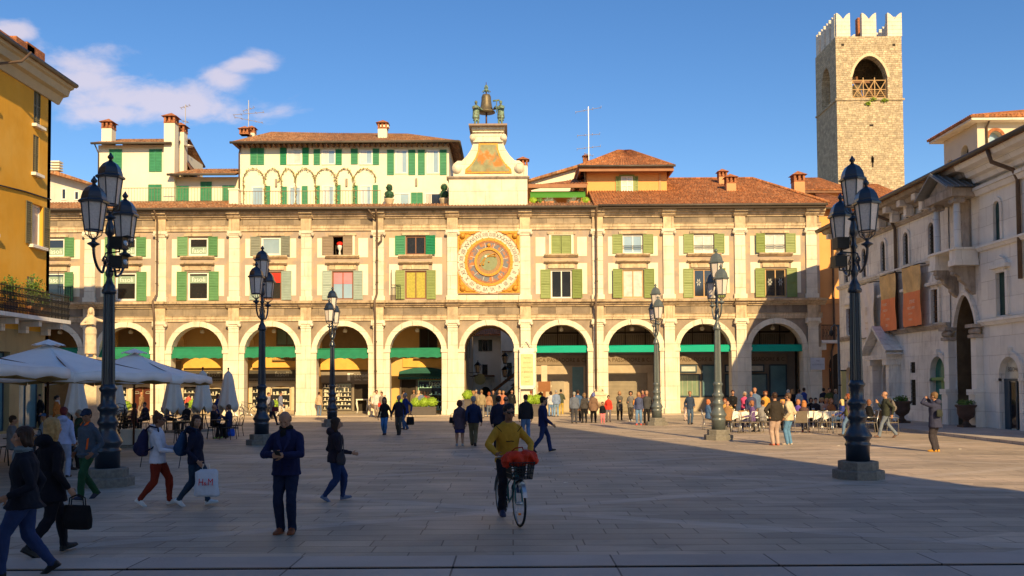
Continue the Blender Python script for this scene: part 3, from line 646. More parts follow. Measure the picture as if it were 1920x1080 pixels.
m.build('small_balcony', M('balcony_bronze', (.2, .13, .05)), arc)
m = MB(TB); m.box(c-1.5, c+1.8, 3.35, 4.0, .04, .12); m.build('balcony_panel', M('ochre_bright', (.75, .42, .09)), arc)
# bank bays
for i in (8, 9, 10, 11):
    a, b = arches[i]; c = cen[i]
    m = MB(TB); m.box(a-1.2, b+.1, 3.45, 4.15, .05, .14); m.build('sign_board', M('bank_fascia', (.25, .19, .13), .7), arc)
    m = MB(TB); m.text('BANCA PASSADORE & C.', .40, c-.15+(.0 if i == 8 else -.2), 3.66, .16, sx=.93); m.build('lettering', gold_l, arc)
    m = MB(TB)
    for u in (c-1.6, c-.1, c+1.35): m.box(u-.03, u+.03, 4.5, 6.3, .03, .08)
    m.box(a-.3, b+.3, 5.7, 5.8, .03, .1); m.build('transom_frame', shade_in, arc)
    m = MB(TB)
    for k in range(26): u = a+(b-a)*k/26; m.box(u, u+.08, 4.6, 5.6, .02, .04)
    m.build('slat_blind', M('slat_blind_grey', (.16, .14, .1), .8), arc)
    if i == 8:
        m = MB(TB); m.box(a-1, b+.1, .06, 3.4, .03, .08); m.build('stone_front', M('bank_stone', (.45, .36, .25), .6), arc)
        m = MB(TB); m.box(a+2.7, a+3.5, .06, 3.3, .09, .12); m.build('pane', glassT, arc)
        m = MB(TB); m.box(a+1.2, a+2.1, .08, 2.4, .09, .14); m.box(a-.8, a-.3, .06, 3.3, .085, .1); m.build('door', M('bank_door', (.36, .3, .22), .5), arc)
    elif i == 9:
        m = MB(TB); m.box(a-1, a-.7, .06, 3.4, .03, .2); m.box(a-.7, b+.1, 2.85, 3.4, .03, .16); m.box(b-.3, b+.1, .06, 2.85, .03, .2); m.build('stone_front', M('bank_stone', (.45, .36, .25)), arc)
        m = MB(TB)
        for k in range(28): m.box(a-.7, b-.3, .08+k*.1, .08+k*.1+.085, .05, .085)
        m.build('roller_shutter', M('roller_shutter_grey', (.3, .25, .18), .5), arc)
    else:
        m = MB(TB); m.box(a-1, b+.1, .06, 1.05, .03, .12); m.build('stone_front', M('bank_stone', (.45, .36, .25)), arc)
        for (x0, x1, y0, y1, gl) in ((a-.9, a+.55, 2.85, 3.4, glassC), (a+.75, a+1.95, 2.85, 3.4, glassC), (a-.9, a+2.15, 1.1, 2.75, glassG if i == 10 else glassT), (a+2.3, b+.05, 1.1, 3.4, glassT)):
            window(arc, TB, x0, x1, y0, y1, .08, bluegrey, gl, fw=.09)
        if i == 10:
            m = MB(TB)
            for k in range(9): u = a-.8+k*.34; m.box(u, u+.03, 1.2, 2.65, .085, .1)
            m.build('window_bars', M('pale_bars', (.42, .42, .3), .6), arc)
# two flanking vertical blade panels on the cash desk arch: brown kiosk info box
t = thing('information_post', 'brown square information box on a pale post under the first bank arch', 'information post', (U(1020), FY+.6, .06))
m = MB(); m.box(-.09, .09, -.06, .06, 0, 1.5); m.box(-.42, .42, -.1, .1, 1.5, 2.2); m.build('body', M('corten_box', (.26, .11, .04), .7), t)
m = MB(); m.box(-.2, .2, -.05, .05, 2.2, 3.3); m.build('upper_panel', shopcream, t); m = MB(); m.box(-.5, -.43, -.07, .07, 1.8, 1.95); m.box(.43, .5, -.07, .07, 1.8, 1.95); m.build('bracket', shopcream, t)
t = thing('notice_board', 'tall white ornate notice board with yellow poster beside the central passage arch', 'notice board', (U(987), FY-.5, .06))
m = MB(); 
for s in (-1, 1): m.box(s*.48-.03, s*.48+.03, -.03, .03, 0.3, 4.2)
m.box(-.5, .5, -.03, .03, 1.7, 1.78); m.box(-.5, .5, -.03, .03, 4.15, 4.45); m.tube([(-.5, 0, 4.45), (-.25, 0, 4.6), (-.1, 0, 4.9), (0, 0, 5.0), (.1, 0, 4.9), (.25, 0, 4.6), (.5, 0, 4.45)], .035, 6); m.box(-.49, .49, -.02, .02, 1.78, 4.15); m.build('frame', whitewin, t)
m = MB(); m.box(-.42, .42, -.035, -.022, 1.95, 4.05); m.build('poster', M('poster_yellow', (.72, .58, .3), .7, .08, 4), t)
m = MB(frame('S', -.04))
for k, (s, h) in enumerate((('TEATRO', .12), ('STAGIONE', .1), ('CONCERTI IN PIAZZA', .07), ('A BRESCIA', .16), ('DOMENICA', .08), ('ORE 21', .1))): m.text(s, h, 0, 3.75-k*.32, 0)
m.build('lettering', M('poster_ink', (.25, .2, .08), .7), t)

# ================================================================== ASTRONOMICAL CLOCK
cc = (U(917)); cz = Z(492, 917); T = frame('S', FY-.02)
m = MB(TS); m.box(BU[7]+.36, BU[8]-.36, z_c1, 8.15, 0, .12); m.box(BU[7]+.36, BU[8]-.36, 12.45, 12.6, 0, .12); m.build('clock_surround', marble, arc)
ck = thing('astronomical_clock', 'gilded round astronomical clock with roman numerals between two marble pilasters', 'clock', (cc, FY-.1, cz)); R0 = 2.12
TL = frame('S', 0)
m = MB(TL); m.box(-2.16, 2.16, -2.16, 2.16, -.06, .05); m.build('backing', M('clock_ground', (.6, .42, .3), .8, .1, 3), ck)
def annulus(m, r0, r1, w0, w1, n=48):
    for k in range(n):
        a, b = 2*math.pi*k/n, 2*math.pi*(k+1)/n; p = lambda r, g, w: (r*math.cos(g), r*math.sin(g), w)
        m.quad(p(r0, a, w1), p(r0, b, w1), p(r1, b, w1), p(r1, a, w1)); m.quad(p(r1, a, w0), p(r1, b, w0), p(r1, b, w1), p(r1, a, w1))
        if r0: m.quad(p(r0, a, w0), p(r0, b, w0), p(r0, b, w1), p(r0, a, w1))
m = MB(TL); annulus(m, 1.64, 2.12, .05, .09); m.build('numeral_ring', M('clock_white', (.66, .6, .46), .7, .14, 4), ck)
m = MB(TL); roman = ['I', 'II', 'III', 'IIII', 'V', 'VI', 'VII', 'VIII', 'VIIII', 'X', 'XI', 'XII', 'XIII', 'XIIII', 'XV', 'XVI', 'XVII', 'XVIII', 'XVIIII', 'XX', 'XXI', 'XXII', 'XXIII', 'XXIIII']
for k, s in enumerate(roman):
    g = rad(-7.5-15*k); r = 1.735; m.cut(); w_ = {1: 1.0, 2: 1., 3: .9, 4: .75}.get(len(s), .62); m.text(s, .40, r*math.cos(g), r*math.sin(g), .096, sx=w_*.8, rot=g-math.pi/2)
m.each('numeral', M('clock_ink', (.04, .035, .04), .7), ck)
m = MB(TL); annulus(m, 1.46, 1.64, .06, .13); m.mi = 1; annulus(m, 1.34, 1.46, .06, .11); m.mi = 0; m.cut(); annulus(m, .82, .98, .07, .18)
m.each('gilt_ring', [gold, M('clock_red_band', (.36, .15, .06), .6, .5, 22)], ck)
m = MB(TL); annulus(m, .98, 1.34, .05, .09)
m.build('zodiac_ring', M('clock_zodiac', (.17, .18, .2), .6, .2, 6, patch=((.5, .18, .05), 3.2, .48, .58)), ck)
m = MB(TL)
for k in range(12): g = rad(12+30*k); c_, s_ = math.cos(g), math.sin(g); m.quad((.98*c_-.015*s_, .98*s_+.015*c_, .1), (.98*c_+.015*s_, .98*s_-.015*c_, .1), (1.34*c_+.015*s_, 1.34*s_-.015*c_, .1), (1.34*c_-.015*s_, 1.34*s_+.015*c_, .1))
m.build('division_bars', M('clock_white', (.78, .72, .56)), ck)
m = MB(TL); annulus(m, .58, .82, .05, .1); m.build('inner_ring', M('clock_inner', (.36, .21, .09), .6, .4, 24), ck)
m = MB(TL); annulus(m, 0, .58, .05, .11); m.build('centre_disc', M('clock_green', (.24, .27, .14), .6, .1, 4), ck)
m = MB(TL)
for a, l in ((20, .5), (5, .48), (-110, .42), (-125, .5)):
    m.cut(); g = rad(a); x0, y0 = -.2, .33; x1, y1 = x0+l*1.3*math.cos(g), y0+l*1.3*math.sin(g); m.tube([(x0, y0, .14), ((x0+x1)/2, (y0+y1)/2+.04, .15), (x1, y1, .14)], .03, 5); m.ball((x1, y1, .14), .075, 6, 4)
m.cut(); m.ball((0, 0, .14), .06); m.cut(); m.ball((0, 1.15, .14), (.13, .13, .06)); m.tube([(0, .98, .16), (0, 1.12, .16)], .03); m.each('hand', gold, ck)
m = MB(TL); m.ball((-.2, .36, .13), (.11, .1, .04)); m.build('moon_ball', M('clock_moon', (.7, .66, .6), .5), ck)
m = MB(TL)
for k in range(24):
    g = rad(-15*k); 
    for r in (1.66, 2.08): m.ball((r*math.cos(g), r*math.sin(g), .1), .045, 5, 4)
m.build('studs', gold, ck)
for sx_ in (-1, 1):
    for sy_ in (-1, 1):
        m = MB(TL); R1 = 2.1
        pts = [(sx_*R1, sy_*R1)]+[(sx_*2.2*math.cos(g), sy_*2.2*math.sin(g)) for g in [rad(16+58*k/8) for k in range(9)]]
        pts = [(max(-2.12, min(2.12, x)), max(-2.12, min(2.12, y))) for x, y in pts]
        m.prism(pts, .05, .1); m.ball((sx_*1.78, sy_*1.78, .14), (.2, .22, .17), 10, 7)
        for k in range(9):
            for e in (0, 1):
                q = .28+.085*k; x, y = (1.75-q*.8, 1.95+.02*math.sin(k)) if e else (1.95, 1.75-q*.8); m.ball((sx_*x, sy_*y, .12), (.1, .06, .05) if e else (.06, .1, .05), 6, 4)
        m.build('corner_cherub', gold, ck)

# ================================================================== CLOCK TOWER TOP
ct = thing('clock_tower', 'pale stone clock tower top with scrolled gable, fresco and flat capped roof', 'tower', (cc, FY+1, 14.4), world=True)
m = MB(TS); a, b = U(843), U(990); m.box(a, b, 13.9, 16.0, -3.2, .35); m.build('attic', marble, ct)
m = MB(TS); m.profile([(16.0, 0), (16.0, .35), (16.12, .5), (16.2, .52), (16.25, 0)], a-.15, b+.15); m.box(a-.1, b+.1, 16.0, 16.2, -3.2, 0); m.build('attic_cornice', palesd, ct)
# gable outline (half-width, z)
zg = lambda py: Z(py, 917)
prof = [(66, 338), (66, 326), (68, 318), (66, 308), (58, 302), (50, 302), (40, 292), (32, 280), (28, 268), (33, 264), (34, 256), (29, 251), (24, 252), (24, 250)]
k_ = FY/F
L_ = [(cc-x*k_, zg(y)) for x, y in prof]; R_ = [(cc+x*k_, zg(y)) for x, y in prof[::-1]]
m = MB(TS); m.prism(L_+R_, -.9, .12); m.build('gable', marble, ct)
def poly(m, prof_, w0, w1): m.prism([(cc-x*k_, zg(y)) for x, y in prof_]+[(cc+x*k_, zg(y)) for x, y in prof_[::-1]], w0, w1)
m = MB(TS); poly(m, [(44, 326), (43, 318), (32, 308), (24, 296), (19, 282), (18, 270)], .12, .2); m.build('fresco_frame', gold, ct)
m = MB(TS); poly(m, [(40, 323), (39, 319), (29, 308), (21, 296), (16, 282), (15, 273)], .2, .215)
m.build('fresco', M('fresco_paint', (.30, .30, .16), .8, .35, 1.6, .0, patch=((.52, .2, .05), 1.1, .5, .6)), ct)
m = MB(TS)
for s in (-1, 1): m.cut(); m.tube([(cc+s*29*k_, zg(259), -.6), (cc+s*29*k_, zg(259), .3)], .22, 12); m.cut(); m.tube([(cc+s*59*k_, zg(316), -.6), (cc+s*59*k_, zg(316), .25)], .34, 14)
m.each('scroll', marble, ct)
m = MB(TS); poly(m, [(28, 268), (28, 266)], -1.2, .3); poly(m, [(26, 266), (26, 250)], -1.1, .2); poly(m, [(29, 250), (29, 248)], -1.2, .35); poly(m, [(27, 248), (27, 246)], -1.1, .25); poly(m, [(31, 246), (31, 241)], -1.4, .45); m.build('cap_block', marble, ct)
zc = zg(241); hw = 36*k_; m = MB(); y0, y1 = FY-.8, FY+2.2
m.box(cc-hw, cc+hw, y0, y1, zc, zc+.12); m.add([(cc-hw, y0, zc+.12), (cc+hw, y0, zc+.12), (cc+hw, y1, zc+.12), (cc-hw, y1, zc+.12), (cc, (y0+y1)/2, zc+.42)], [(0, 1, 4), (1, 2, 4), (2, 3, 4), (3, 0, 4)]); m.build('cap_roof', M('lead_roof', (.3, .22, .17), .7, .2, 3), ct)
zb = zc+.25; yb = YBELL = (y0+y1)/2; ZBELL = zb
bell = thing('bell', 'large bronze bell on a pole above the clock tower cap', 'bell', (U(913), yb, zb)); 
m = MB(); m.lathe([(.62, 1.05), (.6, 1.12), (.5, 1.2), (.4, 1.5), (.34, 1.9), (.33, 2.15), (.27, 2.3), (.1, 2.36)], n=20); m.build('bell_body', bellm, bell)
m = MB(); m.tube([(0, 0, 0), (0, 0, 1.25)], .06, 8); m.tube([(0, 0, 2.3), (0, 0, 3.2)], [.05, .02], 6); m.build('pole', redwood, bell)
m = MB(); m.ball((0, 0, 2.62), (.12, .12, .16))
for k in range(8): g = math.pi*k/4; m.tube([(0, 0, 2.5), (.18*math.cos(g), .18*math.sin(g), 2.62), (.3*math.cos(g), .3*math.sin(g), 2.5)], .03, 5); m.tube([(0, 0, 2.6), (.13*math.cos(g), .13*math.sin(g), 2.8), (.05*math.cos(g), .05*math.sin(g), 2.98)], .03, 5)
m.build('finial', bronze, bell)

# ================================================================== GENERIC CHIMNEY, ANTENNA
def chimney(P, x, y, z0, z1, w, cap='tile', wall=None, name='chimney'):
    m = MB(); m.box(x-w, x+w, y-w, y+w, z0, z1); o = m.build(name, wall or creamh, P)
    m = MB(); h = w*1.1; m.box(x-w*1.1, x+w*1.1, y-w*1.1, y+w*1.1, z1, z1+.06)
    for sx in (-1, 0, 1):
        for sy in (-1, 0, 1):
            if sx or sy: m.box(x+sx*w*.85-w*.2, x+sx*w*.85+w*.2, y+sy*w*.85-w*.2, y+sy*w*.85+w*.2, z1+.06, z1+.06+h)
    m.box(x-w*.5, x+w*.5, y-w*.5, y+w*.5, z1+.06, z1+.06+h)
    z = z1+.06+h; q = w*1.45; m.add([(x-q, y-q, z), (x+q, y-q, z), (x+q, y+q, z), (x-q, y+q, z), (x, y, z+w*.95)], [(0, 1, 4), (1, 2, 4), (2, 3, 4), (3, 0, 4), (0, 3, 2, 1)])
    k = m.build('chimney_cap', brick_r, o, off=False)
    k.location = (0, 0, 0); return o
def antenna(px, py0, py1, Y, arms, label, dish=None):
    b = onY(px, py1, Y); t = onY(px, py0, Y); k = Y/F
    a = thing('antenna', label, 'antenna', b, group='television antennas on the roofs'); H = t.z-b.z
    m = MB(); m.tube([(0, 0, 0), (0, 0, H)], .035, 5); m.build('mast', antm, a)
    for (py, hl, tilt) in arms:
        z = H*(py1-py)/(py1-py0); l = hl*k; m = MB(); m.tube([(-l, -.1, z-tilt*k), (l, .1, z+tilt*k)], .02, 4)
        n = max(4, int(l*5))
        for i in range(n): f = -1+2*i/(n-1); m.tube([(f*l, -.28, z+f*tilt*k), (f*l, .28, z+f*tilt*k)], .012, 4); m.tube([(f*l, 0, z+f*tilt*k-.1), (f*l, 0, z+f*tilt*k+.1)], .012, 4)
        m.build('aerial', antm, a)
    if dish:
        m = MB(); m.lathe([(.02, 0), (.2, .03), (.36, .12)], (dish[0]*k, -.2, dish[1]*k), 14); m.build('dish', antm, a)
    return a

# ================================================================== CREAM HOUSE ON THE TERRACE
def X_(px, Y, py=400): return onY(px, py, Y).x
def Z_(py, Y, px=960): return onY(px, py, Y).z
def wins(P, T, Y, rows, flip=1):
    for (px0, px1, py0, py1, kind) in rows:
        u0, u1 = X_(px0, Y), X_(px1, Y); pm = (px0+px1)/2; v0, v1 = Z_(py1, Y, pm), Z_(py0, Y, pm)
        if kind[0] == 's':   # closed shutters
            uc = (u0+u1)/2; shutter(P, T, u0, uc-.01, v0, v1, .02, greenD); shutter(P, T, uc+.01, u1, v0, v1, .02, greenD)
        elif kind[0] == 'h': shutter(P, T, u0, u1, v0, v1, .02, greenC if 'x' in kind else greenD)
        elif kind[0] == 'w':
            f = window(P, T, u0, u1, v0, v1, .03, whitewin, {'B': glassSky, 'C': glassC, 'D': glassD}[kind[1]], fw=.09, mull=1 if 'm' in kind else 0)
            if 'k' in kind:
                m = MB(T)
                for k in range(5): q = u0+.1+k*.09; m.box(q, q+.05, v0+.1, v1-.1, .032, .045+.01*(k % 2))
                m.build('curtain', linen, f, off=False)
HY = 64.0; TH = frame('S', HY)
ch = thing('cream_house', 'cream terrace house with green shutters and long tiled roof above the arcade', 'house', (X_(650, HY), HY, 14.5), world=True)
a, b = X_(450, HY), X_(842, HY); ze = Z_(270, HY, 650)
m = MB(TH); m.box(a, b, 14.4, ze, -8, 0); m.build('wall', creamh, ch)
wins(ch, TH, HY, [(469, 495, 278, 309, 's'), (525, 537, 277, 309, 'hx'), (538, 566, 279, 309, 'wCk'), (567, 579, 277, 309, 'hx'), (588, 600, 280, 309, 'h'), (603, 629, 281, 309, 'wBk'), (629, 641, 280, 309, 'hx'), (658, 671, 279, 308, 'h'), (674, 699, 281, 309, 'wBk'), (699, 711, 279, 309, 'h'),
   (726, 739, 281, 328, 'h'), (741, 765, 281, 326, 'wBk'), (766, 779, 281, 328, 'h'), (784, 797, 281, 328, 'h'), (800, 824, 281, 326, 'wBk'), (825, 838, 281, 328, 'h'),
   (472, 495, 350, 388, 'wB'), (496, 507, 349, 388, 'h'), (527, 538, 350, 388, 'h'), (542, 565, 350, 388, 'wBm'), (566, 577, 349, 388, 'h'), (591, 600, 348, 388, 'h'), (604, 627, 348, 388, 'wBk'), (629, 639, 347, 388, 'h'), (661, 671, 348, 388, 'h'), (675, 697, 348, 388, 'wBk'), (699, 709, 347, 388, 'h'),
   (738, 769, 362, 388, 'wBk'), (771, 793, 361, 388, 's'), (796, 828, 362, 388, 'wDk')])
m = MB(); ye = HY-.9; z0 = ze-.05; yr = HY+4; zr = Z_(247, HY+4, 600)
x0, x1 = X_(438, HY), X_(862, HY)
roofq(m, (x0, ye, z0), (x1, ye, z0), (x1-4.2, yr, zr-.2), (x0+1.6, yr, zr)); roofq(m, (x1, ye, z0), (x1, HY+8.8, z0), (x1-4.2, yr+.1, zr-.2), (x1-4.2, yr, zr-.2)); roofq(m, (x0, HY+8.8, z0), (x0, ye, z0), (x0+1.6, yr, zr), (x0+1.6, yr+.1, zr)); roofq(m, (x0, HY+8.8, z0), (x1, HY+8.8, z0), (x1-4.2, yr, zr-.2), (x0+1.6, yr, zr)); ro = m.build('roof', tileold, ch)
m = MB(); m.tube([(x0, ye-.06, z0-.05), (x1, ye-.06, z0-.05)], .09, 8); m.tube([(x1+.05, ye, z0-.05), (x1+.05, HY+8.5, z0-.05)], .09, 8); m.build('gutter', gutterm, ch)
m = MB()
for k in range(42): x = x0+.4+(x1-x0-.8)*k/41; m.box(x-.05, x+.05, ye+.05, HY, z0-.2, z0-.07)
m.build('rafter_tails', wood, ch)
m = MB(TH); m.tube([(a+.15, z0, .3), (a-.05, z0-.6, .08), (a-.05, 14.5, .08)], .06, 6); m.build('downpipe', pipem, ch)
m = MB(TH)
for px in (518, 650, 781): u = X_(px, HY); m.cut(); m.box(u-.07, u+.07, 16.2, 16.75, 0, .12)
m.each('wall_light', M('wall_light_metal', (.3, .25, .18), .5), ch)
chimney(ch, X_(717, HY+1), HY+1.3, zr-1.4, Z_(241, HY+1, 717), .32); chimney(ch, X_(457, HY+1), HY+1.2, zr-1, Z_(252, HY+1, 460), .3); chimney(ch, X_(470, HY+2), HY+2.2, zr-1, Z_(249, HY+2, 468), .26)
m = MB(TH); u = X_(717, HY); m.box(u-.3, u+.3, Z_(229, HY), Z_(225, HY), -1.6, -1.0); m.build('chimney_hood', creamh, ch)
# vine arches trained on wires in front of the wall
vx = [456, 496, 527, 554, 591, 630, 663, 706]
for k in range(7):
    p0, p1 = X_(vx[k], HY), X_(vx[k+1], HY); zt_ = Z_(317, HY, vx[k]); zs = Z_(342, HY, vx[k]); zb_ = 14.6
    v_ = thing('climbing_vine', 'leafy vine arch on the cream house, %s' % ['leftmost, by the downpipe', 'second arch from the left', 'third arch from the left', 'middle arch over a sky-tinted window', 'third arch from the right', 'second arch from the right', 'last arch on the right'][k], 'vine', (p0, HY-.12, 14.5), group='vine arches on the terrace', world=True)
    c = (p0+p1)/2; r = (p1-p0)/2; pts = [(p0+.06, HY-.12, zb_), (p0+.04, HY-.12, zs)]+[(c-r*math.cos(math.pi*i/10), HY-.12, zs+(zt_-zs)*math.sin(math.pi*i/10)) for i in range(1, 10)]+[(p1-.06, HY-.12, zs)]
    m = MB(); m.tube(pts, .022, 4); m.build('stem', wood, v_)
    m = MB()
    for p, q in zip(pts, pts[1:]):
        L = (Vector(q)-Vector(p)).length
        for i in range(int(L*26)): s = Vector(p).lerp(Vector(q), random.random()); a_ = Vector((random.gauss(0, 1), random.gauss(0, .6), random.gauss(0, 1))).normalized(); o_ = a_.orthogonal().normalized(); s += a_*random.uniform(0, .13); z = random.uniform(.04, .08); m.add([s-a_*z, s+o_*z*.6, s+a_*z, s-o_*z*.6], [(0, 1, 2, 3)])
    m.build('foliage', vinem, v_)
def railing(name, label, pts, h, n, mat=None, Pt=None):
    t = thing(name, label, 'railing', pts[0], world=True); m = MB()
    for p, q in zip(pts, pts[1:]):
        p, q = Vector(p), Vector(q); k = max(2, int((q-p).length/n))
        for z in (.05, h): m.tube([p+Vector((0, 0, z)), q+Vector((0, 0, z))], .025, 5)
        for i in range(k+1): s = p.lerp(q, i/k); m.tube([s, s+Vector((0, 0, h))], .011, 4)
    m.build('bars', mat or blackiron, t); return t
rm = M('terrace_rail', (.25, .17, .1), .6)
railing('terrace_railing', 'thin iron railing on the terrace edge before the cream house with vines', [(X_(452, FY+1), FY+.9, 14.55), (X_(714, FY+1), FY+.9, 14.55)], 1.0, .2, rm)
railing('terrace_railing', 'thin iron railing on the terrace before the low cream houses at left', [(X_(222, FY+1), FY+1.7, 15.0), (X_(434, FY+1), FY+1.7, 15.0)], 1.0, .2, rm)
m = MB(); u = X_(441, FY+1); m.box(u-.32, u+.32, FY+.6, FY+1.2, 14.3, 15.6); m.box(u-.37, u+.37, FY+.55, FY+1.25, 15.6, 15.7); o = m.build('terrace_pillar', creamh); tag(o, 'short cream pillar between the two terrace railings', 'pillar')
for px in (730, 833):
    p = onY(px, 385, FY+1.6); t = thing('topiary_pot', 'double ball topiary in a pale urn on the terrace, %s' % ('left one beside the railing end' if px == 730 else 'right one beside the clock tower'), 'potted plant', (p.x, p.y, 14.5), group='topiary pots on the terrace')
    m = MB(); m.lathe([(.2, 0), (.22, .05), (.1, .12), (.1, .2), (.28, .35), (.34, .55), (.38, .6)], n=12); m.build('pot', M('pale_pot', (.6, .5, .35), .8, obj=True), t)
    m = MB(); m.ball((0, 0, .9), (.3, .3, .3), jit=.06); m.ball((0, 0, 1.4), (.22, .22, .22), jit=.06); m.leaves((0, 0, .9), (.33, .33, .33), 260, .05, .9); m.leaves((0, 0, 1.4), (.25, .25, .25), 180, .05, .9); m.build('foliage', leafd, t)
# ---- small houses at left on the terrace
LY = 64.5; TLY = frame('S', LY)
h2 = thing('small_cream_house', 'narrow cream house with closed green shutters and tall chimneys behind the near left lamp', 'house', (X_(255, LY), LY, 14.5), world=True)
a, b = X_(183, LY), X_(326, LY); ze = Z_(272, LY, 255)
m = MB(TLY); m.box(a, b, 14.3, ze, -6, 0); m.build('wall', creamh, h2)
wins(h2, TLY, LY, [(204, 228, 280, 318, 's'), (279, 303, 280, 322, 's'), (278, 303, 346, 388, 's'), (219, 228, 346, 388, 'h')])
m = MB(); x0, x1 = X_(178, LY), X_(327, LY); ye = LY-.7; zr = Z_(261, LY+3, 255)
roofq(m, (x0, ye, ze), (x1, ye, ze), (x1, LY+3, zr), (x0+.5, LY+3, zr)); roofq(m, (x0, LY+6.5, ze), (x1, LY+6.5, ze), (x1, LY+3, zr), (x0+.5, LY+3, zr)); m.build('roof', tileold, h2)
m = MB(); m.tube([(x0, ye-.06, ze-.05), (x1, ye-.06, ze-.05)], .08, 8); m.tube([(x0+.2, ye, ze), (x0+.25, LY-.08, ze-.6), (x0+.25, LY-.08, 14.6)], .05, 6); m.build('gutter', gutterm, h2)
chimney(h2, X_(193, LY), LY+.8, ze-.3, Z_(237, LY, 193), .36); chimney(h2, X_(321, LY), LY-.1, 15, Z_(234, LY, 321), .38); chimney(h2, X_(338, LY+1.5), LY+1.5, 15, Z_(246, LY+1, 338), .36)
m = MB(); x2 = X_(358, LY); m.add([(x1-.3, LY+6, ze-.6), (x2, LY+6, 15.5), (x2, LY+1.7, 15.5+1.2), (x1-.3, LY+1.7, ze+.2), (x1-.3, LY+6, 14.4), (x1-.3, LY+1.9, 14.4)], [(0, 1, 2, 3), (0, 3, 5, 4)]); m.build('side_roof', tileold, h2)
h3 = thing('low_cream_house', 'low cream terrace house with one sloped tiled roof and three green shutters', 'house', (X_(385, LY), LY, 14.5), world=True)
a, b = X_(326, LY)+.01, X_(449, LY); ze = Z_(332, LY, 385)
m = MB(TLY); m.box(a, b, 14.3, ze, -5, 0); m.build('wall', creamh, h3)
wins(h3, TLY, LY, [(330, 354, 349, 385, 's'), (376, 397, 341, 385, 's'), (417, 440, 348, 385, 's')])
m = MB(); x0, x1 = X_(323, LY), X_(449, LY); roofq(m, (x0, LY-1.0, ze), (x1, LY-1.0, ze), (x1, LY+3, ze+1.3), (x0+.6, LY+3, ze+1.3)); m.build('roof', tileold, h3)
m = MB(); m.tube([(x0, LY-1.07, ze-.05), (x1, LY-1.07, ze-.05)], .08, 8); m.build('gutter', gutterm, h3)
# far left white house in shade
QY = 67; TQ = frame('S', QY); h4 = thing('white_house', 'plain white house with sloping dark eaves between the yellow building and the left lamp', 'house', (X_(125, QY), QY, 14), world=True)
pts = [(X_(60, QY), 13.5), (X_(175, QY), 13.5), (X_(175, QY), Z_(345, QY)), (X_(95, QY), Z_(322, QY)), (X_(60, QY), Z_(322, QY))]
m = MB(TQ); m.prism(pts, -6, 0); m.build('wall', whiteh, h4)
m = MB(TQ); m.prism([(X_(60, QY), Z_(313, QY)), (X_(98, QY), Z_(315, QY)), (X_(182, QY), Z_(343, QY)), (X_(182, QY), Z_(347, QY)), (X_(98, QY), Z_(323, QY)), (X_(60, QY), Z_(321, QY))], -6.3, .9); m.build('roof', tileold, h4)
wins(h4, TQ, QY, [(115, 125, 353, 375, 'wD'), (139, 149, 358, 376, 'wD')])
m = MB(); x = X_(101, QY-1); [m.box(x-.35, x+.35, QY-1, QY-.4, Z_(320, QY)+i*.2, Z_(320, QY)+i*.2+.1) for i in range(4)]; m.build('chimney', creamh, h4)

# ================================================================== ORANGE PENTHOUSE AND TERRACE RIGHT OF THE CLOCK
PY = 65.0; TP = frame('S', PY)
ph = thing('orange_penthouse', 'orange rendered rooftop house with hipped tile roof and one green shuttered window', 'house', (X_(1175, PY), PY, 15), world=True)
a, b = X_(1101, PY), X_(1251, PY); ze = Z_(316, PY, 1175)
m = MB(TP); m.box(a, b, 14.4, ze, -6, 0); m.build('wall', orangeh, ph)
m = MB(TP); m.box(X_(1236, PY), X_(1240, PY), 14.6, ze-.4, 0, .05); m.box(a, b, ze-.35, ze-.22, 0, .06); m.build('wall_band', peachh, ph)
u0, u1 = X_(1165, PY), X_(1187, PY); v0, v1 = Z_(367, PY, 1175), Z_(331, PY, 1175)
window(ph, TP, u0, u1, v0, v1, .04, whitewin, glassC, mull=1, trans=3); m = MB(TP)
m.box(u0-.12, u0, v0-.1, v1+.12, 0, .08); m.box(u1, u1+.12, v0-.1, v1+.12, 0, .08); m.box(u0, u1, v1, v1+.12, 0, .078); m.box(u0, u1, v0-.1, v0, 0, .078); m.build('window_surround', greenB, ph)
shutter(ph, TP, X_(1155, PY), u0-.13, v0, v1, .03, greenB); shutter(ph, TP, u1+.13, X_(1197, PY), v0, v1, .03, greenB)
m = MB(); x0, x1 = X_(1084, PY-1), X_(1267, PY-1); y0, y1 = PY-1.1, PY+7; xa = X_(1172, PY+3); za = Z_(281, PY+3, 1172)
for A_, B__, C_, D_ in (((x0, y0, ze), (x1, y0, ze), (xa+.5, PY+3, za), (xa-.5, PY+3, za)), ((x1, y0, ze), (x1, y1, ze), (xa+.5, PY+3, za), (xa+.5, PY+3, za)), ((x0, y1, ze), (x0, y0, ze), (xa-.5, PY+3, za), (xa-.5, PY+3, za)), ((x0, y1, ze), (x1, y1, ze), (xa+.5, PY+3, za), (xa-.5, PY+3, za))): roofq(m, A_, B__, C_, D_)
m.build('roof', tile, ph)
m = MB(); m.box(x0+.1, x1-.1, y0+.1, y0+.22, ze-.42, ze-.12); m.box(x0+.1, x0+.22, y0+.22, y1-.1, ze-.42, ze-.12); m.box(x1-.22, x1-.1, y0+.22, y1-.1, ze-.42, ze-.12); m.build('fascia', M('fascia_brown', (.35, .17, .09), .8), ph)
m = MB(); m.tube([(x0, y0-.06, ze-.08), (x1, y0-.06, ze-.08)], .08, 8); m.tube([(a-.3, y0, ze), (a-.15, PY-.1, ze-.6), (a-.15, PY-.1, 14.6)], .06, 6); m.build('gutter', gutterm, ph)
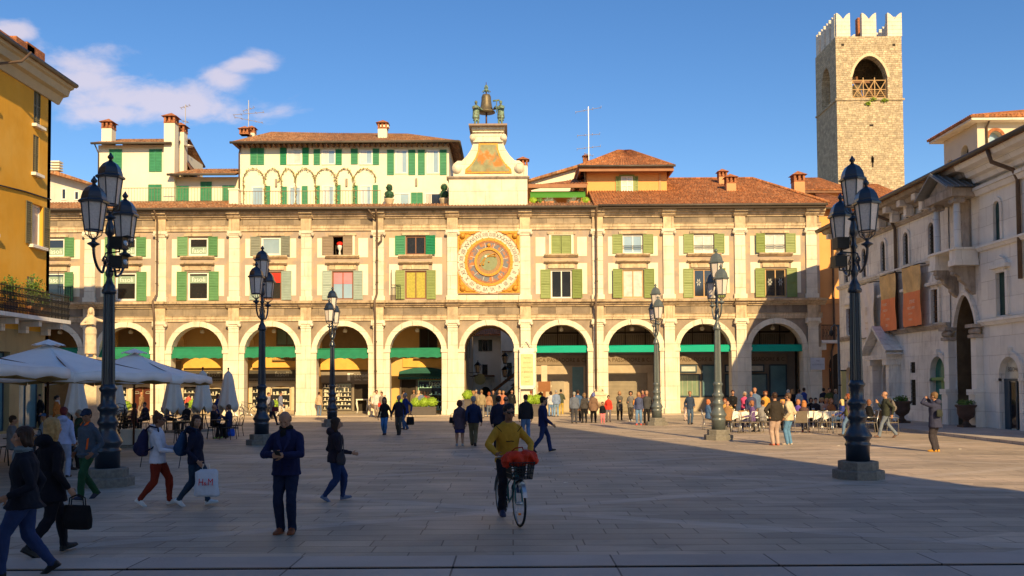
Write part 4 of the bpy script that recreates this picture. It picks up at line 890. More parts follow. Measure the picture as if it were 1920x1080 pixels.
# garden terrace
gh = thing('terrace_loggia', 'small orange roof terrace with green awning and lean-to tiled roof beside the clock tower', 'house', (X_(1045, PY), PY, 15), world=True)
a, b = X_(990, PY), X_(1100, PY); m = MB(TP); m.box(a, b, 14.4, Z_(352, PY), -5, -1.5); m.build('wall', orangeh, gh)
m = MB(TP); m.box(a, a+.25, 14.6, Z_(350, PY), -1.5, -.3); m.box(b-.45, b-.3, 14.6, Z_(350, PY), -1.5, -.3); m.build('post', orangeh, gh)
m = MB(); ze = Z_(350, PY, 1045); roofq(m, (X_(990, PY), PY-.9, ze), (X_(1101, PY), PY-.9, ze), (X_(1101, PY), PY+3, ze+1.4), (X_(990, PY), PY+3, ze+.45)); m.build('roof', tile, gh)
m = MB(); m.box(X_(990, PY), X_(1098, PY), PY-.95, PY-.8, ze-.28, ze-.02); m.build('fascia', M('fascia_brown', (.35, .17, .09)), gh)
m = MB(TP); c0, c1 = X_(994, PY), X_(1096, PY); m.quad((c0, ze-.4, .3), (c1, ze-.4, .3), (c1, ze-.72, .9), (c0, ze-.72, .9)); m.quad((c0, ze-.72, .9), (c1, ze-.72, .9), (c1, ze-.98, .9), (c0, ze-.98, .9)); m.build('awning', M('awning_leaf_green', (.07, .25, .035), .8, .08), gh)
for px, r, mt, lb in ((1000, .3, leafb, 'round yellow-green bush at the left end of the roof terrace'), (1012, .26, leafm, 'dark green bush beside the round yellow-green bush'), (1076, .45, M('agave_leaves', (.3, .38, .3), .7, .3, 8, obj=True), 'grey-green spiky plant on the roof terrace by the penthouse'), (1030, .4, M('agave_leaves', (.3, .38, .3)), 'grey-green low plant in the middle of the roof terrace'), (1098, .3, leafb, 'round yellow-green bush at the right end of the roof terrace')):
    p = onY(px, 383, FY+1.2); m = MB()
    if 'grey' in lb:
        for k in range(60): g = random.uniform(0, 6.28); e = random.uniform(.2, 1.3); d = Vector((math.cos(g)*math.cos(e), math.sin(g)*math.cos(e), math.sin(e))); q = d.orthogonal().normalized()*.03; m.add([q, -q, d*r*1.4], [(0, 1, 2)])
    else: m.ball((0, 0, r*.7), (r, r, r*.85), jit=.08); m.leaves((0, 0, r*.7), (r, r, r*.9), 260, .05, .9)
    t = thing('terrace_plant', lb, 'potted plant', (p.x, p.y, 14.6), group='plants on the roof terrace'); m.build('foliage', mt, t)
    m = MB(); m.box(-.3, .3, -.2, .2, -.12, .18); m.build('planter', terra, t)
# roof line and little chimneys behind
bh = thing('rear_house', 'rear house with one long sloping roof edge between clock tower and penthouse', 'house', (X_(1050, 72), 72, 14), world=True)
T7 = frame('S', 72); m = MB(T7); m.prism([(X_(985, 72), 14), (X_(1130, 72), 14), (X_(1130, 72), Z_(300, 72)), (X_(1080, 72), Z_(317, 72)), (X_(985, 72), Z_(345, 72))], -6, 0); m.build('wall', creamh, bh)
m = MB(T7); m.prism([(X_(980, 72), Z_(346, 72)), (X_(1080, 72), Z_(318, 72)), (X_(1135, 72), Z_(298, 72)), (X_(1135, 72), Z_(294, 72)), (X_(1080, 72), Z_(313, 72)), (X_(980, 72), Z_(342, 72))], -6.4, .5); m.build('roof', tileold, bh)
chimney(bh, X_(1100, 70), 70.5, 18, Z_(298, 70), .2, wall=brick_r); chimney(bh, X_(981, 66), 66, 15, Z_(312, 66, 981), .33)
for px, Yc, zb, zt_, w_ in ((1355, 67.5, 16.5, 333, .3), (1370, 65, 15.8, 345, .34), (1497, 65, 15.5, 342, .38)): chimney(arc, X_(px, Yc), Yc, zb, Z_(zt_, Yc, px), w_, wall=peachh)
antenna(347, 196, 282, 66, ((200, 8, 3), (228, 5, -1), (262, 8, 2)), 'thin lattice antenna with small dish behind the two tall chimneys', dish=(9, 4))
antenna(466, 188, 245, 66, ((213, 28, 3), (225, 26, -5), (205, 10, 4)), 'wide multi-armed antenna on the cream house left chimney')
antenna(1104, 200, 300, 70, ((206, 24, 5), (253, 21, 2), (277, 22, 3), (290, 8, -2)), 'tall antenna with three crossed aerials left of the orange penthouse')

# ================================================================== STONE BELL TOWER
TY = 95.0; tx0, tx1 = X_(1569, TY, 200), X_(1693, TY, 200); td = 6.4; ttop = Z_(68, TY, 1630); tsill = Z_(184, TY, 1630)
tw = thing('stone_tower', 'tall square rubble stone bell tower with white swallow-tail battlements', 'tower', ((tx0+tx1)/2, TY, 0), world=True)
TT = frame('S', TY); TWL = frame('W', tx0)
b0, b1 = X_(1598, TY, 150), X_(1664, TY, 150); bt = Z_(105, TY, 1630)
m = MB(TT); m.wall(tx0, tx1, 0, ttop, 0, .9, [(b0, b1, tsill, bt, 'p')]); m.T = TWL; c = -(TY+td/2); m.wall(-(TY+td), -TY, 0, ttop, 0, .9, [(c-1.3, c+1.3, tsill, bt-.2, 'p')])
m.T = None; m.quad((tx1, TY, 0), (tx1, TY+td, 0), (tx1, TY+td, ttop), (tx1, TY, ttop)); m.T = frame('S', TY+td); m.wall(tx0, tx1, 0, ttop, 0, -.9, [(b0, b1, tsill, bt-.3, 'p')]); m.T = None
m.quad((tx0, TY, ttop), (tx1, TY, ttop), (tx1, TY+td, ttop), (tx0, TY+td, ttop)); m.quad((tx0, TY, tsill-.2), (tx1, TY, tsill-.2), (tx1, TY+td, tsill-.2), (tx0, TY+td, tsill-.2)); m.build('wall', towerst, tw)
m = MB(TT); m.ring(b0, b1, bt, .3, 0, .04, 'p'); m.build('belfry_arch', M('tower_voussoir', (.6, .49, .32), .85, .15, 3), tw)
m = MB(TT); m.box(tx0-.15, tx1+.15, tsill-.25, tsill-.05, 0, .12); m.T = TWL; m.box(-(TY+td), -TY+.1, tsill-.25, tsill-.05, 0, .12); m.build('string_course', towerst, tw)
m = MB(TT)
for px, py, w_, h_ in ((1634, 235, .4, .22), (1636, 303, .16, 1.2), (1636, 300, .3, .55), (1580, 84, .3, .25), (1676, 84, .3, .25), (1655, 85, .0, .0)): 
    if w_: m.cut(); u = X_(px, TY, py); z = Z_(py, TY, px); m.box(u-w_/2, u+w_/2, z-h_/2, z+h_/2, .0, .02)
m.each('slit_window', shade_in, tw)
def merlon(T, u, w_, z0, z1, dep=.5):
    m = MB(T); h = z1-z0; pts = [(u-w_/2, z0), (u+w_/2, z0), (u+w_/2, z1)]
    pts += [(u+w_/2*(1-t), z1-h*.27*(1-math.cos(t*math.pi/2))) for t in (.2, .45, .65, .85, 1)]+[(u-w_/2*t, z1-h*.27*(1-math.sin(t*math.pi/2))) for t in (.15, .35, .55, .8, 1)]
    m.prism(pts, -dep, 0); m.build('merlon', towertop, tw)
mz = Z_(24, TY, 1630)
for p0, p1 in ((1568, 1594), (1616, 1643), (1664, 1691)): a, b = X_(p0, TY, 50), X_(p1, TY, 50); merlon(TT, (a+b)/2, b-a, ttop, mz)
TB2 = frame('S', TY+td)
for p0, p1 in ((1568, 1594), (1616, 1643), (1664, 1691)): a, b = X_(p0, TY, 50), X_(p1, TY, 50); merlon(TB2, (a+b)/2+.0, b-a, ttop, mz, -.5)
for k in range(4): merlon(TWL, -(TY+.75+k*1.63), .95, ttop, mz)
TWR = frame('E', tx1)
for k in range(3): merlon(TWR, TY+1.6+k*1.7, 1.0, ttop, mz)
m = MB(); x = X_(1611, TY+3, 50); m.box(x-.35, x+.35, TY+2.5, TY+3.2, ttop, Z_(40, TY+3)); m.box(x-.55, x+1.2, TY+2.3, TY+3.4, ttop, ttop+.5); m.build('chimney', brick_r, tw)
bl = thing('tower_bell', 'large bell hung in the open arch of the stone tower', 'bell', (X_(1619, TY, 160), TY+2.2, tsill-.2))
m = MB(); m.lathe([(.95, .5), (.9, .65), (.7, 1.0), (.55, 1.7), (.5, 2.1), (.2, 2.35)], n=18); m.build('bell_body', bellm, bl); m = MB(); m.box(-1.8, 2.6, -.15, .15, 2.5, 2.8); m.tube([(1.7, 0, .2), (1.7, 0, 3)], .12, 6); m.tube([(.2, .2, 2.4), (.2, .2, 3.3)], .15, 6); m.build('headstock', wood, bl)
lt = thing('belfry_scaffold', 'wooden lattice guard in the open arch of the stone tower', 'guard rail', ((b0+b1)/2, TY+.3, tsill))
m = MB(); hw = (b1-b0)/2-.05
for x in (-hw, -hw/3, hw/3, hw): m.tube([(x, 0, -.1), (x, 0, 2.3)], .06, 5)
for z in (.15, 1.0, 2.0): m.tube([(-hw, 0, z), (hw, 0, z)], .05, 5)
for k in range(3):
    x = -hw+k*hw*2/3; m.tube([(x, 0, 0), (x+hw*2/3, 0, 2.0)], .05, 5); m.tube([(x, 0, 2.0), (x+hw*2/3, 0, 0)], .05, 5)
for z in (.35, .55, .75): m.tube([(-hw, .02, z), (hw, .02, z)], .025, 4)
m.build('bars', M('scaffold_wood', (.5, .32, .15), .8), lt)
for px, py, r in ((1637, 186, .35), (1658, 188, .4), (1628, 194, .35)):
    p = onY(px, py, TY-.1); m = MB(); m.leaves((0, 0, 0), (r*1.1, .2, r*.6), 130, .1, .2); o = m.build('wall_weed', leafb); o.location = p; tag(o, {1637: 'small green weed under the middle of the belfry sill', 1658: 'wider green weed under the right end of the belfry sill', 1628: 'lower green weed hanging below the belfry sill at left'}[px], 'weed', 'weeds on the tower')
# ================================================================== HOUSES BETWEEN ARCADE AND TOWER
oh = thing('orange_house', 'narrow orange house with balcony and dark arch squeezed between arcade and stone palace', 'house', (X_(1555, 62.5), 62.5, 0), world=True)
OY = 62.3; TO = frame('S', OY); a, b = UE+.02, X_(1640, OY); zo = Z_(393, OY, 1555)
ar0, ar1 = X_(1549, OY), X_(1592, OY)
m = MB(TO); m.wall(a, b, 0, 7.55, 0, .6, [(ar0, ar1, 0, 4.1, 'r')]); m.build('lower_wall', peachh, oh); m = MB(TO); m.wall(a, b, 7.55, zo, 0, .6, []); m.box(a, b, 7.5, 7.85, 0, .06); m.build('upper_wall', orangeh, oh)
m = MB(TO); m.ring(ar0, ar1, 4.1, .14, 0, .05); m.build('arch_ring', peachh, oh); m = MB(TO); m.quad((ar0-.3, 0, -3), (ar1+.5, 0, -3), (ar1+.5, 4.3, -3), (ar0-.3, 4.3, -3)); m.build('passage_back', shade_in, oh)
m = MB(TO); m.text('Fon', .5, ar0+.8, 2.9, -2.9); m.build('lettering', M('sign_orange', (.5, .14, .03), .5), oh)
m = MB(TO); m.box(a+.0, X_(1575, OY), 4.75, 4.95, 0, .9); m.box(a, a+.4, 4.3, 4.75, 0, .6); m.build('balcony_floor', palest2, oh)
m = MB(TO)
for k in range(15): u = a+.05+1.3*k/14; m.box(u-.012, u+.012, 4.95, 5.95, .85, .87)
m.box(a, a+1.4, 5.95, 6.0, .84, .88)
for k in range(7): m.tube([(a+.1+k*.18, 5.2, .86), (a+.19+k*.18, 5.45, .86), (a+.1+k*.18, 5.7, .86)], .012, 4)
m.build('balcony_railing', blackiron, oh)
m = MB(TO); u = X_(1559, OY); m.tube([(u+.1, zo, .6), (u, zo-.7, .12), (u, 4.95, .12), (u-.2, 4.2, .12), (u-.2, .2, .12)], .07, 7); m.build('downpipe', pipem, oh)
m = MB(); roofq(m, (a-.1, OY-.6, zo), (b+.3, OY-.6, zo), (b+.3, OY+5, zo+1.9), (a+.8, OY+5, zo+1.9)); m.build('roof', tile, oh); m = MB(); m.tube([(a-.1, OY-.65, zo-.03), (b+.2, OY-.65, zo-.03)], .08, 8); m.build('gutter', gutterm, oh)
m = MB(); m.box(a, b, OY+4.6, OY+5, 0, zo+1.5); m.build('rear_wall', peachh, oh)
rh = thing('hipped_roof_house', 'orange house top with wide hipped tile roof at the foot of the stone tower', 'house', (X_(1540, 74), 74, 12), world=True)
RY = 74; a, b = X_(1508, RY), X_(1572, RY); ze = Z_(358, RY, 1540); m = MB(frame('S', RY)); m.box(a, b, 12, ze, -6, 0); m.build('wall', orangeh, rh)
m = MB(frame('S', RY)); m.box(X_(1512, RY), X_(1518, RY), ze-1.5, ze-.5, 0, .05); m.build('window', shopcream, rh)
m = MB(); zt_ = Z_(333, RY+3, 1540); roofq(m, (a-.8, RY-.8, ze), (b+.8, RY-.8, ze), (b-.6, RY+3, zt_), (a-.2, RY+3, zt_)); roofq(m, (b+.8, RY-.8, ze), (b+.8, RY+7, ze), (b-.6, RY+3.1, zt_), (b-.6, RY+3, zt_)); m.build('roof', tile, rh)
m = MB(); m.box(a-.7, b+.7, RY-.7, RY-.6, ze-.3, ze-.1); m.build('fascia', wood, rh)
for nm, lb, Y_, p0, p1, pyb, pyt in (('tiled_house', 'house with red tiled roof left of the right lamp heads', 70, 1535, 1600, 383, 360), ('tiled_house', 'wide red tiled roof under the stone tower right of the lamp', 82, 1568, 1700, 372, 345)):
    t = thing(nm, lb, 'house', (X_((p0+p1)/2, Y_), Y_, 0), world=True); a, b = X_(p0, Y_), X_(p1, Y_); z0, z1 = Z_(pyb, Y_, p0), Z_(pyt, Y_+4, p0)
    m = MB(); m.box(a+.3, b-.3, Y_, Y_+8, 8, z0); m.build('wall', peachh, t); m = MB(); roofq(m, (a, Y_-.5, z0), (b, Y_-.5, z0), (b-1, Y_+4, z1), (a+1, Y_+4, z1)); roofq(m, (a, Y_+8.5, z0), (b, Y_+8.5, z0), (b-1, Y_+4, z1), (a+1, Y_+4, z1)); m.build('roof', tile, t)

# ================================================================== STONE PALACE AT RIGHT (plane X = PX, faces -X)
PX = 20.5; TPL = frame('W', PX); yu = lambda px, py=600: -onX(px, py, PX).y; zx = lambda px, py: onX(px, py, PX).z
pal = thing('stone_palace', 'long weathered white stone palace with gothic arch and hanging banners on the right side', 'building', (PX, 45, 0), world=True)
uF, uM0, uM1, uN = -56.6, -42.3, -39.45, -22.0
ws = []; 
up3 = [-52.4, -49.7, -46.8, -43.95]; lw2 = [-54.9, -52.2, -49.5, -46.6, -43.7]
for u in [-55.2]+up3: ws.append((u-.3, u+.3, 8.2, 9.85, 'r'))
for u in lw2: ws.append((u-.33, u+.33, 4.95, 6.55))
door1, portal, door2 = -54.9, -49.2, -43.5
ws += [(door1-.8, door1+.8, 0.1, 3.0, 'r'), (portal-.75, portal+.75, .1, 3.2, 'r'), (door2-.75, door2+.75, .1, 3.3, 'r')]
for u in (-51.6, -46.4): ws += [(u-.28, u+.28, 2.55, 3.1), (u-.28, u+.28, .9, 2.2)]
m = MB(TPL); m.wall(uF, uM0, 0, 10.9, 0, .55, ws); m.build('old_wall', palest, pal)
wn_ = [(-38.25, -37.75, 8.05, 9.7, 'r'), (-38.1, -37.4, 4.85, 6.65), (-38.0, -36.5, .1, 3.1, 'r'), (-34.2, -33.5, 4.85, 6.65), (-34.1, -33.6, 8.05, 9.7, 'r'), (-34.6, -33.1, .1, 3.1, 'r'), (-30.2, -29.5, 4.85, 6.65)]
m = MB(TPL); m.wall(uM1, uN, 0, 10.9, 0, .5, wn_); m.build('clean_wall', palest2, pal)
m = MB(TPL); m.box(uF, uN, 0, 10.8, -8, -7.7); m.box(uF, uF+.3, 0, 10.8, -7.7, -.01); m.box(uN-.3, uN-.001, 0, 10.9, -7.7, -.01); m.box(uF, uN, 10.75, 10.85, -7.7, -.55); m.build('rear_wall', palest, pal)
voidm = M('window_void', (.03, .024, .02), .7, .4, 3, spec=.15); voidg = M('window_void_green', (.02, .06, .055), .6, .3, 3, spec=.2)
def pane(u0, u1, v0, v1, w_, mat, arch=None, nm='window', bars=None, fm=None):
    mat = voidm if mat is glassD else (voidg if mat is greenC else mat)
    f = MB(TPL); 
    if arch: pts = [(u0, v0)]+arc_pts(u0, u1, v1, arch)+[(u1, v0)]; f.add([(*p, w_) for p in pts], [tuple(range(len(pts)))])
    else: f.quad((u0, v0, w_), (u1, v0, w_), (u1, v1, w_), (u0, v1, w_))
    o = f.build(nm, mat, pal)
    if bars:
        g_ = MB(TPL); nu, nv = bars
        for k in range(1, nu): u = u0+(u1-u0)*k/nu; g_.box(u-.015, u+.015, v0, v1-(u1-u0)*.2*(arch is not None), w_+.02, w_+.045)
        for k in range(1, nv): v = v0+(v1-v0)*k/nv; g_.box(u0, u1, v-.015, v+.015, w_+.01, w_+.04)
        g_.build('bars', fm or blackiron, o, off=False)
for u in [-55.2]+up3: pane(u-.3, u+.3, 8.2, 9.85, -.07, glassD, 'r', bars=(3, 9))
for u in lw2: pane(u-.33, u+.33, 4.95, 6.55, -.07, glassD, bars=(3, 6), fm=wood)
for u in (-51.6, -46.4): pane(u-.28, u+.28, 2.55, 3.1, -.06, glassD, bars=(3, 3)); pane(u-.28, u+.28, .9, 2.2, -.06, glassD, bars=(3, 6))
pane(-38.25, -37.75, 8.05, 9.7, -.07, greenC, 'r'); pane(-38.1, -37.4, 4.85, 6.65, -.07, greenC); pane(-34.2, -33.5, 4.85, 6.65, -.07, greenC); pane(-34.1, -33.6, 8.05, 9.7, -.07, greenC, 'r'); pane(-30.2, -29.5, 4.85, 6.65, -.07, greenC)
pane(door1-.8, door1+.8, .1, 3.0, -.16, ochre, 'r', 'door'); pane(portal-.75, portal+.75, .1, 3.2, -.16, M('door_carved', (.2, .1, .05), .5, .3, 9), 'r', 'door', bars=(2, 4), fm=wood)
pane(door2-.75, door2+.75, .1, 3.3, -.16, M('door_green_glass', (.05, .2, .15), .2, .3), 'r', 'door'); m = MB(TPL); m.box(door2-.75, door2+.75, 2.15, 2.3, -.15, .08); m.box(door2-.05, door2+.75, .1, 2.15, -.15, -.1); m.box(door2-.72, door2+.72, .1, .5, -.1, -.07); m.build('door_bar', greenA, pal)
for dd in (-37.25, -33.85):
    pane(dd-.75, dd+.75, .1, 3.1, -.16, glassC, 'r', 'door'); m = MB(TPL); m.box(dd-.75, dd-.35, .1, 2.15, -.15, -.1); m.box(dd-.75, dd+.75, 2.1, 2.2, -.15, -.09); m.box(dd+.1, dd+.2, .1, 2.1, -.15, -.1); m.box(dd+.62, dd+.75, .1, 2.1, -.15, -.1); m.build('door_frame', bluegrey, pal)
    m = MB(TPL); m.box(dd-.33, dd+.08, .15, 2.05, -.155, -.14); m.box(dd+.22, dd+.6, .15, 2.05, -.155, -.14); m.build('door_pane', glassD, pal)
m = MB(TPL); m.text('BIDOHome', .26, -37.25, 2.5, -.14, sx=.8); m.build('lettering', M('dark_letters', (.1, .07, .05), .6), pal)
m = MB(TPL)   # window frames, mouldings
for u in [-55.2]+up3: m.cut(); m.ring(u-.3, u+.3, 9.85, .17, 0, .07, 'r', legs=8.2)
for u in lw2:
    m.cut(); m.box(u-.53, u-.33, 4.95, 6.6, 0, .1); m.box(u+.33, u+.53, 4.95, 6.6, 0, .1); m.box(u-.33, u+.33, 6.55, 6.75, 0, .1); m.box(u-.65, u+.65, 6.75, 6.9, 0, .25); m.prism([(u-.55, 6.9), (u+.55, 6.9), (u+.3, 7.15), (u, 7.3), (u-.3, 7.15)], 0, .14)
for u, d_, hw in ((door1, 3.0, .8), (door2, 3.3, .75)): m.cut(); m.ring(u-hw, u+hw, d_, .25, 0, .12, 'r', legs=.1); m.box(u-.12, u+.12, d_, d_+.35, .0, .2); m.box(u-hw-.35, u-hw, 2.1, 2.25, 0, .16); m.box(u+hw, u+hw+.35, 2.1, 2.25, 0, .16)
m.each('window_moulding', palest, pal)
m = MB(TPL)
for u0, u1, v1 in ((-38.25, -37.75, 9.7), (-34.1, -33.6, 9.7)): m.cut(); m.ring(u0, u1, v1, .16, 0, .06, 'r', legs=8.05)
for u in (-37.75, -33.85, -29.85): m.cut(); m.box(u-.53, u-.35, 4.85, 6.7, 0, .1); m.box(u+.35, u+.53, 4.85, 6.7, 0, .1); m.box(u-.35, u+.35, 6.65, 6.83, 0, .1); m.box(u-.65, u+.65, 6.83, 6.98, 0, .25); m.prism([(u-.55, 6.98), (u+.55, 6.98), (u+.3, 7.22), (u, 7.36), (u-.3, 7.22)], 0, .14)
for u in (-37.25, -33.85): m.cut(); m.ring(u-.75, u+.75, 3.1, .25, 0, .12, 'r', legs=.1); m.box(u-.12, u+.12, 3.1, 3.5, 0, .2); m.box(u-1.1, u-.75, 2.1, 2.22, 0, .16); m.box(u+.75, u+1.1, 2.1, 2.22, 0, .16)
m.each('window_moulding', palest2, pal)
def strng(name, v, h, w_, u0, u1, mat): m = MB(TPL); m.profile([(v, 0), (v, w_*.5), (v+h*.5, w_*.8), (v+h*.6, w_), (v+h, w_), (v+h, 0)], u0, u1); m.build(name, mat, pal)
strng('string_course', 4.62, .25, .22, uF, uM0, palesd); strng('string_course', 7.85, .22, .2, uF, uM0, palest); strng('string_course', 4.5, .25, .22, uM1, uN, palest2); strng('string_course', 7.75, .22, .22, uM1, uN, palest2)
strng('string_course', 10.3, .2, .2, uF, uM0, palesd); strng('string_course', 10.2, .35, .3, uM1, uN, palest2)
m = MB(TPL); m.profile([(10.9, -.3), (10.9, .15), (11.05, .2), (11.1, .55), (11.3, .65), (11.35, .95), (11.55, 1.05), (11.55, -.3)], uF, uM1); m.build('cornice', palesd, pal)
m = MB(TPL)
for k in range(9): u = uF+.5+k*1.72; m.cut(); m.prism([(u-.16, 10.5), (u+.16, 10.5), (u+.2, 11.3), (u-.2, 11.3)], .1, .5); m.box(u-.2, u+.2, 11.0, 11.3, .4, .85)
m.each('console', palest, pal)
m = MB(TPL); m.profile([(10.75, -.3), (10.75, .25), (10.95, .32), (11.0, .55), (11.25, .65), (11.3, 1.0), (11.55, 1.12), (11.55, -.3)], uM1, uN); m.build('cornice', palest2, pal)
m = MB(TPL)
for k in range(8):
    u = uF+1.4+k*1.72; m.cut(); m.prism([(u+.13*math.cos(t*math.pi/6), 10.68+.19*math.sin(t*math.pi/6)) for t in range(12)], .0, .02)
for u in (-37.9, -33.9): m.cut(); m.prism([(u+.16*math.cos(t*math.pi/6), 10.45+.2*math.sin(t*math.pi/6)) for t in range(12)], .0, .02)
m.each('oculus', shade_in, pal)
# roof of palace: from the cornice upward away from the square
m = MB(); m.quad((PX-1.1, 57, 11.56), (PX-1.1, 22, 11.56), (PX, 22, 11.56), (PX, 57, 11.56)); m.build('eaves', gutterm, pal)
m = MB(); roofq(m, (PX-1.2, 56.9, 11.6), (PX-1.2, 22, 11.6), (PX+4, 22, 13.2), (PX+4, 56.9, 13.2)); m.build('roof', tileold, pal)
m = MB(); m.tube([(PX-1.25, 56.9, 11.6), (PX-1.25, 22, 11.6)], .11, 8); m.build('gutter', gutterm, pal)
for u, mt in ((-47.9, 0), (-36.2, 0), (-54.0, 0)):
    m = MB(TPL); m.tube([(u-.3, 11.5, 1.15), (u-.3, 11.0, 1.0), (u, 10.6, .3), (u, 10.2, .12), (u, 6.2 if u == -36.2 else 4.9, .12)], .085, 8); m.build('downpipe', pipem, pal)
# portal with pediment
m = MB(TPL); u = portal
for s in (-1, 1): m.box(u+s*1.1-.28, u+s*1.1+.28, .1, .6, 0, .8); m.box(u+s*1.1-.2, u+s*1.1+.2, .6, 3.0, 0, .6); m.box(u+s*1.1-.3, u+s*1.1+.3, 3.0, 3.3, 0, .75)
m.box(u-1.45, u+1.45, 3.3, 3.55, 0, .8); m.ring(u-.75, u+.75, 3.2, .15, 0, .1, 'r', legs=.1)
m.build('portal', palest, pal); m = MB(TPL)
m.prism([(u-1.6, 3.56), (u+1.6, 3.56), (u, 4.75)], 0, .45); m.add([(u-1.75, 3.55, .0), (u, 4.95, 0), (u, 4.95, .95), (u-1.75, 3.55, .95), (u-1.75, 3.75, .95), (u, 5.12, .95), (u, 5.12, 0), (u-1.75, 3.75, 0)], [(0, 1, 2, 3), (3, 2, 5, 4), (4, 5, 6, 7)]); m.add([(u+1.75, 3.55, .0), (u, 4.95, 0), (u, 4.95, .95), (u+1.75, 3.55, .95), (u+1.75, 3.75, .95), (u, 5.12, .95), (u, 5.12, 0), (u+1.75, 3.75, 0)], [(0, 1, 2, 3), (3, 2, 5, 4), (4, 5, 6, 7)])
m.build('pediment', palest, pal)
# tall gothic archway bay
c = (uM0+uM1)/2; a, b = c-1.0, c+1.05
m = MB(TPL); m.wall(uM0-.06, uM1+.06, 0, 10.9, -.05, .7, [(a, b, 0, 6.0, 'g')], reveal=1); m.build('archway_wall', [palest, M('archway_reveal_shade', (.16, .11, .06), .9, .3, 2)], pal)  # reveal coloured dark: shade of the deep arch is in the paint
m = MB(TPL); m.ring(a, b, 6.0, .22, -.05, .12, 'g'); m.build('archway_ring', palest, pal)
m = MB(TPL)
for u in (a-.32, b+.14): m.cut(); m.box(u-.26, u+.3, .1, 1.5, -.05, .42); m.box(u-.3, u+.34, 1.5, 1.75, -.05, .5); m.box(u-.2, u+.24, 1.75, 4.0, -.05, .3)
m.each('archway_pier', palest2, pal)
m = MB(TPL)
for u in (a-.3, b+.15): m.cut(); m.box(u-.25, u+.3, 4.0, 4.15, -.05, .42); [m.ball((u-.2+.12*k, 4.3, .25), (.08, .16, .16), 6, 5) for k in range(5)]; m.box(u-.3, u+.35, 4.45, 4.6, -.05, .5)
for u in (a+.2, b-.35):
    m.cut(); m.profile([(7.2, -.05), (7.2, .95), (7.02, .98), (6.86, .8), (6.74, .62), (6.6, .6), (6.46, .42), (6.36, .3), (6.22, .3), (6.05, .12), (5.95, -.05)], u-.15, u+.15); m.ball((u, 6.9, .85), (.17, .13, .12), 8, 5)
m.each('carved_bracket', palesd, pal)
m = MB(TPL);  m.box(c-.75, c-.35, .1, 5.2, -1.3, -.9); m.build('archway_interior', M('archway_ochre', (.13, .085, .04), .9), pal)
m = MB(TPL); m.box(a-2.5, b+.3, .1, 6.3, -1.6, -1.5); m.build('archway_dark_sheet', shade_in, pal)  # dark sheet added to stand for the shade deep inside the archway
# aedicule above the archway
m = MB(TPL)
for u in (c-.95, c+.95): m.cut(); m.box(u-.32, u+.32, 7.2, 7.45, 0, 1.05); m.box(u-.28, u+.28, 7.45, 7.9, 0, 1.0); m.tube([(u, 7.9, .75), (u, 8.05, .75), (u, 10.0, .75)], [.2, .155, .135], 10)
m.cut(); m.box(c-1.3, c+1.3, 7.9, 8.0, 0, 1.1); m.each('aedicule_column', palest2, pal)
m = MB(TPL); 
for u in (c-.95, c+.95): m.box(u-.2, u+.2, 10.0, 10.25, .5, .98); [m.ball((u+dx, 10.08, .75+dz), .11, 6, 4) for dx in (-.18, .18) for dz in (-.18, .18)]
m.box(c-1.35, c+1.35, 10.25, 10.6, 0, 1.15); m.prism([(c-1.35, 10.6), (c+1.35, 10.6), (c, 11.3)], .0, 1.0); m.box(c-.6, c+.6, 8.0, 10.2, -.04, .06); m.build('aedicule_gable', palesd, pal)
m = MB(TPL)
for s in (-1, 1): m.add([(c, 11.5, 1.5), (c, 11.5, 0), (c+s*1.6, 10.6, 0), (c+s*1.6, 10.6, 1.5), (c, 11.42, 1.5), (c+s*1.6, 10.52, 1.5)], [(0, 1, 2, 3), (0, 3, 5, 4)]); 
for k in range(6):
    for s in (-1, 1): m.tube([(c+s*1.6, 10.62, .1+k*.27), (c, 11.53, .1+k*.27)], .03, 4)
m.build('lead_roof', M('lead_grey', (.25, .25, .24), .55, .15, 3), pal)
m = MB(TPL); [m.ball((c-.2+.1*math.sin(k*1.7), 8.2+k*.13, .05), (.12, .08, .08), 6, 4) for k in range(15)]; m.build('carved_panel', palesd, pal)
# small things on the wall
# banners
def banner(px0, px1, pyt, pyb, mats, label, txt):
    u0, u1 = yu(px0), yu(px1); v1, v0 = zx((px0+px1)/2, pyt), zx((px0+px1)/2, pyb); w_ = .42 if True else 0
    t = thing('banner', label, 'banner', (PX-w_, -(u0+u1)/2, v0), group='long exhibition banners on the palace', world=True)
    n, k = 8, 14; m = MB(TPL); f_ = lambda i, j: (u0+(u1-u0)*i/n, v0+(v1-v0)*j/k, w_+.03*math.sin(i*1.3+j*.6))
    for i in range(n):
        for j in range(k): m.mi = 0 if j < k*.52 else 1; m.quad(f_(i, j), f_(i+1, j), f_(i+1, j+1), f_(i, j+1))
    m.mi = 0; o = m.build('fabric', mats, t)
    m = MB(TPL); m.tube([(u0, v1, 0), (u0, v1, w_), (u1, v1, w_), (u1, v1, 0)], .025, 6); m.cut(); m.tube([(u0, v0, w_), (u1, v0, w_)], .025, 6); m.each('rod', blackiron, t)
    m = MB(TPL); c = (u0+u1)/2; H = v1-v0
    for s, h, y, dx in txt: m.text(s, h, c+dx, v0+H*y, w_+.075, sx=.9)
    m.build('lettering', M('banner_letters', (.95, .75, .55), .7) if mats[0] is not bpale else M('banner_letters_gold', (.6, .4, .2), .7), t)
bor = M('banner_orange', (.95, .27, .1), .7, .06, 2); byl = M('banner_yellow', (.85, .5, .2), .7, .3, 1.3); bpale = M('banner_pale', (.88, .78, .68), .7, .06, 2)
banner(1629, 1653, 531, 633, [bpale, bpale], 'pale washed-out banner with small gold print, leftmost of three', [('MUSEI', .16, .25, 0), ('BRESCIA', .12, .15, 0), ('|||', .5, .45, 0)])
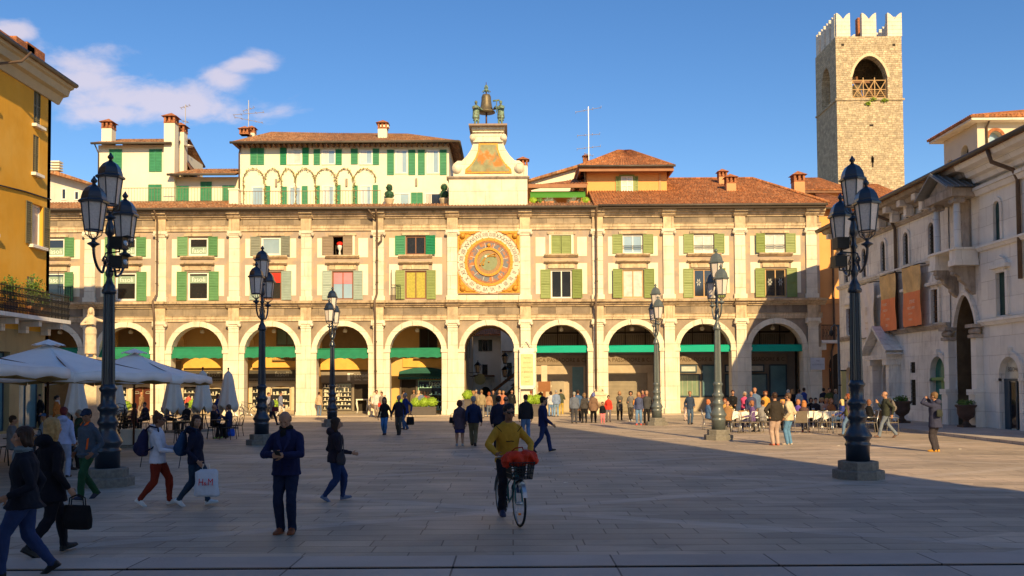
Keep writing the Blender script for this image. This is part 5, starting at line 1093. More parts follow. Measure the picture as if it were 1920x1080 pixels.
banner(1666, 1695, 514, 621, [bor, byl], 'orange banner with yellow top half, middle of the three banners', [('MUSEO', .2, .45, -.25), ('BRESCIA', .17, .35, -.2), ('DI', .16, .27, -.3), ('STORIA', .16, .19, .1), ('2016', .2, .08, 0)])
banner(1709, 1743, 498, 612, [bor, byl], 'orange banner with gold figure top, nearest and largest of three', [('STEVE', .24, .38, .2), ('MCCURRY', .2, .28, .1), ('LEGGERE', .12, .2, 0), ('MUSEO', .14, .1, 0)])
def urn(px, py, sc, label):
    p = onG(px, py, .11); t = thing('stone_urn', label, 'urn', (p.x, p.y, .11), group='big iron plant urns'); m = MB(); m.box(-.38*sc, .38*sc, -.38*sc, .38*sc, 0, .12*sc)
    m.lathe([(.3*sc, .12*sc), (.15*sc, .3*sc), (.15*sc, .42*sc), (.42*sc, .62*sc), (.5*sc, .85*sc), (.5*sc, 1.15*sc), (.62*sc, 1.28*sc), (.62*sc, 1.35*sc), (.5*sc, 1.33*sc)], n=20); m.build('urn', M('urn_iron', (.1, .06, .045), .6, .25, 6, obj=True), t)
    m = MB(); m.leaves((0, 0, 1.45*sc), (.5*sc, .5*sc, .25*sc), 300, .07, .1); m.build('plant', leafm, t)
urn(1691, 793, .78, 'dark iron urn with leafy plant beside the pedimented portal'); urn(1812, 801, .72, 'dark iron urn with plant inside the tall gothic archway')
# information stand on two thin legs
p = onG(1718, 786, .11); t = thing('information_stand', 'white printed panel on two thin legs by the palace wall', 'information stand', p, rz=rad(-62)); m = MB(); m.box(-.5, .5, -.02, .02, 1.05, 2.0); m.build('panel', M('info_panel', (.5, .48, .45), .6, .35, 7, obj=True), t)
for s in (-.35, .35): m = MB(); m.tube([(s, 0.05, 0), (s, .05, 1.9)], .02, 6); m.build('leg', blackiron, t)
# cctv pole
p = onG(1575, 788); t = thing('camera_pole', 'dark green pole with dome camera before the orange house', 'camera pole', (p.x, p.y, 0)); h = onY(1574, 610, p.y).z
m = MB(); m.tube([(0, 0, 0), (0, 0, .8), (0, 0, .81), (0, 0, h)], [.1, .1, .07, .06], 10); m.tube([(0, 0, h-.1), (-.2, 0, h+.05), (-.38, 0, h-.1), (-.38, 0, h-.3)], .035, 6); m.build('pole', irongrey, t); m = MB(); m.lathe([(.05, 0), (.14, -.05), (.14, -.18), (.1, -.28), (.02, -.33)], (-.38, 0, h-.28), 12); m.build('camera_dome', blackiron, t)
p = onG(1582, 792); t = thing('advertising_sign', 'small cream double-sided sign on the pole near the palace corner', 'sign', onY(1582, 723, p.y)); m = MB(); m.box(-.12, .12, -.05, .05, -.75, .75); m.build('panel', M('sign_cream', (.6, .5, .2), .5), t); m = MB(); m.box(-.16, .16, -.03, .03, .75, .82); m.box(-.16, .16, -.03, .03, -.82, -.75); m.box(-.28, -.12, -.02, .02, 0, .05); m.build('frame', blackiron, t)
# street name plate
o = MB(TS); u = U(1529); o.box(u-.5, u+.45, 2.95, 3.75, .25, .27); q = o.build('street_plate', M('plate_pale', (.5, .52, .55), .5)); tag(q, 'pale street name plate on the last shaded pier', 'sign'); o = MB(TS); o.text('VIA', .14, u, 3.5, .274); o.text('X GIORNATE', .13, u, 3.25, .274); q2 = o.build('lettering', M('plate_ink', (.15, .17, .22), .6), q, off=False)
# ================================================================== BELVEDERE BEHIND THE PALACE
bv = thing('belvedere', 'pale square rooftop belvedere with arched windows and tiled hip roof behind the palace', 'building', (34, 57, 12), world=True)
by0 = 50.; bx0 = onY(1832, 240, by0).x; bzt = onY(1832, 222, by0).z; by1 = bx0*F/(1779-960)  # far corner at px 1779
b_x1 = bx0+9
T1 = frame('S', by0); T2 = frame('W', bx0)
m = MB(T1); m.wall(bx0, b_x1, 12, bzt, 0, .4, [(X_(1858, by0), X_(1882, by0), 14, Z_(246, by0, 1870), 'r')]); m.T = T2
ax = [-(bx0*F/(x-960)) for x in (1790, 1802, 1818)]
m.wall(-by1, -by0, 12, bzt, 0, .4, [(ax[0]-.45, ax[0]+.45, 13, 15.2, 'r'), (ax[2]-.45, ax[2]+.45, 13, 15.6, 'r')]); m.build('wall', creamh and M('belvedere_render', (.62, .54, .4), .88, .06, .7, streak=.1, dirt=(.4, .33, .2)), bv)
m = MB(T1); m.ring(X_(1858, by0), X_(1882, by0), Z_(246, by0, 1870), .18, 0, .05, 'r'); m.build('window_moulding', brick_r, bv)
m = MB(T1); m.quad((X_(1850, by0), 13, -.35), (X_(1890, by0), 13, -.35), (X_(1890, by0), bzt-.2, -.35), (X_(1850, by0), bzt-.2, -.35)); m.build('pane', glassSky, bv); m = MB(T2); m.quad((-by1+.2, 12, -.35), (-by0-.2, 12, -.35), (-by0-.2, bzt-.2, -.35), (-by1+.2, bzt-.2, -.35)); m.build('pane', glassD, bv)
m = MB(); e = .7; x0, x1, y0, y1 = bx0-e, b_x1+e, by0-e, by1+e; xc = (x0+x1)/2; yc = (y0+y1)/2; zt_ = bzt+1.1; z0 = bzt
for q in (((x0, y0, z0), (x1, y0, z0)), ((x1, y0, z0), (x1, y1, z0)), ((x1, y1, z0), (x0, y1, z0)), ((x0, y1, z0), (x0, y0, z0))): roofq(m, q[0], q[1], (xc, yc, zt_), (xc, yc, zt_))
m.build('roof', tile, bv); m = MB(); m.box(x0+.1, x1-.1, y0+.1, y1-.1, z0-.25, z0-.13); m.build('eaves', marble, bv)
m = MB(T1); m.tube([(bx0+.5, bzt-.1, .5), (bx0+.5, bzt-.5, .08), (bx0+.5, 12, .08)], .06, 6); m.build('downpipe', pipem, bv)

# ================================================================== YELLOW BUILDING AT LEFT (faces +X)
LX = -22.9; TE = frame('E', LX); zl = lambda px, py: onX(px, py, LX).z; yl = lambda px, py=300: onX(px, py, LX).y
yb = thing('yellow_building', 'tall yellow building with slatted shutters and iron balcony at the left edge', 'building', (LX, 40, 0), world=True)
y1 = yl(95, 300); ze = zl(95, 172); zbal = 5.35
wl = [(62, 75, 163, 235), (62, 73, 254, 326), (59, 82, 384, 462), (54, 68, 520, 592)]; hs_ = []
for p0, p1, q0, q1 in wl: pm = (p0+p1)/2; hs_.append((yl(p0), yl(p1), zl(pm, q1), zl(pm, q0)))
for dy in (-4.2, -8.4, -12.6):
    for k in range(3): h = hs_[min(k, 2)]; hs_.append((h[0]+dy, h[1]+dy, h[2], h[3]))
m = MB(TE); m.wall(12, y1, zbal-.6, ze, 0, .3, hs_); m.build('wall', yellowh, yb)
m = MB(); m.box(LX-12, LX, y1-.3, y1-.001, 0, ze-.01) ; m.box(LX-12, LX-11.7, 12, y1-.3, 0, ze-.01); m.build('rear_wall', yellowh, yb)
gw = [(y1-6, y1-3.4, 0.1, 3.7), (y1-2.6, y1-.5, .1, 3.7), (y1-11, y1-7.5, .1, 3.7), (y1-17, y1-13, .1, 3.7)]
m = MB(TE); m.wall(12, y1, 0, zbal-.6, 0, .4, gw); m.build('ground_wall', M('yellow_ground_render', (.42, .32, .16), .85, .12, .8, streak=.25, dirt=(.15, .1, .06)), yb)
for a, b, c, d in gw: f = window(yb, TE, a, b, c, d, -.3, bluegrey, glassT, mull=1)
for i, (a, b, c, d) in enumerate(hs_):
    if i == 2: 
        window(yb, TE, a, b, c, d, -.2, whitewin, glassC); shutter(yb, TE, a-(b-a)*.45, a, c, d, .03, oliveS); shutter(yb, TE, b, b+(b-a)*.5, c, d, .03, oliveS)
    else:
        mid = (a+b)/2; shutter(yb, TE, a, mid-.01, c, d, -.06, oliveS if i != 3 else brownS); shutter(yb, TE, mid+.01, b, c, d, -.06, oliveS if i != 3 else brownS)
    m = MB(TE); m.box(a-.15, b+.15, c-.14, c, 0, .22); m.build('sill', palest2, yb)
m = MB(TE); m.profile([(ze-.45, 0), (ze-.45, .1), (ze-.1, .3), (ze-.05, .55), (ze+.25, .65), (ze+.3, .8), (ze+.5, .9), (ze+.5, -.2)], 12, y1+.6); m.build('cornice', M('cornice_render', (.5, .42, .28), .85, .08, 2), yb)
m = MB(); m.box(LX-12, LX, y1, y1+.5, ze-.05, ze+.45); m.build('cornice_return', M('cornice_render', (.5, .42, .28)), yb)
m = MB(); roofq(m, (LX+.95, 12, ze+.52), (LX+.95, y1+.7, ze+.52), (LX-5, y1-4, ze+2.9), (LX-5, 12, ze+2.9)); roofq(m, (LX+.95, y1+.7, ze+.52), (LX-12.5, y1+.7, ze+.52), (LX-5, y1-4, ze+2.9), (LX-5, y1-4, ze+2.9)); m.build('roof', tileold, yb)
m = MB(TE); m.tube([(12, ze+.5, .97), (y1+.6, ze+.5, .97)], .1, 8); m.build('gutter', gutterm, yb); m = MB(TE); m.tube([(y1-4.2, ze+.45, 1.2), (y1-4.6, ze-.1, 1.0), (y1-5.6, ze-.6, .1), (y1-9, ze-1.2, .08)], .06, 6); m.build('downpipe', pipem, yb)
m = MB(TE); m.tube([(12, zl(0, 350)+.1, .04), (y1-5, zl(0, 350), .05), (y1-2.5, zl(50, 363)+.05, .04), (y1, zl(95, 375), .04)], .035, 5); m.build('cable', blackiron, yb)
for k, py in enumerate((77, 93, 103)):
    px = (15, 52, 72)[k]; p = onX(px, py, LX+.3); m = MB(); m.box(-.5, .5, -.8, .8, -1.0, .35); o = m.build('brick_parapet', brick_r, yb); o.location = Vector((p.x-.6, p.y, p.z))-Vector(yb['_w'])
# balcony
yb0, yb1 = 20.0, onX(131, 600, LX+1.1).y
m = MB(TE); m.box(yb0, yb1, zbal-.18, zbal, 0, 1.15); m.build('balcony_floor', palest2, yb)
for y in (y1-.6, y1-2.6, y1-4.6, y1-7, y1-10):
    m = MB(TE); m.prism([(y-.14, zbal-.2), (y+.14, zbal-.2), (y+.14, zbal-.75), (y-.14, zbal-.75)], 0, .35); m.prism([(y-.14, zbal-.2), (y+.14, zbal-.2), (y+.14, zbal-.45), (y-.14, zbal-.45)], .35, .95); m.build('balcony_bracket', palest, yb)
rb = MB(TE); n = int((yb1-yb0)/.12)
for k in range(n):
    y = yb0+(yb1-yb0)*k/n; rb.box(y-.012, y+.012, zbal, zbal+1.15, 1.08, 1.105)
    for q in range(3): z = zbal+.2+.3*q; rb.tube([(y, z, 1.09), (y+.06, z+.1, 1.12), (y+.1, z+.02, 1.09), (y+.03, z-.08, 1.09)], .015, 4)
    rb.tube([(y, zbal+1.15, 1.09), (y, zbal+1.25, 1.09)], .012, 4)
for k in range(10): x = .1+k*.1; rb.box(yb1-.02, yb1, zbal, zbal+1.15, x, x+.025)
rb.box(yb0, yb1, zbal+1.12, zbal+1.16, 1.07, 1.12); rb.build('balcony_railing', blackiron, yb)
for y, r, lb in ((y1-2.6, .75, 'tall leafy shrub on the iron balcony'), (y1-1.6, .4, 'low green plant at the middle of the iron balcony'), (y1-4.5, .6, 'bushy plant at the left end of the iron balcony')):
    t = thing('balcony_plant', lb, 'potted plant', (LX+.6, y, zbal), group='plants on the iron balcony'); m = MB(); m.leaves((0, 0, .55+r*.9), (r*.6, r, r), int(700*r), .07, .15); m.build('foliage', leafm, t); m = MB(); m.lathe([(.2, 0), (.3, .45), (.33, .5)], n=12); m.build('pot', terra, t)
# ================================================================== STREET SEEN THROUGH THE CENTRAL PASSAGE
AY = 92.; TA = frame('S', AY)
al = thing('alley_house', 'white house with green shutters and tiled roof seen through the central archway', 'house', (X_(930, AY), AY, 0), world=True)
a, b = X_(888, AY, 650), X_(945, AY, 650); zt_ = Z_(628, AY, 930)
m = MB(TA); m.box(a-2.0, b, 0, zt_, -6, 0); m.build('wall', M('alley_white', (.88, .82, .7), .88, .08, .7, streak=.1), al)
def aw(p0, p1, q0, q1, k):
    u0, u1 = X_(p0, AY, 650), X_(p1, AY, 650); v0, v1 = Z_(q1, AY), Z_(q0, AY)
    window(al, TA, u0, u1, v0, v1, .03, brownshop, glassD, mull=1, fw=.07)
    if k: shutter(al, TA, u0-.42, u0-.03, v0, v1, .03, darkS); shutter(al, TA, u1+.03, u1+.42, v0, v1, .03, darkS)
aw(905, 915, 637, 658, 1); aw(904, 914, 683, 703, 0)
m = MB(); roofq(m, (a-2.2, AY-1, zt_), (b+.6, AY-1, zt_), (b-.4, AY+3, zt_+1.7), (a-2, AY+3, zt_+1.7)); roofq(m, (b+.6, AY-1, zt_), (b+.6, AY+7, zt_), (b-.4, AY+3, zt_+1.7), (b-.4, AY+3, zt_+1.7)); m.build('roof', tile, al)
m = MB(TA); m.box(a, X_(926, AY), Z_(706, AY), Z_(703, AY), 0, .8); m.build('balcony', wood, al); m = MB(TA); m.wall(X_(897, AY), X_(921, AY), 0, Z_(722, AY), .05, .05, [(X_(900, AY), X_(918, AY), 0, Z_(725, AY), 'r')]); m.build('arch_moulding', palest, al); m = MB(TA); pts = [(X_(900, AY), 0)]+arc_pts(X_(900, AY), X_(918, AY), Z_(725, AY), 'r')+[(X_(918, AY), 0)]; m.add([(*p, .02) for p in pts], [tuple(range(len(pts)))]); m.build('door', shade_in, al)
al2 = thing('alley_building', 'plastered building face at the right of the lane behind the arch', 'building', (X_(952, 90), 90, 0), world=True); T9 = frame('S', 90)
a, b = X_(927, 90, 650), X_(975, 90, 650); m = MB(T9); m.box(b-1.9, b+1, 0, Z_(600, 90), -6, 0); m.build('wall', M('alley_grey', (.8, .72, .58), .88, .1, .7, streak=.2), al2)
window(al2, T9, X_(949, 90), X_(958, 90), Z_(708, 90), Z_(680, 90), .03, darkS, glassD, mull=1)
m = MB(T9); m.box(X_(940, 90), X_(960, 90), Z_(660, 90), Z_(658, 90), 0, .4); m.build('cornice', wood, al2)
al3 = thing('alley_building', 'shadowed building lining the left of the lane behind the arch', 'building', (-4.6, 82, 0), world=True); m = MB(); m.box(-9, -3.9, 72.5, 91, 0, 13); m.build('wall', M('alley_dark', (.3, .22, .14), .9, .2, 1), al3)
m = MB(frame('E', -3.9))
for y in (75, 79, 83): m.box(y, y+1, 4.5, 6.3, 0, .05)
m.build('shutter', darkS, al3)
st = thing('covered_stair', 'dark covered outdoor stair sloping down to the left in the lane', 'staircase', (X_(950, 84), 84, 0), world=True); T8 = frame('S', 84)
m = MB(T8); u = lambda p: X_(p, 84, 700); v = lambda p: Z_(p, 84)
m.prism([(u(922), v(738)), (u(922), v(732)), (u(972), v(692)), (u(972), v(700))], -1.5, 0); m.build('roof', wood, st); m = MB(T8); m.prism([(u(926), 0), (u(926), v(745)), (u(972), v(712)), (u(972), 0)], -1.5, -.2); m.build('side_wall', brownshop, st)
m = MB(T8); m.prism([(u(938), v(733)), (u(950), v(722)), (u(962), v(724)), (u(950), v(736))], -.19, -.15); m.build('landing_wall', palest2, st)
sg = thing('round_sign', 'round pale yellow hanging sign in the lane behind the archway', 'sign', onY(900, 711, 80)); m = MB(); m.prism([(.5*math.cos(k*math.pi/8), .5*math.sin(k*math.pi/8)) for k in range(16)], -.04, .04); o = m.build('disc', M('sign_pale_yellow', (.55, .5, .25), .6), sg); o.rotation_euler.x = math.pi/2; m = MB(); m.tube([(-1.5, 0, .6), (0, 0, .6), (0, 0, .45)], .025, 5); m.build('bracket', blackiron, sg)
for px, py, sd, lb in ((896, 690, -1, 'black wall lantern at the left side of the lane behind the arch'), (947, 673, 1, 'upper black wall lantern at the right of the lane behind the arch'), (947, 698, 1, 'lower black wall lantern at the right of the lane behind the arch')):
    p = onY(px, py, 74); t = thing('wall_lantern', lb, 'lantern', p, group='wall lanterns in the lane'); m = MB(); m.lathe([(.14, -.35), (.26, .2)], n=6, sm=False); m.build('glass', lampglass, t)
    m = MB(); m.lathe([(.3, .2), (.28, .26), (.12, .45), (.04, .5), (.02, .65)], n=6, sm=False); m.lathe([(.16, -.4), (.15, -.34)], n=6); 
    for k in range(6): g = k*math.pi/3; m.tube([(.14*math.cos(g), .14*math.sin(g), -.35), (.27*math.cos(g), .27*math.sin(g), .2)], .02, 4)
    m.tube([(0, 0, -.4), (0, 0, -.6), (sd*.4, 0, -.7), (sd*.9, 0, -.6)], .03, 5); m.build('frame', blackiron, t)
# ================================================================== PALACE BEHIND THE CAMERA (casts the big shade)
lp = thing('rear_palace', 'large pale palace with arched ground floor standing behind the viewpoint', 'building', (0, -4, 0), world=True)
RX0, RX1, RYY, RZ = -19., 15.3, -4., 29.3
m = MB(frame('S', RYY)); T_ = Matrix(((-1, 0, 0, 0), (0, 0, 1, RYY), (0, 1, 0, 0), (0, 0, 0, 1))); m = MB(T_)
hh = [(-RX1+3+k*6.2, -RX1+7+k*6.2, 0, 9, 'r') for k in range(5)]+[(-RX1+4+k*6.2, -RX1+6+k*6.2, 13, 18) for k in range(5)]
m.wall(-RX1, -RX0, 0, RZ, 0, 1.5, hh); m.build('wall', palest2, lp)
m = MB(); m.box(RX0, RX1, RYY-18, RYY-4, 0, RZ-.5); m.build('rear_block', palest2, lp); m = MB(); m.quad((RX1, RYY, 0), (RX1, RYY-18, 0), (RX1, RYY-18, RZ), (RX1, RYY, RZ)); m.quad((RX0, RYY, 0), (RX0, RYY-18, 0), (RX0, RYY-18, RZ), (RX0, RYY, RZ)); m.quad((RX0, RYY, RZ), (RX1, RYY, RZ), (RX1, RYY-18, RZ), (RX0, RYY-18, RZ)); m.build('side_wall', palest2, lp)
m = MB(T_); m.box(-RX1, -RX0, 10.5, 11.3, 0, .8); m.box(-RX1, -RX0, RZ-1.2, RZ, 0, .0+.6); m.build('cornice', palest2, lp)

# ================================================================== STREET LAMPS
def lantern(P, x, y, z0, s=1.0, iron_=None):
    """six-sided lantern; z0 = underside of the glass"""
    I = iron_ or iron; c = (x, y, z0)
    g_ = MB(); g_.lathe([(.165*s, 0), (.235*s, .56*s)], c, 6, sm=False); o = g_.build('lantern', lampglass, P)
    m = MB()
    for k in range(6):
        a = 2*math.pi*k/6; m.tube([(x+.17*s*math.cos(a), y+.17*s*math.sin(a), z0-.01), (x+.242*s*math.cos(a), y+.242*s*math.sin(a), z0+.56*s)], .014*s, 5)
        b = 2*math.pi*(k+1)/6; m.tube([(x+.17*s*math.cos(a), y+.17*s*math.sin(a), z0), (x+.17*s*math.cos(b), y+.17*s*math.sin(b), z0)], .014*s, 4)
        m.tube([(x+.17*s*math.cos(a), y+.17*s*math.sin(a), z0), (x+.15*s*math.cos(a), y+.15*s*math.sin(a), z0-.09*s), (x+.05*s*math.cos(a), y+.05*s*math.sin(a), z0-.17*s)], .011*s, 4)
    m.lathe([(.245*s, .555*s), (.295*s, .56*s), (.30*s, .60*s), (.26*s, .63*s)], c, 6, sm=False)
    m.lathe([(.25*s, .63*s), (.245*s, .68*s), (.215*s, .78*s), (.155*s, .87*s), (.08*s, .92*s), (.045*s, .94*s)], c, 6, sm=False)
    m.lathe([(.045*s, .94*s), (.03*s, .97*s), (.06*s, 1.0*s), (.065*s, 1.03*s), (.03*s, 1.08*s), (.012*s, 1.12*s)], c, 10)
    m.lathe([(.03*s, -.36*s), (.06*s, -.32*s), (.12*s, -.29*s), (.12*s, -.27*s), (.04*s, -.23*s), (.04*s, -.19*s), (.08*s, -.17*s), (.02*s, -.15*s)], c, 10)
    m.build('lantern_frame', I, o, off=False); return o
def street_lamp(label, loc, rz, I, flood=None):
    t = thing('street_lamp', label, 'street lamp', loc, rz, group='three-headed cast iron street lamps')
    m = MB(); m.lathe([(.54, 0), (.54, .17), (.53, .19)], n=8, sm=False, ph=.5); m.mi = 0; m.lathe([(.42, .19), (.42, .36), (.41, .38)], n=8, sm=False, ph=.5); m.build('stone_base', granite, t)
    m = MB(); m.lathe([(.25, .38), (.25, .70), (.27, .72), (.27, .76), (.24, .79), (.255, .84), (.30, .90), (.30, .94), (.25, 1.02), (.19, 1.14), (.17, 1.26), (.2, 1.30), (.215, 1.34), (.2, 1.38), (.165, 1.45), (.165, 1.56), (.2, 1.60), (.215, 1.64), (.19, 1.69), (.15, 1.74), (.145, 1.98), (.175, 2.02), (.185, 2.06), (.15, 2.10), (.14, 2.14)], n=24); m.build('pedestal', I, t)
    m = MB(); n = 20; vs = []; fs = []
    for j, (r, z) in enumerate([(.135, 2.14), (.13, 2.6), (.118, 3.4), (.108, 4.05)]):
        for k in range(n*2): q = 2*math.pi*k/(n*2); rr = r*(1 if k % 2 else .88); vs.append((rr*math.cos(q), rr*math.sin(q), z))
        if j: fs += [((j-1)*n*2+k, (j-1)*n*2+(k+1) % (2*n), j*n*2+(k+1) % (2*n), j*n*2+k) for k in range(2*n)]
    m.add(vs, fs); m.lathe([(.11, 4.05), (.15, 4.08), (.15, 4.14), (.12, 4.18), (.13, 4.22), (.09, 4.28), (.06, 4.36), (.055, 4.42), (.085, 4.48), (.085, 4.54), (.06, 4.6), (.055, 4.8), (.05, 5.02), (.09, 5.08), (.05, 5.14), (.05, 5.3), (.10, 5.36), (.085, 5.5), (.05, 5.62), (.045, 5.7)], n=14); m.build('pole', I, t)
    lantern(t, 0, 0, 5.98, 1.0, I)
    for k, s in enumerate((-1, 1)):
        m = MB(); pts = []
        for q in range(19):   # scroll arm dropping from the hub, curling under and rising to the lantern
            a = q/18; 
            if a < .35: g = a/.35; x = .06+.24*math.sin(g*math.pi/2); z = 4.72-.24*(1-math.cos(g*math.pi/2))-.0
            else: g = (a-.35)/.65; x = .30+.45*math.sin(g*math.pi/2); z = 4.48+.47*(1-math.cos(g*math.pi/2))*1.0
            pts.append((s*x, 0, z))
        pts.append((s*.75, 0, 5.02)); m.tube(pts, [.028]*12+[.03]*8, 7)
        sp = [(s*(.20+.13*(1-q/22)*math.cos(q*.55)), 0, 4.72+.13*(1-q/22)*math.sin(q*.55)) for q in range(20)]; m.tube(sp, .02, 6)
        m.tube([(s*.05, 0, 4.95), (s*.2, 0, 4.9), (s*.3, 0, 4.72)], .016, 5); m.ball((s*.2, 0, 4.72), .035, 6, 4)
        m.build('arm', I, t); lantern(t, s*.75, 0, 5.3, 1.0, I)
    if flood:
        for (dx, dy, dz) in flood:
            m = MB(); m.box(dx-.16, dx+.16, dy-.12, dy+.14, dz-.12, dz+.12); m.add([(dx-.16, dy-.12, dz+.12), (dx+.16, dy-.12, dz+.12), (dx+.18, dy-.24, dz+.14), (dx-.18, dy-.24, dz+.14)], [(0, 1, 2, 3)])
            m.tube([(0, 0, dz-.18), (dx, dy, dz-.18), (dx, dy, dz-.1)], .018, 5); o = m.build('floodlight', blackiron, t); 
            m = MB(); m.ball((dx, dy-.12, dz), (.11, .03, .06), 10, 6); m.build('floodlight_lens', M('lens_glass', (.45, .6, .75), .1, .1, 5, spec=1), o, off=False)
    return t
def lamp_at(px, pytop, Y, pybase=None):
    p = onY(px, 720, Y); return (p.x, Y, 0)
def lampY(px, ty): hor = 720-.0058*(px-960); return 4.95*F/(hor-ty)
LPS = [(203, 287, 'tall dark blue street lamp nearest on the left beside the cafe umbrellas', iron, 90, True), (1606, 293, 'tall dark blue street lamp nearest on the right before the stone palace', iron, 90, True),
       (491, 462, 'dark blue street lamp in the left middle, before the grey-shuttered bay', iron, 90, False), (623, 539, 'smallest dark street lamp on the left side before the glass shop', iron, 90, False),
       (1346, 467, 'grey sunlit street lamp beside the long dining tables', irongrey, 90, False), (1231, 533, 'smallest grey sunlit street lamp beside the roller-shuttered arch', irongrey, 90, False)]
for px, ty, lb, I, ang, fl in LPS:
    Y = lampY(px, ty); p = lamp_at(px, ty, Y)
    flood = [(.0, 0, 0)] if fl else None
    if fl: c, s = math.cos(rad(-ang)), math.sin(rad(-ang)); off = (.3 if px < 900 else -.35); wd = [(off, -.2, 5.12), (off-(.0 if px < 900 else .05), -.2, 4.72)]; flood = [(x*c-y*s, x*s+y*c, z) for x, y, z in wd]
    street_lamp(lb, p, rad(ang), I, flood)
# floodlight boxes on the smaller lamps are short bars
# ================================================================== UMBRELLAS
def umbrella_open(label, x, y, z0, z1, h, rz):
    t = thing('open_umbrella', label, 'umbrella', (x, y, 0), rz, group='open white cafe umbrellas'); m = MB(); n = 10
    for s in range(4):
        a0, a1 = math.pi/4+s*math.pi/2, math.pi/4+(s+1)*math.pi/2; R = h*math.sqrt(2)
        c0, c1 = Vector((R*math.cos(a0), R*math.sin(a0), z0)), Vector((R*math.cos(a1), R*math.sin(a1), z0)); top = Vector((0, 0, z1))
        vs = []; fs = []
        for i in range(n+1):
            q = i/n
            for j in range(n+1):
                e = j/n; b = c0.lerp(c1, e); b.z += .06*math.sin(math.pi*e); p = top.lerp(b, q); p.z -= .10*math.sin(math.pi*q)+.03*math.sin(e*9+s)*q*q; vs.append(p)
        for i in range(n):
            for j in range(n): fs.append((i*(n+1)+j, i*(n+1)+j+1, (i+1)*(n+1)+j+1, (i+1)*(n+1)+j))
        m.sm = True; m.add(vs, fs); k = len(vs)
        # hanging valance
        ed = [vs[n*(n+1)+j] for j in range(n+1)]; lo = [Vector((p.x*1.0+.03*math.sin(j*2.1), p.y, p.z-.22-.03*math.sin(j*1.9+s))) for j, p in enumerate(ed)]
        m.add(ed+lo, [(j, j+1, n+2+j, n+1+j) for j in range(n)])
        m.sm = False
    o = m.build('canopy', [canvas], t)
    sd = o.modifiers.new('thickness', 'SOLIDIFY'); sd.thickness = .012; o.data.materials.append(canvas_u); sd.material_offset = 0
    # tan lining just under the canopy
    m2 = MB(); m2.v = [Vector((v.x*.985, v.y*.985, v.z-.02)) for v in m.v]; m2.f = list(m.f); m2.m = [0]*len(m.f); m2.smf = list(m.smf); m2.build('lining', canvas_u, t)
    m = MB(); zc = z1-.06
    for s in range(8):
        a0, a1 = s*math.pi/4, (s+1)*math.pi/4; r = .45; m.add([(0, 0, zc+.22), (r*math.cos(a0), r*math.sin(a0), zc+.03), (r*math.cos((a0+a1)/2)*.93, r*math.sin((a0+a1)/2)*.93, zc+.07), (r*math.cos(a1), r*math.sin(a1), zc+.03)], [(0, 1, 2), (0, 2, 3)])
    m.build('vent_cap', canvas, t)
    m = MB(); m.tube([(0, 0, 0), (0, 0, z1)], .035, 8); m.build('pole', redwood, t)
    m = MB()
    for s in range(4): a = math.pi/4+s*math.pi/2; R = h*1.38; m.tube([(0, 0, z1-.1), (R*math.cos(a), R*math.sin(a), z0-.03)], .015, 5); m.tube([(0, 0, z0-.25), (R*.5*math.cos(a), R*.5*math.sin(a), (z0+z1)/2-.08)], .013, 5)
    m.build('ribs', redwood, t); m = MB(); m.box(-.4, .4, -.4, .4, 0, .09); m.build('foot', granite, t); return t
umbrella_open('big open white umbrella hanging lowest at the left edge with drooping corner', -13.2, 19.6, 2.5, 3.25, 2.55, rad(6))
umbrella_open('wide open white umbrella in the middle of the cafe row, partly behind the near lamp', -13.1, 25.6, 2.42, 3.28, 2.4, rad(-8))
umbrella_open('open white umbrella farthest right of the cafe row above the folded ones', -13.0, 31.2, 2.38, 3.24, 2.1, rad(5))
def umbrella_closed(label, px, Y, H):
    p = onY(px, 720, Y); t = thing('closed_umbrella', label, 'umbrella', (p.x, Y, 0), rad(random.uniform(0, 90)), group='folded cafe umbrellas'); m = MB(); n = 24; vs = []; fs = []
    prof = [(.05, H-.05), (.17, H-.2), (.22, H-.5), (.27, H-.85), (.34, H-1.25), (.42, H-1.65), (.46, H-1.85), (.4, H-1.87)]
    for j, (r, z) in enumerate(prof):
        for k in range(n): q = 2*math.pi*k/n; f = 1+.24*math.cos(6*q+j*.15)*min(1, j/2); zz = z+(.18*math.cos(6*q) if j >= 6 else 0); vs.append((r*f*math.cos(q), r*f*math.sin(q), zz))
        if j: fs += [((j-1)*n+k, (j-1)*n+(k+1) % n, j*n+(k+1) % n, j*n+k) for k in range(n)]
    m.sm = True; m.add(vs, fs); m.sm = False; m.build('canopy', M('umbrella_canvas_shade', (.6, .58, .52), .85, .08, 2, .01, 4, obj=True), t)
    m = MB(); m.tube([(0, 0, 0), (0, 0, H+.08)], .03, 7); m.ball((0, 0, H+.08), .05, 6, 4); m.build('pole', redwood, t); m = MB(); m.box(-.35, .35, -.35, .35, 0, .1); m.build('foot', granite, t)
for px, Y, H, lb in ((143, 38, 2.75, 'folded umbrella left of the near lamp, behind the man in cap'), (217, 42, 2.75, 'folded umbrella just right of the near left lamp pole'), (325, 41, 2.8, 'folded umbrella behind the woman in the white hoodie'), (380, 42, 2.85, 'folded umbrella beside the seated bald diner'), (428, 44, 2.85, 'folded umbrella rightmost of the cafe, beside the outer chair')): umbrella_closed(lb, px, Y, H)
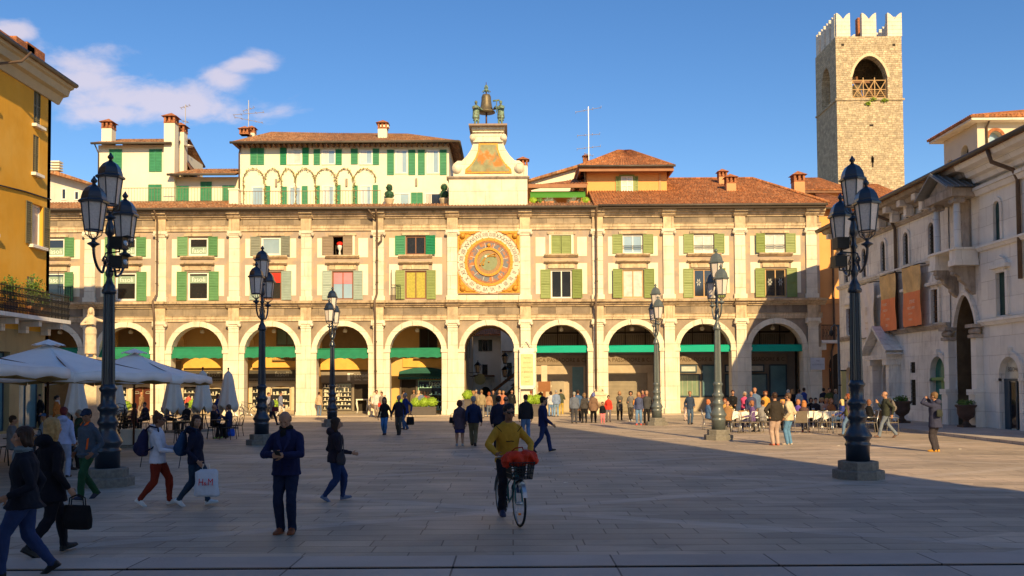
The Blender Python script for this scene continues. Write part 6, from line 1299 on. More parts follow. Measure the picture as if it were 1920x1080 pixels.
# ================================================================== FURNITURE
def make_chair(I, seatm, name='cafe_chair'):
    t = thing(name, 'x', 'chair', (0, 0, 0)); m = MB(); m.box(-.21, .21, -.2, .21, .44, .47); m.build('seat', seatm, t)
    m = MB(); m.tube([(-.2, -.2, .46), (-.2, -.27, .72), (-.17, -.29, .88), (0, -.3, .92), (.17, -.29, .88), (.2, -.27, .72), (.2, -.2, .46)], .014, 6)
    m.tube([(-.12, -.21, .46), (-.12, -.27, .68), (0, -.285, .8), (.12, -.27, .68), (.12, -.21, .46)], .010, 5); m.build('backrest', I, t)
    for sx in (-1, 1):
        for sy in (-1, 1): m = MB(); m.tube([(sx*.19, sy*.18, .45), (sx*.22, sy*.24, 0)], .014, 6); m.build('leg', I, t)
    return t
def make_sling_chair(I, fab):
    t = thing('sling_chair', 'x', 'chair', (0, 0, 0)); m = MB(); m.box(-.24, .24, -.22, .24, .42, .45); m.build('seat', fab, t); m = MB(); m.add([(-.24, -.22, .44), (.24, -.22, .44), (.24, -.32, .92), (-.24, -.32, .92), (-.24, -.25, .44), (.24, -.25, .44), (.24, -.35, .92), (-.24, -.35, .92)], [(0, 1, 2, 3), (4, 5, 6, 7), (3, 2, 6, 7), (0, 3, 7, 4), (1, 2, 6, 5)]); m.build('backrest', fab, t)
    for sx in (-1, 1):
        m = MB(); m.tube([(sx*.26, .25, 0), (sx*.26, .22, .64), (sx*.26, -.26, .66)], .015, 6); m.build('armrest', I, t); m = MB(); m.tube([(sx*.26, -.34, .92), (sx*.26, -.24, .44), (sx*.26, -.3, 0)], .015, 6); m.build('leg', I, t)
    return t
def make_table(w, d, top, I, name='cafe_table'):
    t = thing(name, 'x', 'table', (0, 0, 0)); m = MB(); m.box(-w/2, w/2, -d/2, d/2, .72, .75); m.build('table_top', top, t)
    for sx in (-1, 1):
        for sy in (-1, 1): m = MB(); m.tube([(sx*(w/2-.08), sy*(d/2-.08), .72), (sx*(w/2-.12), sy*(d/2-.1), 0)], .018, 6); m.build('leg', I, t)
    return t
def tablecloth(w, d, name, label, loc, rz, group):
    m = MB(); n = 16; e = .03; m.box(-w/2-e, w/2+e, -d/2-e, d/2+e, .752, .765); per = []
    for k in range(n): per.append((-w/2-e+(w+2*e)*k/n, -d/2-e))
    for k in range(n): per.append((w/2+e, -d/2-e+(d+2*e)*k/n))
    for k in range(n): per.append((w/2+e-(w+2*e)*k/n, d/2+e))
    for k in range(n): per.append((-w/2-e, d/2+e-(d+2*e)*k/n))
    N = len(per); vs = [(x, y, .76) for x, y in per]+[(x*(1.02+.03*math.sin(i*1.3)), y*(1.03+.05*math.sin(i*1.7)), .76-.33-.05*math.sin(i*.9)-(.12 if i % 16 == 0 else 0)) for i, (x, y) in enumerate(per)]
    m.sm = True; m.add(vs, [(i, (i+1) % N, N+(i+1) % N, N+i) for i in range(N)]); m.sm = False; o = m.build(name, linen); o.location = loc; o.rotation_euler.z = rz; tag(o, label, 'tablecloth', group); return o
darkw = M('wicker_dark', (.03, .022, .018), .7, .3, 20, obj=True); slingf = M('sling_fabric', (.16, .13, .10), .8, .1, 9, obj=True); tabtop = M('table_top_dark', (.1, .07, .05), .4, .2, 6, obj=True)
c_d = make_chair(blackiron, darkw); c_m = make_chair(chrome, slingf, 'steel_chair'); c_s = make_sling_chair(chrome, slingf); tb0 = make_table(.7, .7, tabtop, blackiron); tb1 = make_table(.8, .8, wood, chrome, 'dining_table')
used = set()
def put(proto, px, py, rz, label, group, dz=0, G_=None):
    p = G_ or onG(px, py)
    if proto.name not in used: used.add(proto.name); proto.location = (p.x, p.y, dz); proto.rotation_euler.z = rad(rz); proto['label'] = label; proto['group'] = group; return proto
    return dup(proto, (p.x, p.y, dz), rad(rz), label, group)
# left cafe: (px, py, rot, label)
gl = 'dark cafe chairs under the umbrellas'
for px, py, rz, lb in ((400, 823, -70, 'dark cafe chair carrying the bald diner in black'), (428, 824, 75, 'cafe chair carrying the diner with crossed legs'), (442, 818, 80, 'empty cafe chair outermost right of the left cafe'), (268, 812, 40, 'curved dark chair behind the woman in the white hoodie'), (255, 800, 120, 'dark chair behind the white planter box'), (338, 830, 200, 'dark chair under the table between the two women with backpacks'), (322, 812, 10, 'dark chair at the far side of the middle cafe table'), (360, 820, 260, 'dark chair behind the woman with the shopping bag'),
                      (300, 806, 170, 'dark chair pushed in at the far left cafe table'), (20, 868, 100, 'dark chair at the left edge beneath the lowest umbrella'), (60, 866, 200, 'dark chair behind the blond seated guest'), (150, 850, 30, 'dark chair behind the man in the orange-trimmed jacket')):
    put(c_d, px, py, rz, lb, gl)
for px, py, lb in ((345, 826, 'dark square table between the two women with backpacks'), (300, 808, 'dark square table far left behind the white hoodie'), (413, 822, 'small dark table between the two seated diners'), (40, 872, 'dark square table at the left edge beneath the lowest umbrella'), (372, 806, 'dark table in front of the folded umbrellas')): put(tb0, px, py, 10, lb, 'dark cafe tables')
# stacked chairs beside the lamp
pq = onG(238, 830)
for s, (dx, dy) in enumerate(((0, 0), (-.55, .35))):
    for k in range(5):
        put(c_d, 0, 0, 160+8*k, ('dark chair in the %s stack beside the near left lamp, %s' % (('right', 'left')[s], ('bottom of the stack', 'second from the bottom', 'middle of the stack', 'second from the top', 'top of the stack')[k])), 'stacked dark cafe chairs', dz=.13*k, G_=Vector((pq.x+dx, pq.y+dy+.02*k, 0)))
def planter(px, py, w, d, h, mat, hedge, label, rz=0, mr=260):
    p = onG(px, py); t = thing('planter', label, 'planter', (p.x, p.y, 0), rad(rz)); m = MB(); m.box(-w/2, w/2, -d/2, d/2, 0, h); m.box(-w/2-.02, w/2+.02, -d/2-.02, d/2+.02, h-.08, h+.001); m.build('box', mat, t)
    if hedge:
        m = MB(); k = max(1, round(w/.6)); 
        for i in range(k): x = -w/2+w*(i+.5)/k; m.ball((x, 0, h+.28), (.33, .28, .3), jit=.08); m.leaves((x, 0, h+.28), (.38, .32, .35), mr, .05, .85)
        m.build('hedge', leafb, t)
whitebox = M('white_box', (.6, .58, .55), .6, .1, 2, obj=True); darkbox = M('dark_planter', (.1, .085, .075), .7, .1, 4, obj=True)
planter(262, 838, 1.15, .45, .62, whitebox, False, 'white rectangular box beside the umbrella pole'); planter(160, 842, 1.2, .5, .7, whitebox, False, 'pale box behind the man in the orange-trimmed jacket')
planter(795, 780, 1.6, .6, .62, darkbox, True, 'dark long planter with bright clipped hedge before the canopy shop'); planter(750, 779, .8, .55, .5, darkbox, True, 'small dark planter with bright bush left of the long planter')
planter(235, 785, .8, .6, .55, darkbox, True, 'planter with round bright bush by the red-brown door'); planter(362, 783, .7, .5, .6, darkbox, True, 'planter with bright bush between folded umbrellas'); planter(515, 782, .5, .5, .5, darkbox, True, 'planter with bright bush at the cream jewellery window')
planter(50, 800, 1.2, .6, .9, darkbox, True, 'planter with bright bush against the yellow building'); planter(877, 780, .4, .5, 1.1, darkbox, True, 'tall planter bush at the left pier of the passage'); planter(1000, 781, .9, .5, .8, darkbox, True, 'bright bush beside the right pier of the passage')
planter(1083, 779, .8, .5, .6, darkbox, True, 'bright bush beside the bank pier fountain')
# drinking fountains on two piers
for u, lb in ((BU[6], 'carved stone wall fountain on the pier beside the canopy shop'), (BU[9], 'carved stone wall fountain on the pier between the first two bank arches')):
    t = thing('wall_fountain', lb, 'fountain', (u, FY-.35, 0)); m = MB(); m.box(-.42, .42, -.3, .35, 0, 1.3); m.box(-.5, .5, -.36, .36, 1.3, 1.42); m.build('pedestal', statuem, t); m = MB(); m.lathe([(.2, .55), (.5, .8), (.58, .95), (.5, .95)], (0, -.35, 0), 16); m.build('basin', statuem, t)
    m = MB(); m.ball((0, 0, 1.65), (.2, .12, .22), 10, 7); [m.tube([(s*.2, 0, 1.5), (s*.3, 0, 1.62), (s*.22, 0, 1.75)], .04, 6) for s in (-1, 1)]; m.box(-.3, .3, -.12, .15, 1.42, 1.55); m.build('carving', statuem, t)
# long tables at right, cloths
gt_ = 'white covered tables of the right cafe'
TBL = [(1385, 806), (1402, 806), (1420, 805), (1522, 805), (1540, 805), (1558, 805), (1578, 804), (1640, 806), (1650, 808)]
nm_ = ['first covered table right of the grey lamp', 'covered table before the man in black polo', 'covered table left of the two standing men', 'covered table right of the two standing men', 'covered table before the dark-haired diners', 'covered table under the blond diner', 'covered table by the redheaded walker', 'shaded covered table behind the near right lamp', 'last shaded covered table by the palace wall']
for (px, py), lb in zip(TBL, nm_):
    p = onG(px, py-4); put(tb1, px, py-4, 0, lb.replace('covered', 'steel-legged dining'), 'dining tables of the right cafe', G_=p); tablecloth(.95, .85, 'tablecloth', 'white cloth on the '+lb, (p.x, p.y, 0), 0, gt_)
    for j in range(1):
        m = MB(); x, y = p.x+random.uniform(-.3, .3), p.y+random.uniform(-.3, .3); m.lathe([(.03, 0), (.045, .12), (.04, .12)], (x, y, .766), 8); o = m.build('drinking_glass', chrome if j == 0 else whitewin); tag(o, 'small drinking glass on the '+lb, 'glass', 'glasses on the right cafe tables')
    m = MB(); m.box(-.16, .16, -.1, .1, 0, .03); o = m.build('place_mat', M('place_mat_orange', (.7, .35, .06), .8, .1, 4, obj=True)); o.location = (p.x+.1, p.y-.22, .766); tag(o, 'orange folded napkin on the '+lb, 'napkin', 'orange napkins on the right cafe tables')
gr_ = 'steel chairs of the right cafe'
for px, py, rz, pr, lb in ((1328, 806, -95, c_m, 'steel chair left of the grey lamp carrying the leftmost diner'), (1378, 812, 5, c_m, 'steel chair with round back before the first covered table'), (1396, 812, -8, c_m, 'steel chair second from the grey lamp'), (1412, 812, 10, c_m, 'steel chair third from the grey lamp'), (1432, 811, 30, c_m, 'steel chair behind the man in the black shirt'), (1499, 812, 0, c_s, 'brown sling chair beside the man in the pale jacket'),
                         (1530, 812, 4, c_m, 'steel chair with round back, left of the pair before the white cloth'), (1548, 812, -6, c_m, 'steel chair with round back, right of the pair before the white cloth'), (1566, 812, 12, c_m, 'steel chair turned slightly, beside the dark tangle of chairs'), (1365, 800, 180, c_m, 'steel chair behind the cloth at the grey lamp'), (1512, 798, 180, c_s, 'brown sling chair behind the diners with red shoes'), (1630, 812, 80, c_s, 'dark sling chair in the shade behind the near right lamp'), (1668, 812, -80, c_s, 'dark sling chair in the shade by the palace wall')):
    put(pr, px, py, rz, lb, gr_)
# ================================================================== PARKED BICYCLE FRAGMENTS AND CYCLIST'S BICYCLE
def bicycle(label, loc, rz, frame_m, basket=True):
    t = thing('bicycle', label, 'bicycle', loc, rz)
    for y, nm in ((-.53, 'rear'), (.53, 'front')):
        m = MB(); pts = [(0, y+.325*math.cos(a), .345+.325*math.sin(a)) for a in [2*math.pi*k/28 for k in range(29)]]; m.tube(pts, .018, 6, cap=False); o = m.build('wheel', rubber, t)
        m = MB(); pts = [(0, y+.3*math.cos(a), .345+.3*math.sin(a)) for a in [2*math.pi*k/28 for k in range(29)]]; m.tube(pts, .010, 5, cap=False)
        for k in range(18): a = 2*math.pi*k/18; m.tube([(.03*(-1)**k, y, .345), (0, y+.3*math.cos(a), .345+.3*math.sin(a))], .0018, 3)
        m.tube([(-.05, y, .345), (.05, y, .345)], .025, 8); m.build('rim', chrome, o, off=False)
        m = MB(); pts = [(0, y+.365*math.cos(a), .345+.365*math.sin(a)) for a in [rad(q) for q in (range(10, 190, 15) if nm == 'rear' else range(20, 150, 13))]]
        for p, q in zip(pts, pts[1:]): m.add([(-.03, p[1], p[2]), (.03, p[1], p[2]), (.03, q[1], q[2]), (-.03, q[1], q[2])], [(0, 1, 2, 3)])
        m.build('mudguard', chrome, t)
    m = MB(); m.tube([(0, -.08, .29), (0, -.2, .82)], .016, 7); m.tube([(0, -.09, .29), (0, .15, .42), (0, .38, .78)], .018, 7); m.tube([(0, -.15, .55), (0, .36, .84)], .014, 7)
    for s in (-1, 1): m.tube([(0, -.08, .29), (s*.05, -.53, .345)], .011, 6); m.tube([(0, -.17, .7), (s*.05, -.53, .345)], .010, 6); m.tube([(0, .39, .76), (s*.045, .43, .68), (s*.05, .53, .345)], .012, 6)
    m.tube([(0, .37, .74), (0, .34, .92)], .02, 7); m.build('frame', frame_m, t)
    m = MB(); m.tube([(-.27, .16, 1.0), (-.25, .28, 1.02), (-.08, .36, 1.04), (0, .33, 1.0), (.08, .36, 1.04), (.25, .28, 1.02), (.27, .16, 1.0)], .012, 7); m.tube([(0, .34, .9), (0, .33, 1.0)], .013, 6); m.build('handlebar', chrome, t)
    m = MB(); m.ball((0, -.22, .9), (.09, .15, .04), 10, 6); m.tube([(0, -.2, .8), (0, -.21, .9)], .012, 6); m.build('saddle', blackiron, t)
    m = MB(); pts = [(.04, -.08+.09*math.cos(a), .29+.09*math.sin(a)) for a in [2*math.pi*k/14 for k in range(15)]]; m.tube(pts, .008, 5, cap=False); m.tube([(.06, -.08, .29), (.07, -.02, .13)], .011, 5); m.tube([(-.06, -.08, .29), (-.07, -.14, .45)], .011, 5); m.box(.07, .16, -.06, .02, .115, .135); m.box(-.16, -.07, -.18, -.1, .44, .46); m.build('crankset', chrome, t)
    m = MB(); m.box(-.06, .06, -.75, -.45, .74, .75); m.tube([(.05, -.53, .345), (.05, -.6, .74)], .007, 5); m.tube([(-.05, -.53, .345), (-.05, -.6, .74)], .007, 5); m.build('luggage_rack', blackiron, t)
    if basket:
        m = MB(); b0, b1 = .40, .70
        for z in (.72, .80, .88, .96): e = (z-.72)*.15; m.tube([(-.15-e, b0, z), (.15+e, b0, z), (.15+e, b1+e, z), (-.15-e, b1+e, z), (-.15-e, b0, z)], .008, 5)
        for k in range(9): x = -.15+.3*k/8; m.tube([(x, b1, .72), (x*1.2, b1+.035, .96)], .005, 4); m.tube([(x, b0, .72), (x*1.2, b0, .96)], .005, 4); y = b0+(b1-b0)*k/8; m.tube([(-.15, y, .72), (-.185, y, .96)], .005, 4); m.tube([(.15, y, .72), (.185, y, .96)], .005, 4)
        m.box(-.15, .15, b0, b1, .715, .722); m.build('basket', blackiron, t)
        m = MB(); m.ball((0, .66, .64), (.055, .06, .055), 12, 8); o = m.build('headlight', chrome, t); m = MB(); m.ball((0, .71, .64), (.045, .02, .045), 10, 6); m.build('lens', glassC, o, off=False)
        m = MB(); m.box(-.02, .02, .54, .56, .18, .21); m.build('reflector', M('orange_reflector', (.8, .2, .03), .3, obj=True), t)
    return t
pr = onG(940, 973); pf = onG(974, 985); bd = (pf-pr); by = rad(180+15); bc = (pr+pf)/2
bike = bicycle('ridden green-blue city bicycle with front basket', (bc.x, bc.y, 0), by, M('bike_teal', (.03, .16, .17), .35, obj=True, spec=.6))
BAG_PARTS = (((0, 0, 0), (.17, .15, .1)), ((.09, .04, .05), (.13, .11, .08)), ((-.1, .02, .05), (.12, .12, .08)), ((.2, .05, -.03), (.08, .09, .1)), ((-.2, .03, .0), (.07, .1, .09)))
o = bpy.data.objects.new('red_bag', None); COL.objects.link(o); o.location = (Matrix.Translation((bc.x, bc.y, 0)) @ Matrix.Rotation(by, 4, 'Z')) @ Vector((0, .55, 1.0)); o.rotation_euler.z = by; tag(o, 'crumpled red bag stuffed in the bicycle basket', 'bag'); bag_root = o
for px, py, lb in ((452, 783, 'bicycle half hidden behind the pier beside the jewellery window'),): p = onG(px, py); bicycle(lb, (p.x, FY-.6, 0), rad(90), M('bike_dark', (.06, .06, .06), .4, obj=True), False)

# ================================================================== PEOPLE
def ik(a, b, l1, l2, pole):
    d = b-a; L = d.length
    if L > (l1+l2)*.999: b = a+d*((l1+l2)*.999/L); d = b-a; L = d.length
    x = (l1*l1-l2*l2+L*L)/(2*L); h = math.sqrt(max(0, l1*l1-x*x)); u = d.normalized(); p = pole-u*pole.dot(u)
    if p.length < 1e-5: p = u.orthogonal()
    return a+u*x+p.normalized()*h, b
class Soup:
    def __init__(s): s.v = []; s.f = []; s.m = []
    def loft(s, rings, mat, n=12):
        """rings: list of (center, side axis * r, front axis * r)"""
        b = len(s.v)
        for c, a, f in rings:
            for k in range(n): g = 2*math.pi*k/n; s.v.append(c+a*math.cos(g)+f*math.sin(g))
        R = len(rings)
        for i in range(R-1):
            for k in range(n): s.f.append((b+i*n+k, b+i*n+(k+1) % n, b+(i+1)*n+(k+1) % n, b+(i+1)*n+k)); s.m.append(mat)
        s.f.append(tuple(b+k for k in range(n))[::-1]); s.m.append(mat); s.f.append(tuple(b+(R-1)*n+k for k in range(n))); s.m.append(mat)
    def limb(s, pts, rs, mat, n=10, ends=True):
        rings = []
        for i, p in enumerate(pts):
            t = (pts[min(i+1, len(pts)-1)]-pts[max(i-1, 0)]).normalized(); a = t.cross(Vector((0, 1, .01))); a = a.normalized() if a.length > .1 else t.cross(Vector((1, 0, 0))).normalized(); f = a.cross(t).normalized()
            rings.append((p, a*rs[i], -f*rs[i]))
        s.loft(rings, mat, n)
        if ends: s.ball(pts[0], (rs[0],)*3, mat); s.ball(pts[-1], (rs[-1],)*3, mat)
    def ball(s, c, r, mat, R=None, n=10, k=7):
        R = R or Matrix.Identity(3); b = len(s.v); c = Vector(c)
        s.v.append(c+R @ Vector((0, 0, -r[2])))
        for i in range(1, k):
            t = math.pi*i/k
            for j in range(n): g = 2*math.pi*j/n; s.v.append(c+R @ Vector((r[0]*math.sin(t)*math.cos(g), r[1]*math.sin(t)*math.sin(g), -r[2]*math.cos(t))))
        s.v.append(c+R @ Vector((0, 0, r[2]))); e = len(s.v)-1
        for j in range(n):
            s.f += [(b, b+1+(j+1) % n, b+1+j), (e, e-n+j, e-n+(j+1) % n)]; s.m += [mat, mat]
            for i in range(k-2): s.f.append((b+1+i*n+j, b+1+i*n+(j+1) % n, b+1+(i+1)*n+(j+1) % n, b+1+(i+1)*n+j)); s.m.append(mat)
    def build(s, name, mats, parent, voxel, wr=0., seed=0, clothset=(), smooth=2):
        me = bpy.data.meshes.new(name); me.from_pydata([tuple(v) for v in s.v], [], s.f); o = bpy.data.objects.new(name, me); COL.objects.link(o)
        r = o.modifiers.new('r', 'REMESH'); r.mode = 'VOXEL'; r.voxel_size = voxel; r.use_smooth_shade = True
        if smooth: q = o.modifiers.new('s', 'SMOOTH'); q.factor = .5; q.iterations = smooth
        bpy.context.view_layer.update(); dg = bpy.context.evaluated_depsgraph_get(); nm = bpy.data.meshes.new_from_object(o.evaluated_get(dg)); o.modifiers.clear(); o.data = nm; bpy.data.meshes.remove(me); nm.name = name
        if len(mats) > 1 or wr:
            bvh = BVHTree.FromPolygons(s.v, s.f); ml = []
            for p in nm.polygons:
                h = bvh.find_nearest(p.center); ml.append(s.m[h[2]] if h[2] is not None else 0)
            if wr:
                cl = set()
                for p, k in zip(nm.polygons, ml):
                    if k in clothset: cl.update(p.vertices)
                nr = [v.normal.copy() for v in nm.vertices]
                for i in cl:
                    v = nm.vertices[i]; q = Vector((v.co.x*9+seed, v.co.y*9, v.co.z*6.5)); d = mnoise.noise(q)+.5*mnoise.noise(q*2.3)+.5*(1-abs(mnoise.noise(q*1.4+Vector((7, 3, 1))))*3); v.co += nr[i]*wr*d
            nm.materials.clear()
            for m in mats: nm.materials.append(m)
            nm.polygons.foreach_set('material_index', ml)
        else: nm.materials.clear(); nm.materials.append(mats[0])
        nm.polygons.foreach_set('use_smooth', [True]*len(nm.polygons)); nm.update(); o.parent = parent; return o
V = Vector
PCOUNT = 0
def person(label, loc, yaw, H=1.7, pose='stand', top=(.05, .05, .08), bot=(.05, .05, .09), shoe=(.03, .02, .02), hair=(.04, .02, .012), hs='short', coat=0., sex='m', vox=.02, skin=None, shirt=None, legs=None, hL=None, hR=None, fL=None, fR=None, hy=0, hp=0, lean=0, pelvis=None, hood=False, glasses=False, cap=None, kids=None, mats_over=None, name='person', cat='person', group=None, skirt=None, fat=1., build_hair=True, poleL=None, poleR=None, scarf=None, curl=.6, stride=1.):
    global PCOUNT; PCOUNT += 1
    t = thing(name, label, cat, loc, rad(yaw), group)
    sk = skin or skinm; Mt = mats_over or [sk, cloth(top), cloth(bot), M('shoe_%02x%02x%02x' % tuple(int(c*255) for c in shoe), shoe, .5, .15, 8, obj=True), cloth(shirt or top), cloth(legs) if legs else sk, cloth(skirt or bot)]
    S = Soup(); wf = 1. if sex == 'm' else .93
    hip = .528*H
    px, py, pz = pelvis or (0, 0, hip if pose != 'walk' else .518*H)
    if pose == 'sit' and not pelvis: pz = .47+.09
    P = V((px, py, pz)); ln = rad(lean); up = V((0, math.sin(ln), math.cos(ln))); fw = V((0, math.cos(ln), -math.sin(ln))); rt = V((1, 0, 0))
    T = lambda x, y, z: P+rt*(x*H)+fw*(y*H)+up*(z*H)    # torso frame, z measured from the hip
    jk = 1.1 if top != bot or coat else 1.0
    a = .011 if coat or jk > 1 else .004
    k = fat
    if sex == 'm': R = [(-.055, .098, .074), (.02, .096, .073), (.09, .09, .068), (.18, .098, .073), (.24, .098, .069), (.278, .07, .054), (.31, .05, .045), (.33, .036, .037)]
    else: R = [(-.055, .104, .078), (.02, .1, .072), (.09, .078, .058), (.17, .09, .072), (.235, .096, .066), (.27, .082, .052), (.3, .042, .04), (.325, .031, .034)]
    S.loft([(T(0, .004 if z < .2 else 0, z), rt*((rx+a)*H*k), fw*((ry+a)*H*k)) for z, rx, ry in R[:-1]], 1, 16)
    S.limb([T(0, -.002, .29), T(0, .004, .34), T(0, .01, .37)], [.036*H*wf, .033*H*wf, .035*H*wf], 0, ends=False)
    if shirt: S.loft([(T(0, .05, .12), rt*.02*H, fw*.02*H), (T(0, .054*k+.012, .2), rt*.022*H, fw*.012*H), (T(0, .035, .3), rt*.03*H, fw*.012*H)], 4, 8)
    S.loft([(T(0, -.004, .285), rt*.055*H, fw*.05*H), (T(0, -.004, .308), rt*.045*H, fw*.044*H), (T(0, -.008, .325 if hood or coat else .315), rt*.041*H, fw*.041*H)], 1, 12)
    if hood: S.ball(T(0, -.055, .31), (.075*H, .05*H, .05*H), 1)
    if scarf: Mt = Mt+[cloth(scarf)]; S.ball(T(0, .012, .325), (.06*H, .06*H, .03*H), len(Mt)-1); S.ball(T(.01, .06, .26), (.03*H, .02*H, .06*H), len(Mt)-1)
    # legs
    hw = .045*H; ank = .045*H; L1, L2 = .245*H, .24*H; leg_m = 5 if skirt else 2
    if pose == 'walk': dl = (-.03*H, .125*H*stride, ank+.008*H, 10), (.03*H, -.17*H*stride, ank+.032*H*stride, -32)
    elif pose == 'walk2': dl = (-.03*H, -.17*H*stride, ank+.032*H*stride, -32), (.03*H, .125*H*stride, ank+.008*H, 10)
    elif pose == 'sit': dl = (-.07*H, py+.27*H, ank, 0), (.07*H, py+.24*H, ank, 0)
    else: dl = (-.062*H, .015, ank, 0), (.062*H, -.005, ank, 0)
    dl = list(dl)
    if fL: dl[0] = fL
    if fR: dl[1] = fR
    for s, (x, y, z, tilt) in zip((-1, 1), dl):
        h = P+rt*(s*hw)+V((0, 0, -.01*H)); kn, an = ik(h, V((x, y, z)), L1, L2, V((s*.12, 1, .25 if pose == 'sit' else 0)))
        tr = 1.0 if leg_m == 2 else .85; wl = .053*H*k*tr if sex == 'm' else .057*H*k*tr
        cuff = .036*H if (leg_m == 2 and sex == 'm') else .029*H
        if leg_m == 5: cuff = .022*H
        S.limb([h, h.lerp(kn, .35), h.lerp(kn, .8), kn], [wl*1.08, wl, wl*.76, wl*.72], 2 if leg_m == 2 else 5, 12)
        S.limb([kn, kn.lerp(an, .3), kn.lerp(an, .75), an+V((0, 0, -.005*H))], [wl*.72, wl*.73, max(cuff, wl*.5), cuff], leg_m, 10)
        # shoe
        c, sn = math.cos(rad(tilt)), math.sin(rad(tilt)); td = V((s*.12, c, sn)); up_ = V((0, -sn, c)); rr = td.cross(up_).normalized()
        heel = an-up_*(.022*H)-td*(.02*H)
        S.loft([(heel-td*.012*H, rr*.02*H, up_*.016*H), (heel+td*.005*H+up_*.006*H, rr*.026*H, up_*.03*H), (heel+td*.05*H+up_*.002*H, rr*.027*H, up_*.026*H), (heel+td*.09*H-up_*.006*H, rr*.03*H, up_*.018*H), (heel+td*.125*H-up_*.009*H, rr*.022*H, up_*.013*H)], 3, 10)
        S.loft([(heel-td*.016*H-up_*.016*H, rr*.024*H, up_*.007*H), (heel+td*.05*H-up_*.016*H, rr*.029*H, up_*.007*H), (heel+td*.09*H-up_*.018*H, rr*.033*H, up_*.007*H), (heel+td*.13*H-up_*.017*H, rr*.022*H, up_*.006*H)], 3, 10)
    S.ball(P+V((0, 0, -.02*H)), (.088*H*k, .064*H*k, .055*H), 2 if not coat else 1)
    if coat:    # long skirt part of a coat: coat = how far below the hip (in H)
        sp = .02 if 'walk' in pose else 0
        S.loft([(T(0, 0, .08), rt*(.09*H*k), fw*(.072*H*k))]+[(V((P.x, P.y-.005*q, P.z-coat*H*q)), rt*((.103+.012*q)*H*k), V((0, 1, 0))*((.082+(.02+sp)*q)*H*k)) for q in (.15, .5, .85, 1.)], 1, 16)
    if skirt:
        S.loft([(T(0, 0, .05), rt*.085*H, fw*.07*H)]+[(V((P.x, P.y, P.z-.24*H*q)), rt*((.1+.01*q)*H), V((0, 1, 0))*((.08+.015*q)*H)) for q in (.2, .6, 1.)], 6, 16)
    # arms
    u1, u2 = .165*H, .15*H; sh_w = (.098 if sex == 'm' else .088)*H*(.4+.6*k); hands = []
    for s, tgt, pole in ((-1, hL, poleL), (1, hR, poleR)):
        sh = T(s*sh_w/H, -.002, .24)
        if tgt is None:
            if pose in ('walk', 'walk2'): f = (-1 if (pose == 'walk') == (s < 0) else 1); tgt = (s*.14, f*.11+.02, -.035+.02*abs(f))
            elif pose == 'sit': tgt = (s*.07, .2, .06)
            else: tgt = (s*.14, .03, -.045)
        g = T(*tgt) if len(tgt) == 3 else V(tgt[:3])
        el, wr_ = ik(sh, g, u1, u2, V(pole) if pole else V((s*.22, -1, -.3)))
        ar = (.036 if sex == 'm' else .032)*H*(.5+.5*k)
        S.limb([T(s*.026, -.006, .292), sh+up*(.004*H)], [.027*H, ar*.98], 1, 10); S.ball(sh, (ar,)*3, 1); S.limb([sh, sh.lerp(el, .4), el], [ar*1.05, ar, ar*.82], 1); S.limb([el, el.lerp(wr_, .5), el.lerp(wr_, .93)], [ar*.83, ar*.78, ar*.68], 1)
        d = (wr_-el).normalized(); nrm = (V((-s, 0, 0))-d*V((-s, 0, 0)).dot(d)); nrm = nrm.normalized() if nrm.length > .1 else V((0, 0, 1)); sd = d.cross(nrm).normalized()
        if sd.y < 0 and abs(d.z) > .5: sd = -sd
        hd = wr_+d*.045*H; RM = Matrix((sd*1, nrm, d)).transposed()
        S.limb([wr_-d*.02*H, wr_+d*.012*H], [.016*H, .0155*H], 0)
        S.ball(hd-d*.012*H, (.0235*H, .0115*H, .032*H), 0, RM, 10, 6)
        for i in range(4):
            b = hd+d*.012*H+sd*((i-1.5)*.0125*H); ln_ = (.036, .042, .039, .03)[3-i if True else i]*H*.55; cr = curl+.12*i
            p1 = b+(d*math.cos(cr*.5)+nrm*math.sin(cr*.5))*ln_; p2 = p1+(d*math.cos(cr*1.3)+nrm*math.sin(cr*1.3))*ln_*.8; p3 = p2+(d*math.cos(cr*2.1)+nrm*math.sin(cr*2.1))*ln_*.55
            fr = max(.0058*H, vox*.62); S.limb([b, p1, p2, p3], [fr*1.05, fr, fr*.95, fr*.85], 0, 6)
        tb = hd-d*.022*H+sd*.018*H; t1 = tb+(sd*.75+d*.6+nrm*.35).normalized()*.024*H; t2 = t1+(d*.85+nrm*.55+sd*.1).normalized()*.02*H; fr = max(.0065*H, vox*.62); S.limb([tb, t1, t2], [fr*1.15, fr, fr*.9], 0, 6)
        hands.append((wr_+d*.07*H, d, nrm))
    # head
    HR = Matrix.Rotation(rad(hy), 3, 'Z') @ Matrix.Rotation(rad(hp), 3, 'X'); nb = T(0, .006, .342); q = H*(1.0 if H > 1.4 else 1.12)
    hc = nb+HR @ V((0, .012*q, .062*q)); h_ = lambda x, y, z: hc+HR @ V((x*q, y*q, z*q))
    S.ball(h_(0, -.006, .012), (.046*q, .056*q, .053*q), 0, HR, 14, 10); S.ball(h_(0, .012, -.022), (.036*q, .042*q, .044*q), 0, HR, 12, 8); S.ball(h_(0, .03, -.05), (.02*q, .018*q, .014*q), 0, HR, 8, 6)
    S.limb([h_(0, .05, .008), h_(0, .064, -.017), h_(0, .058, -.022)], [.006*q, .0085*q, .009*q], 0, 6)
    for s in (-1, 1): S.ball(h_(s*.0475, -.004, -.006), (.006*q, .012*q, .018*q), 0, HR, 6, 5); S.ball(h_(s*.024, .036, -.014), (.015*q, .013*q, .013*q), 0, HR, 6, 5)
    S.ball(h_(0, .046, .016), (.032*q, .008*q, .006*q), 0, HR, 8, 5); S.ball(h_(0, .05, -.037), (.014*q, .007*q, .006*q), 0, HR, 8, 5)
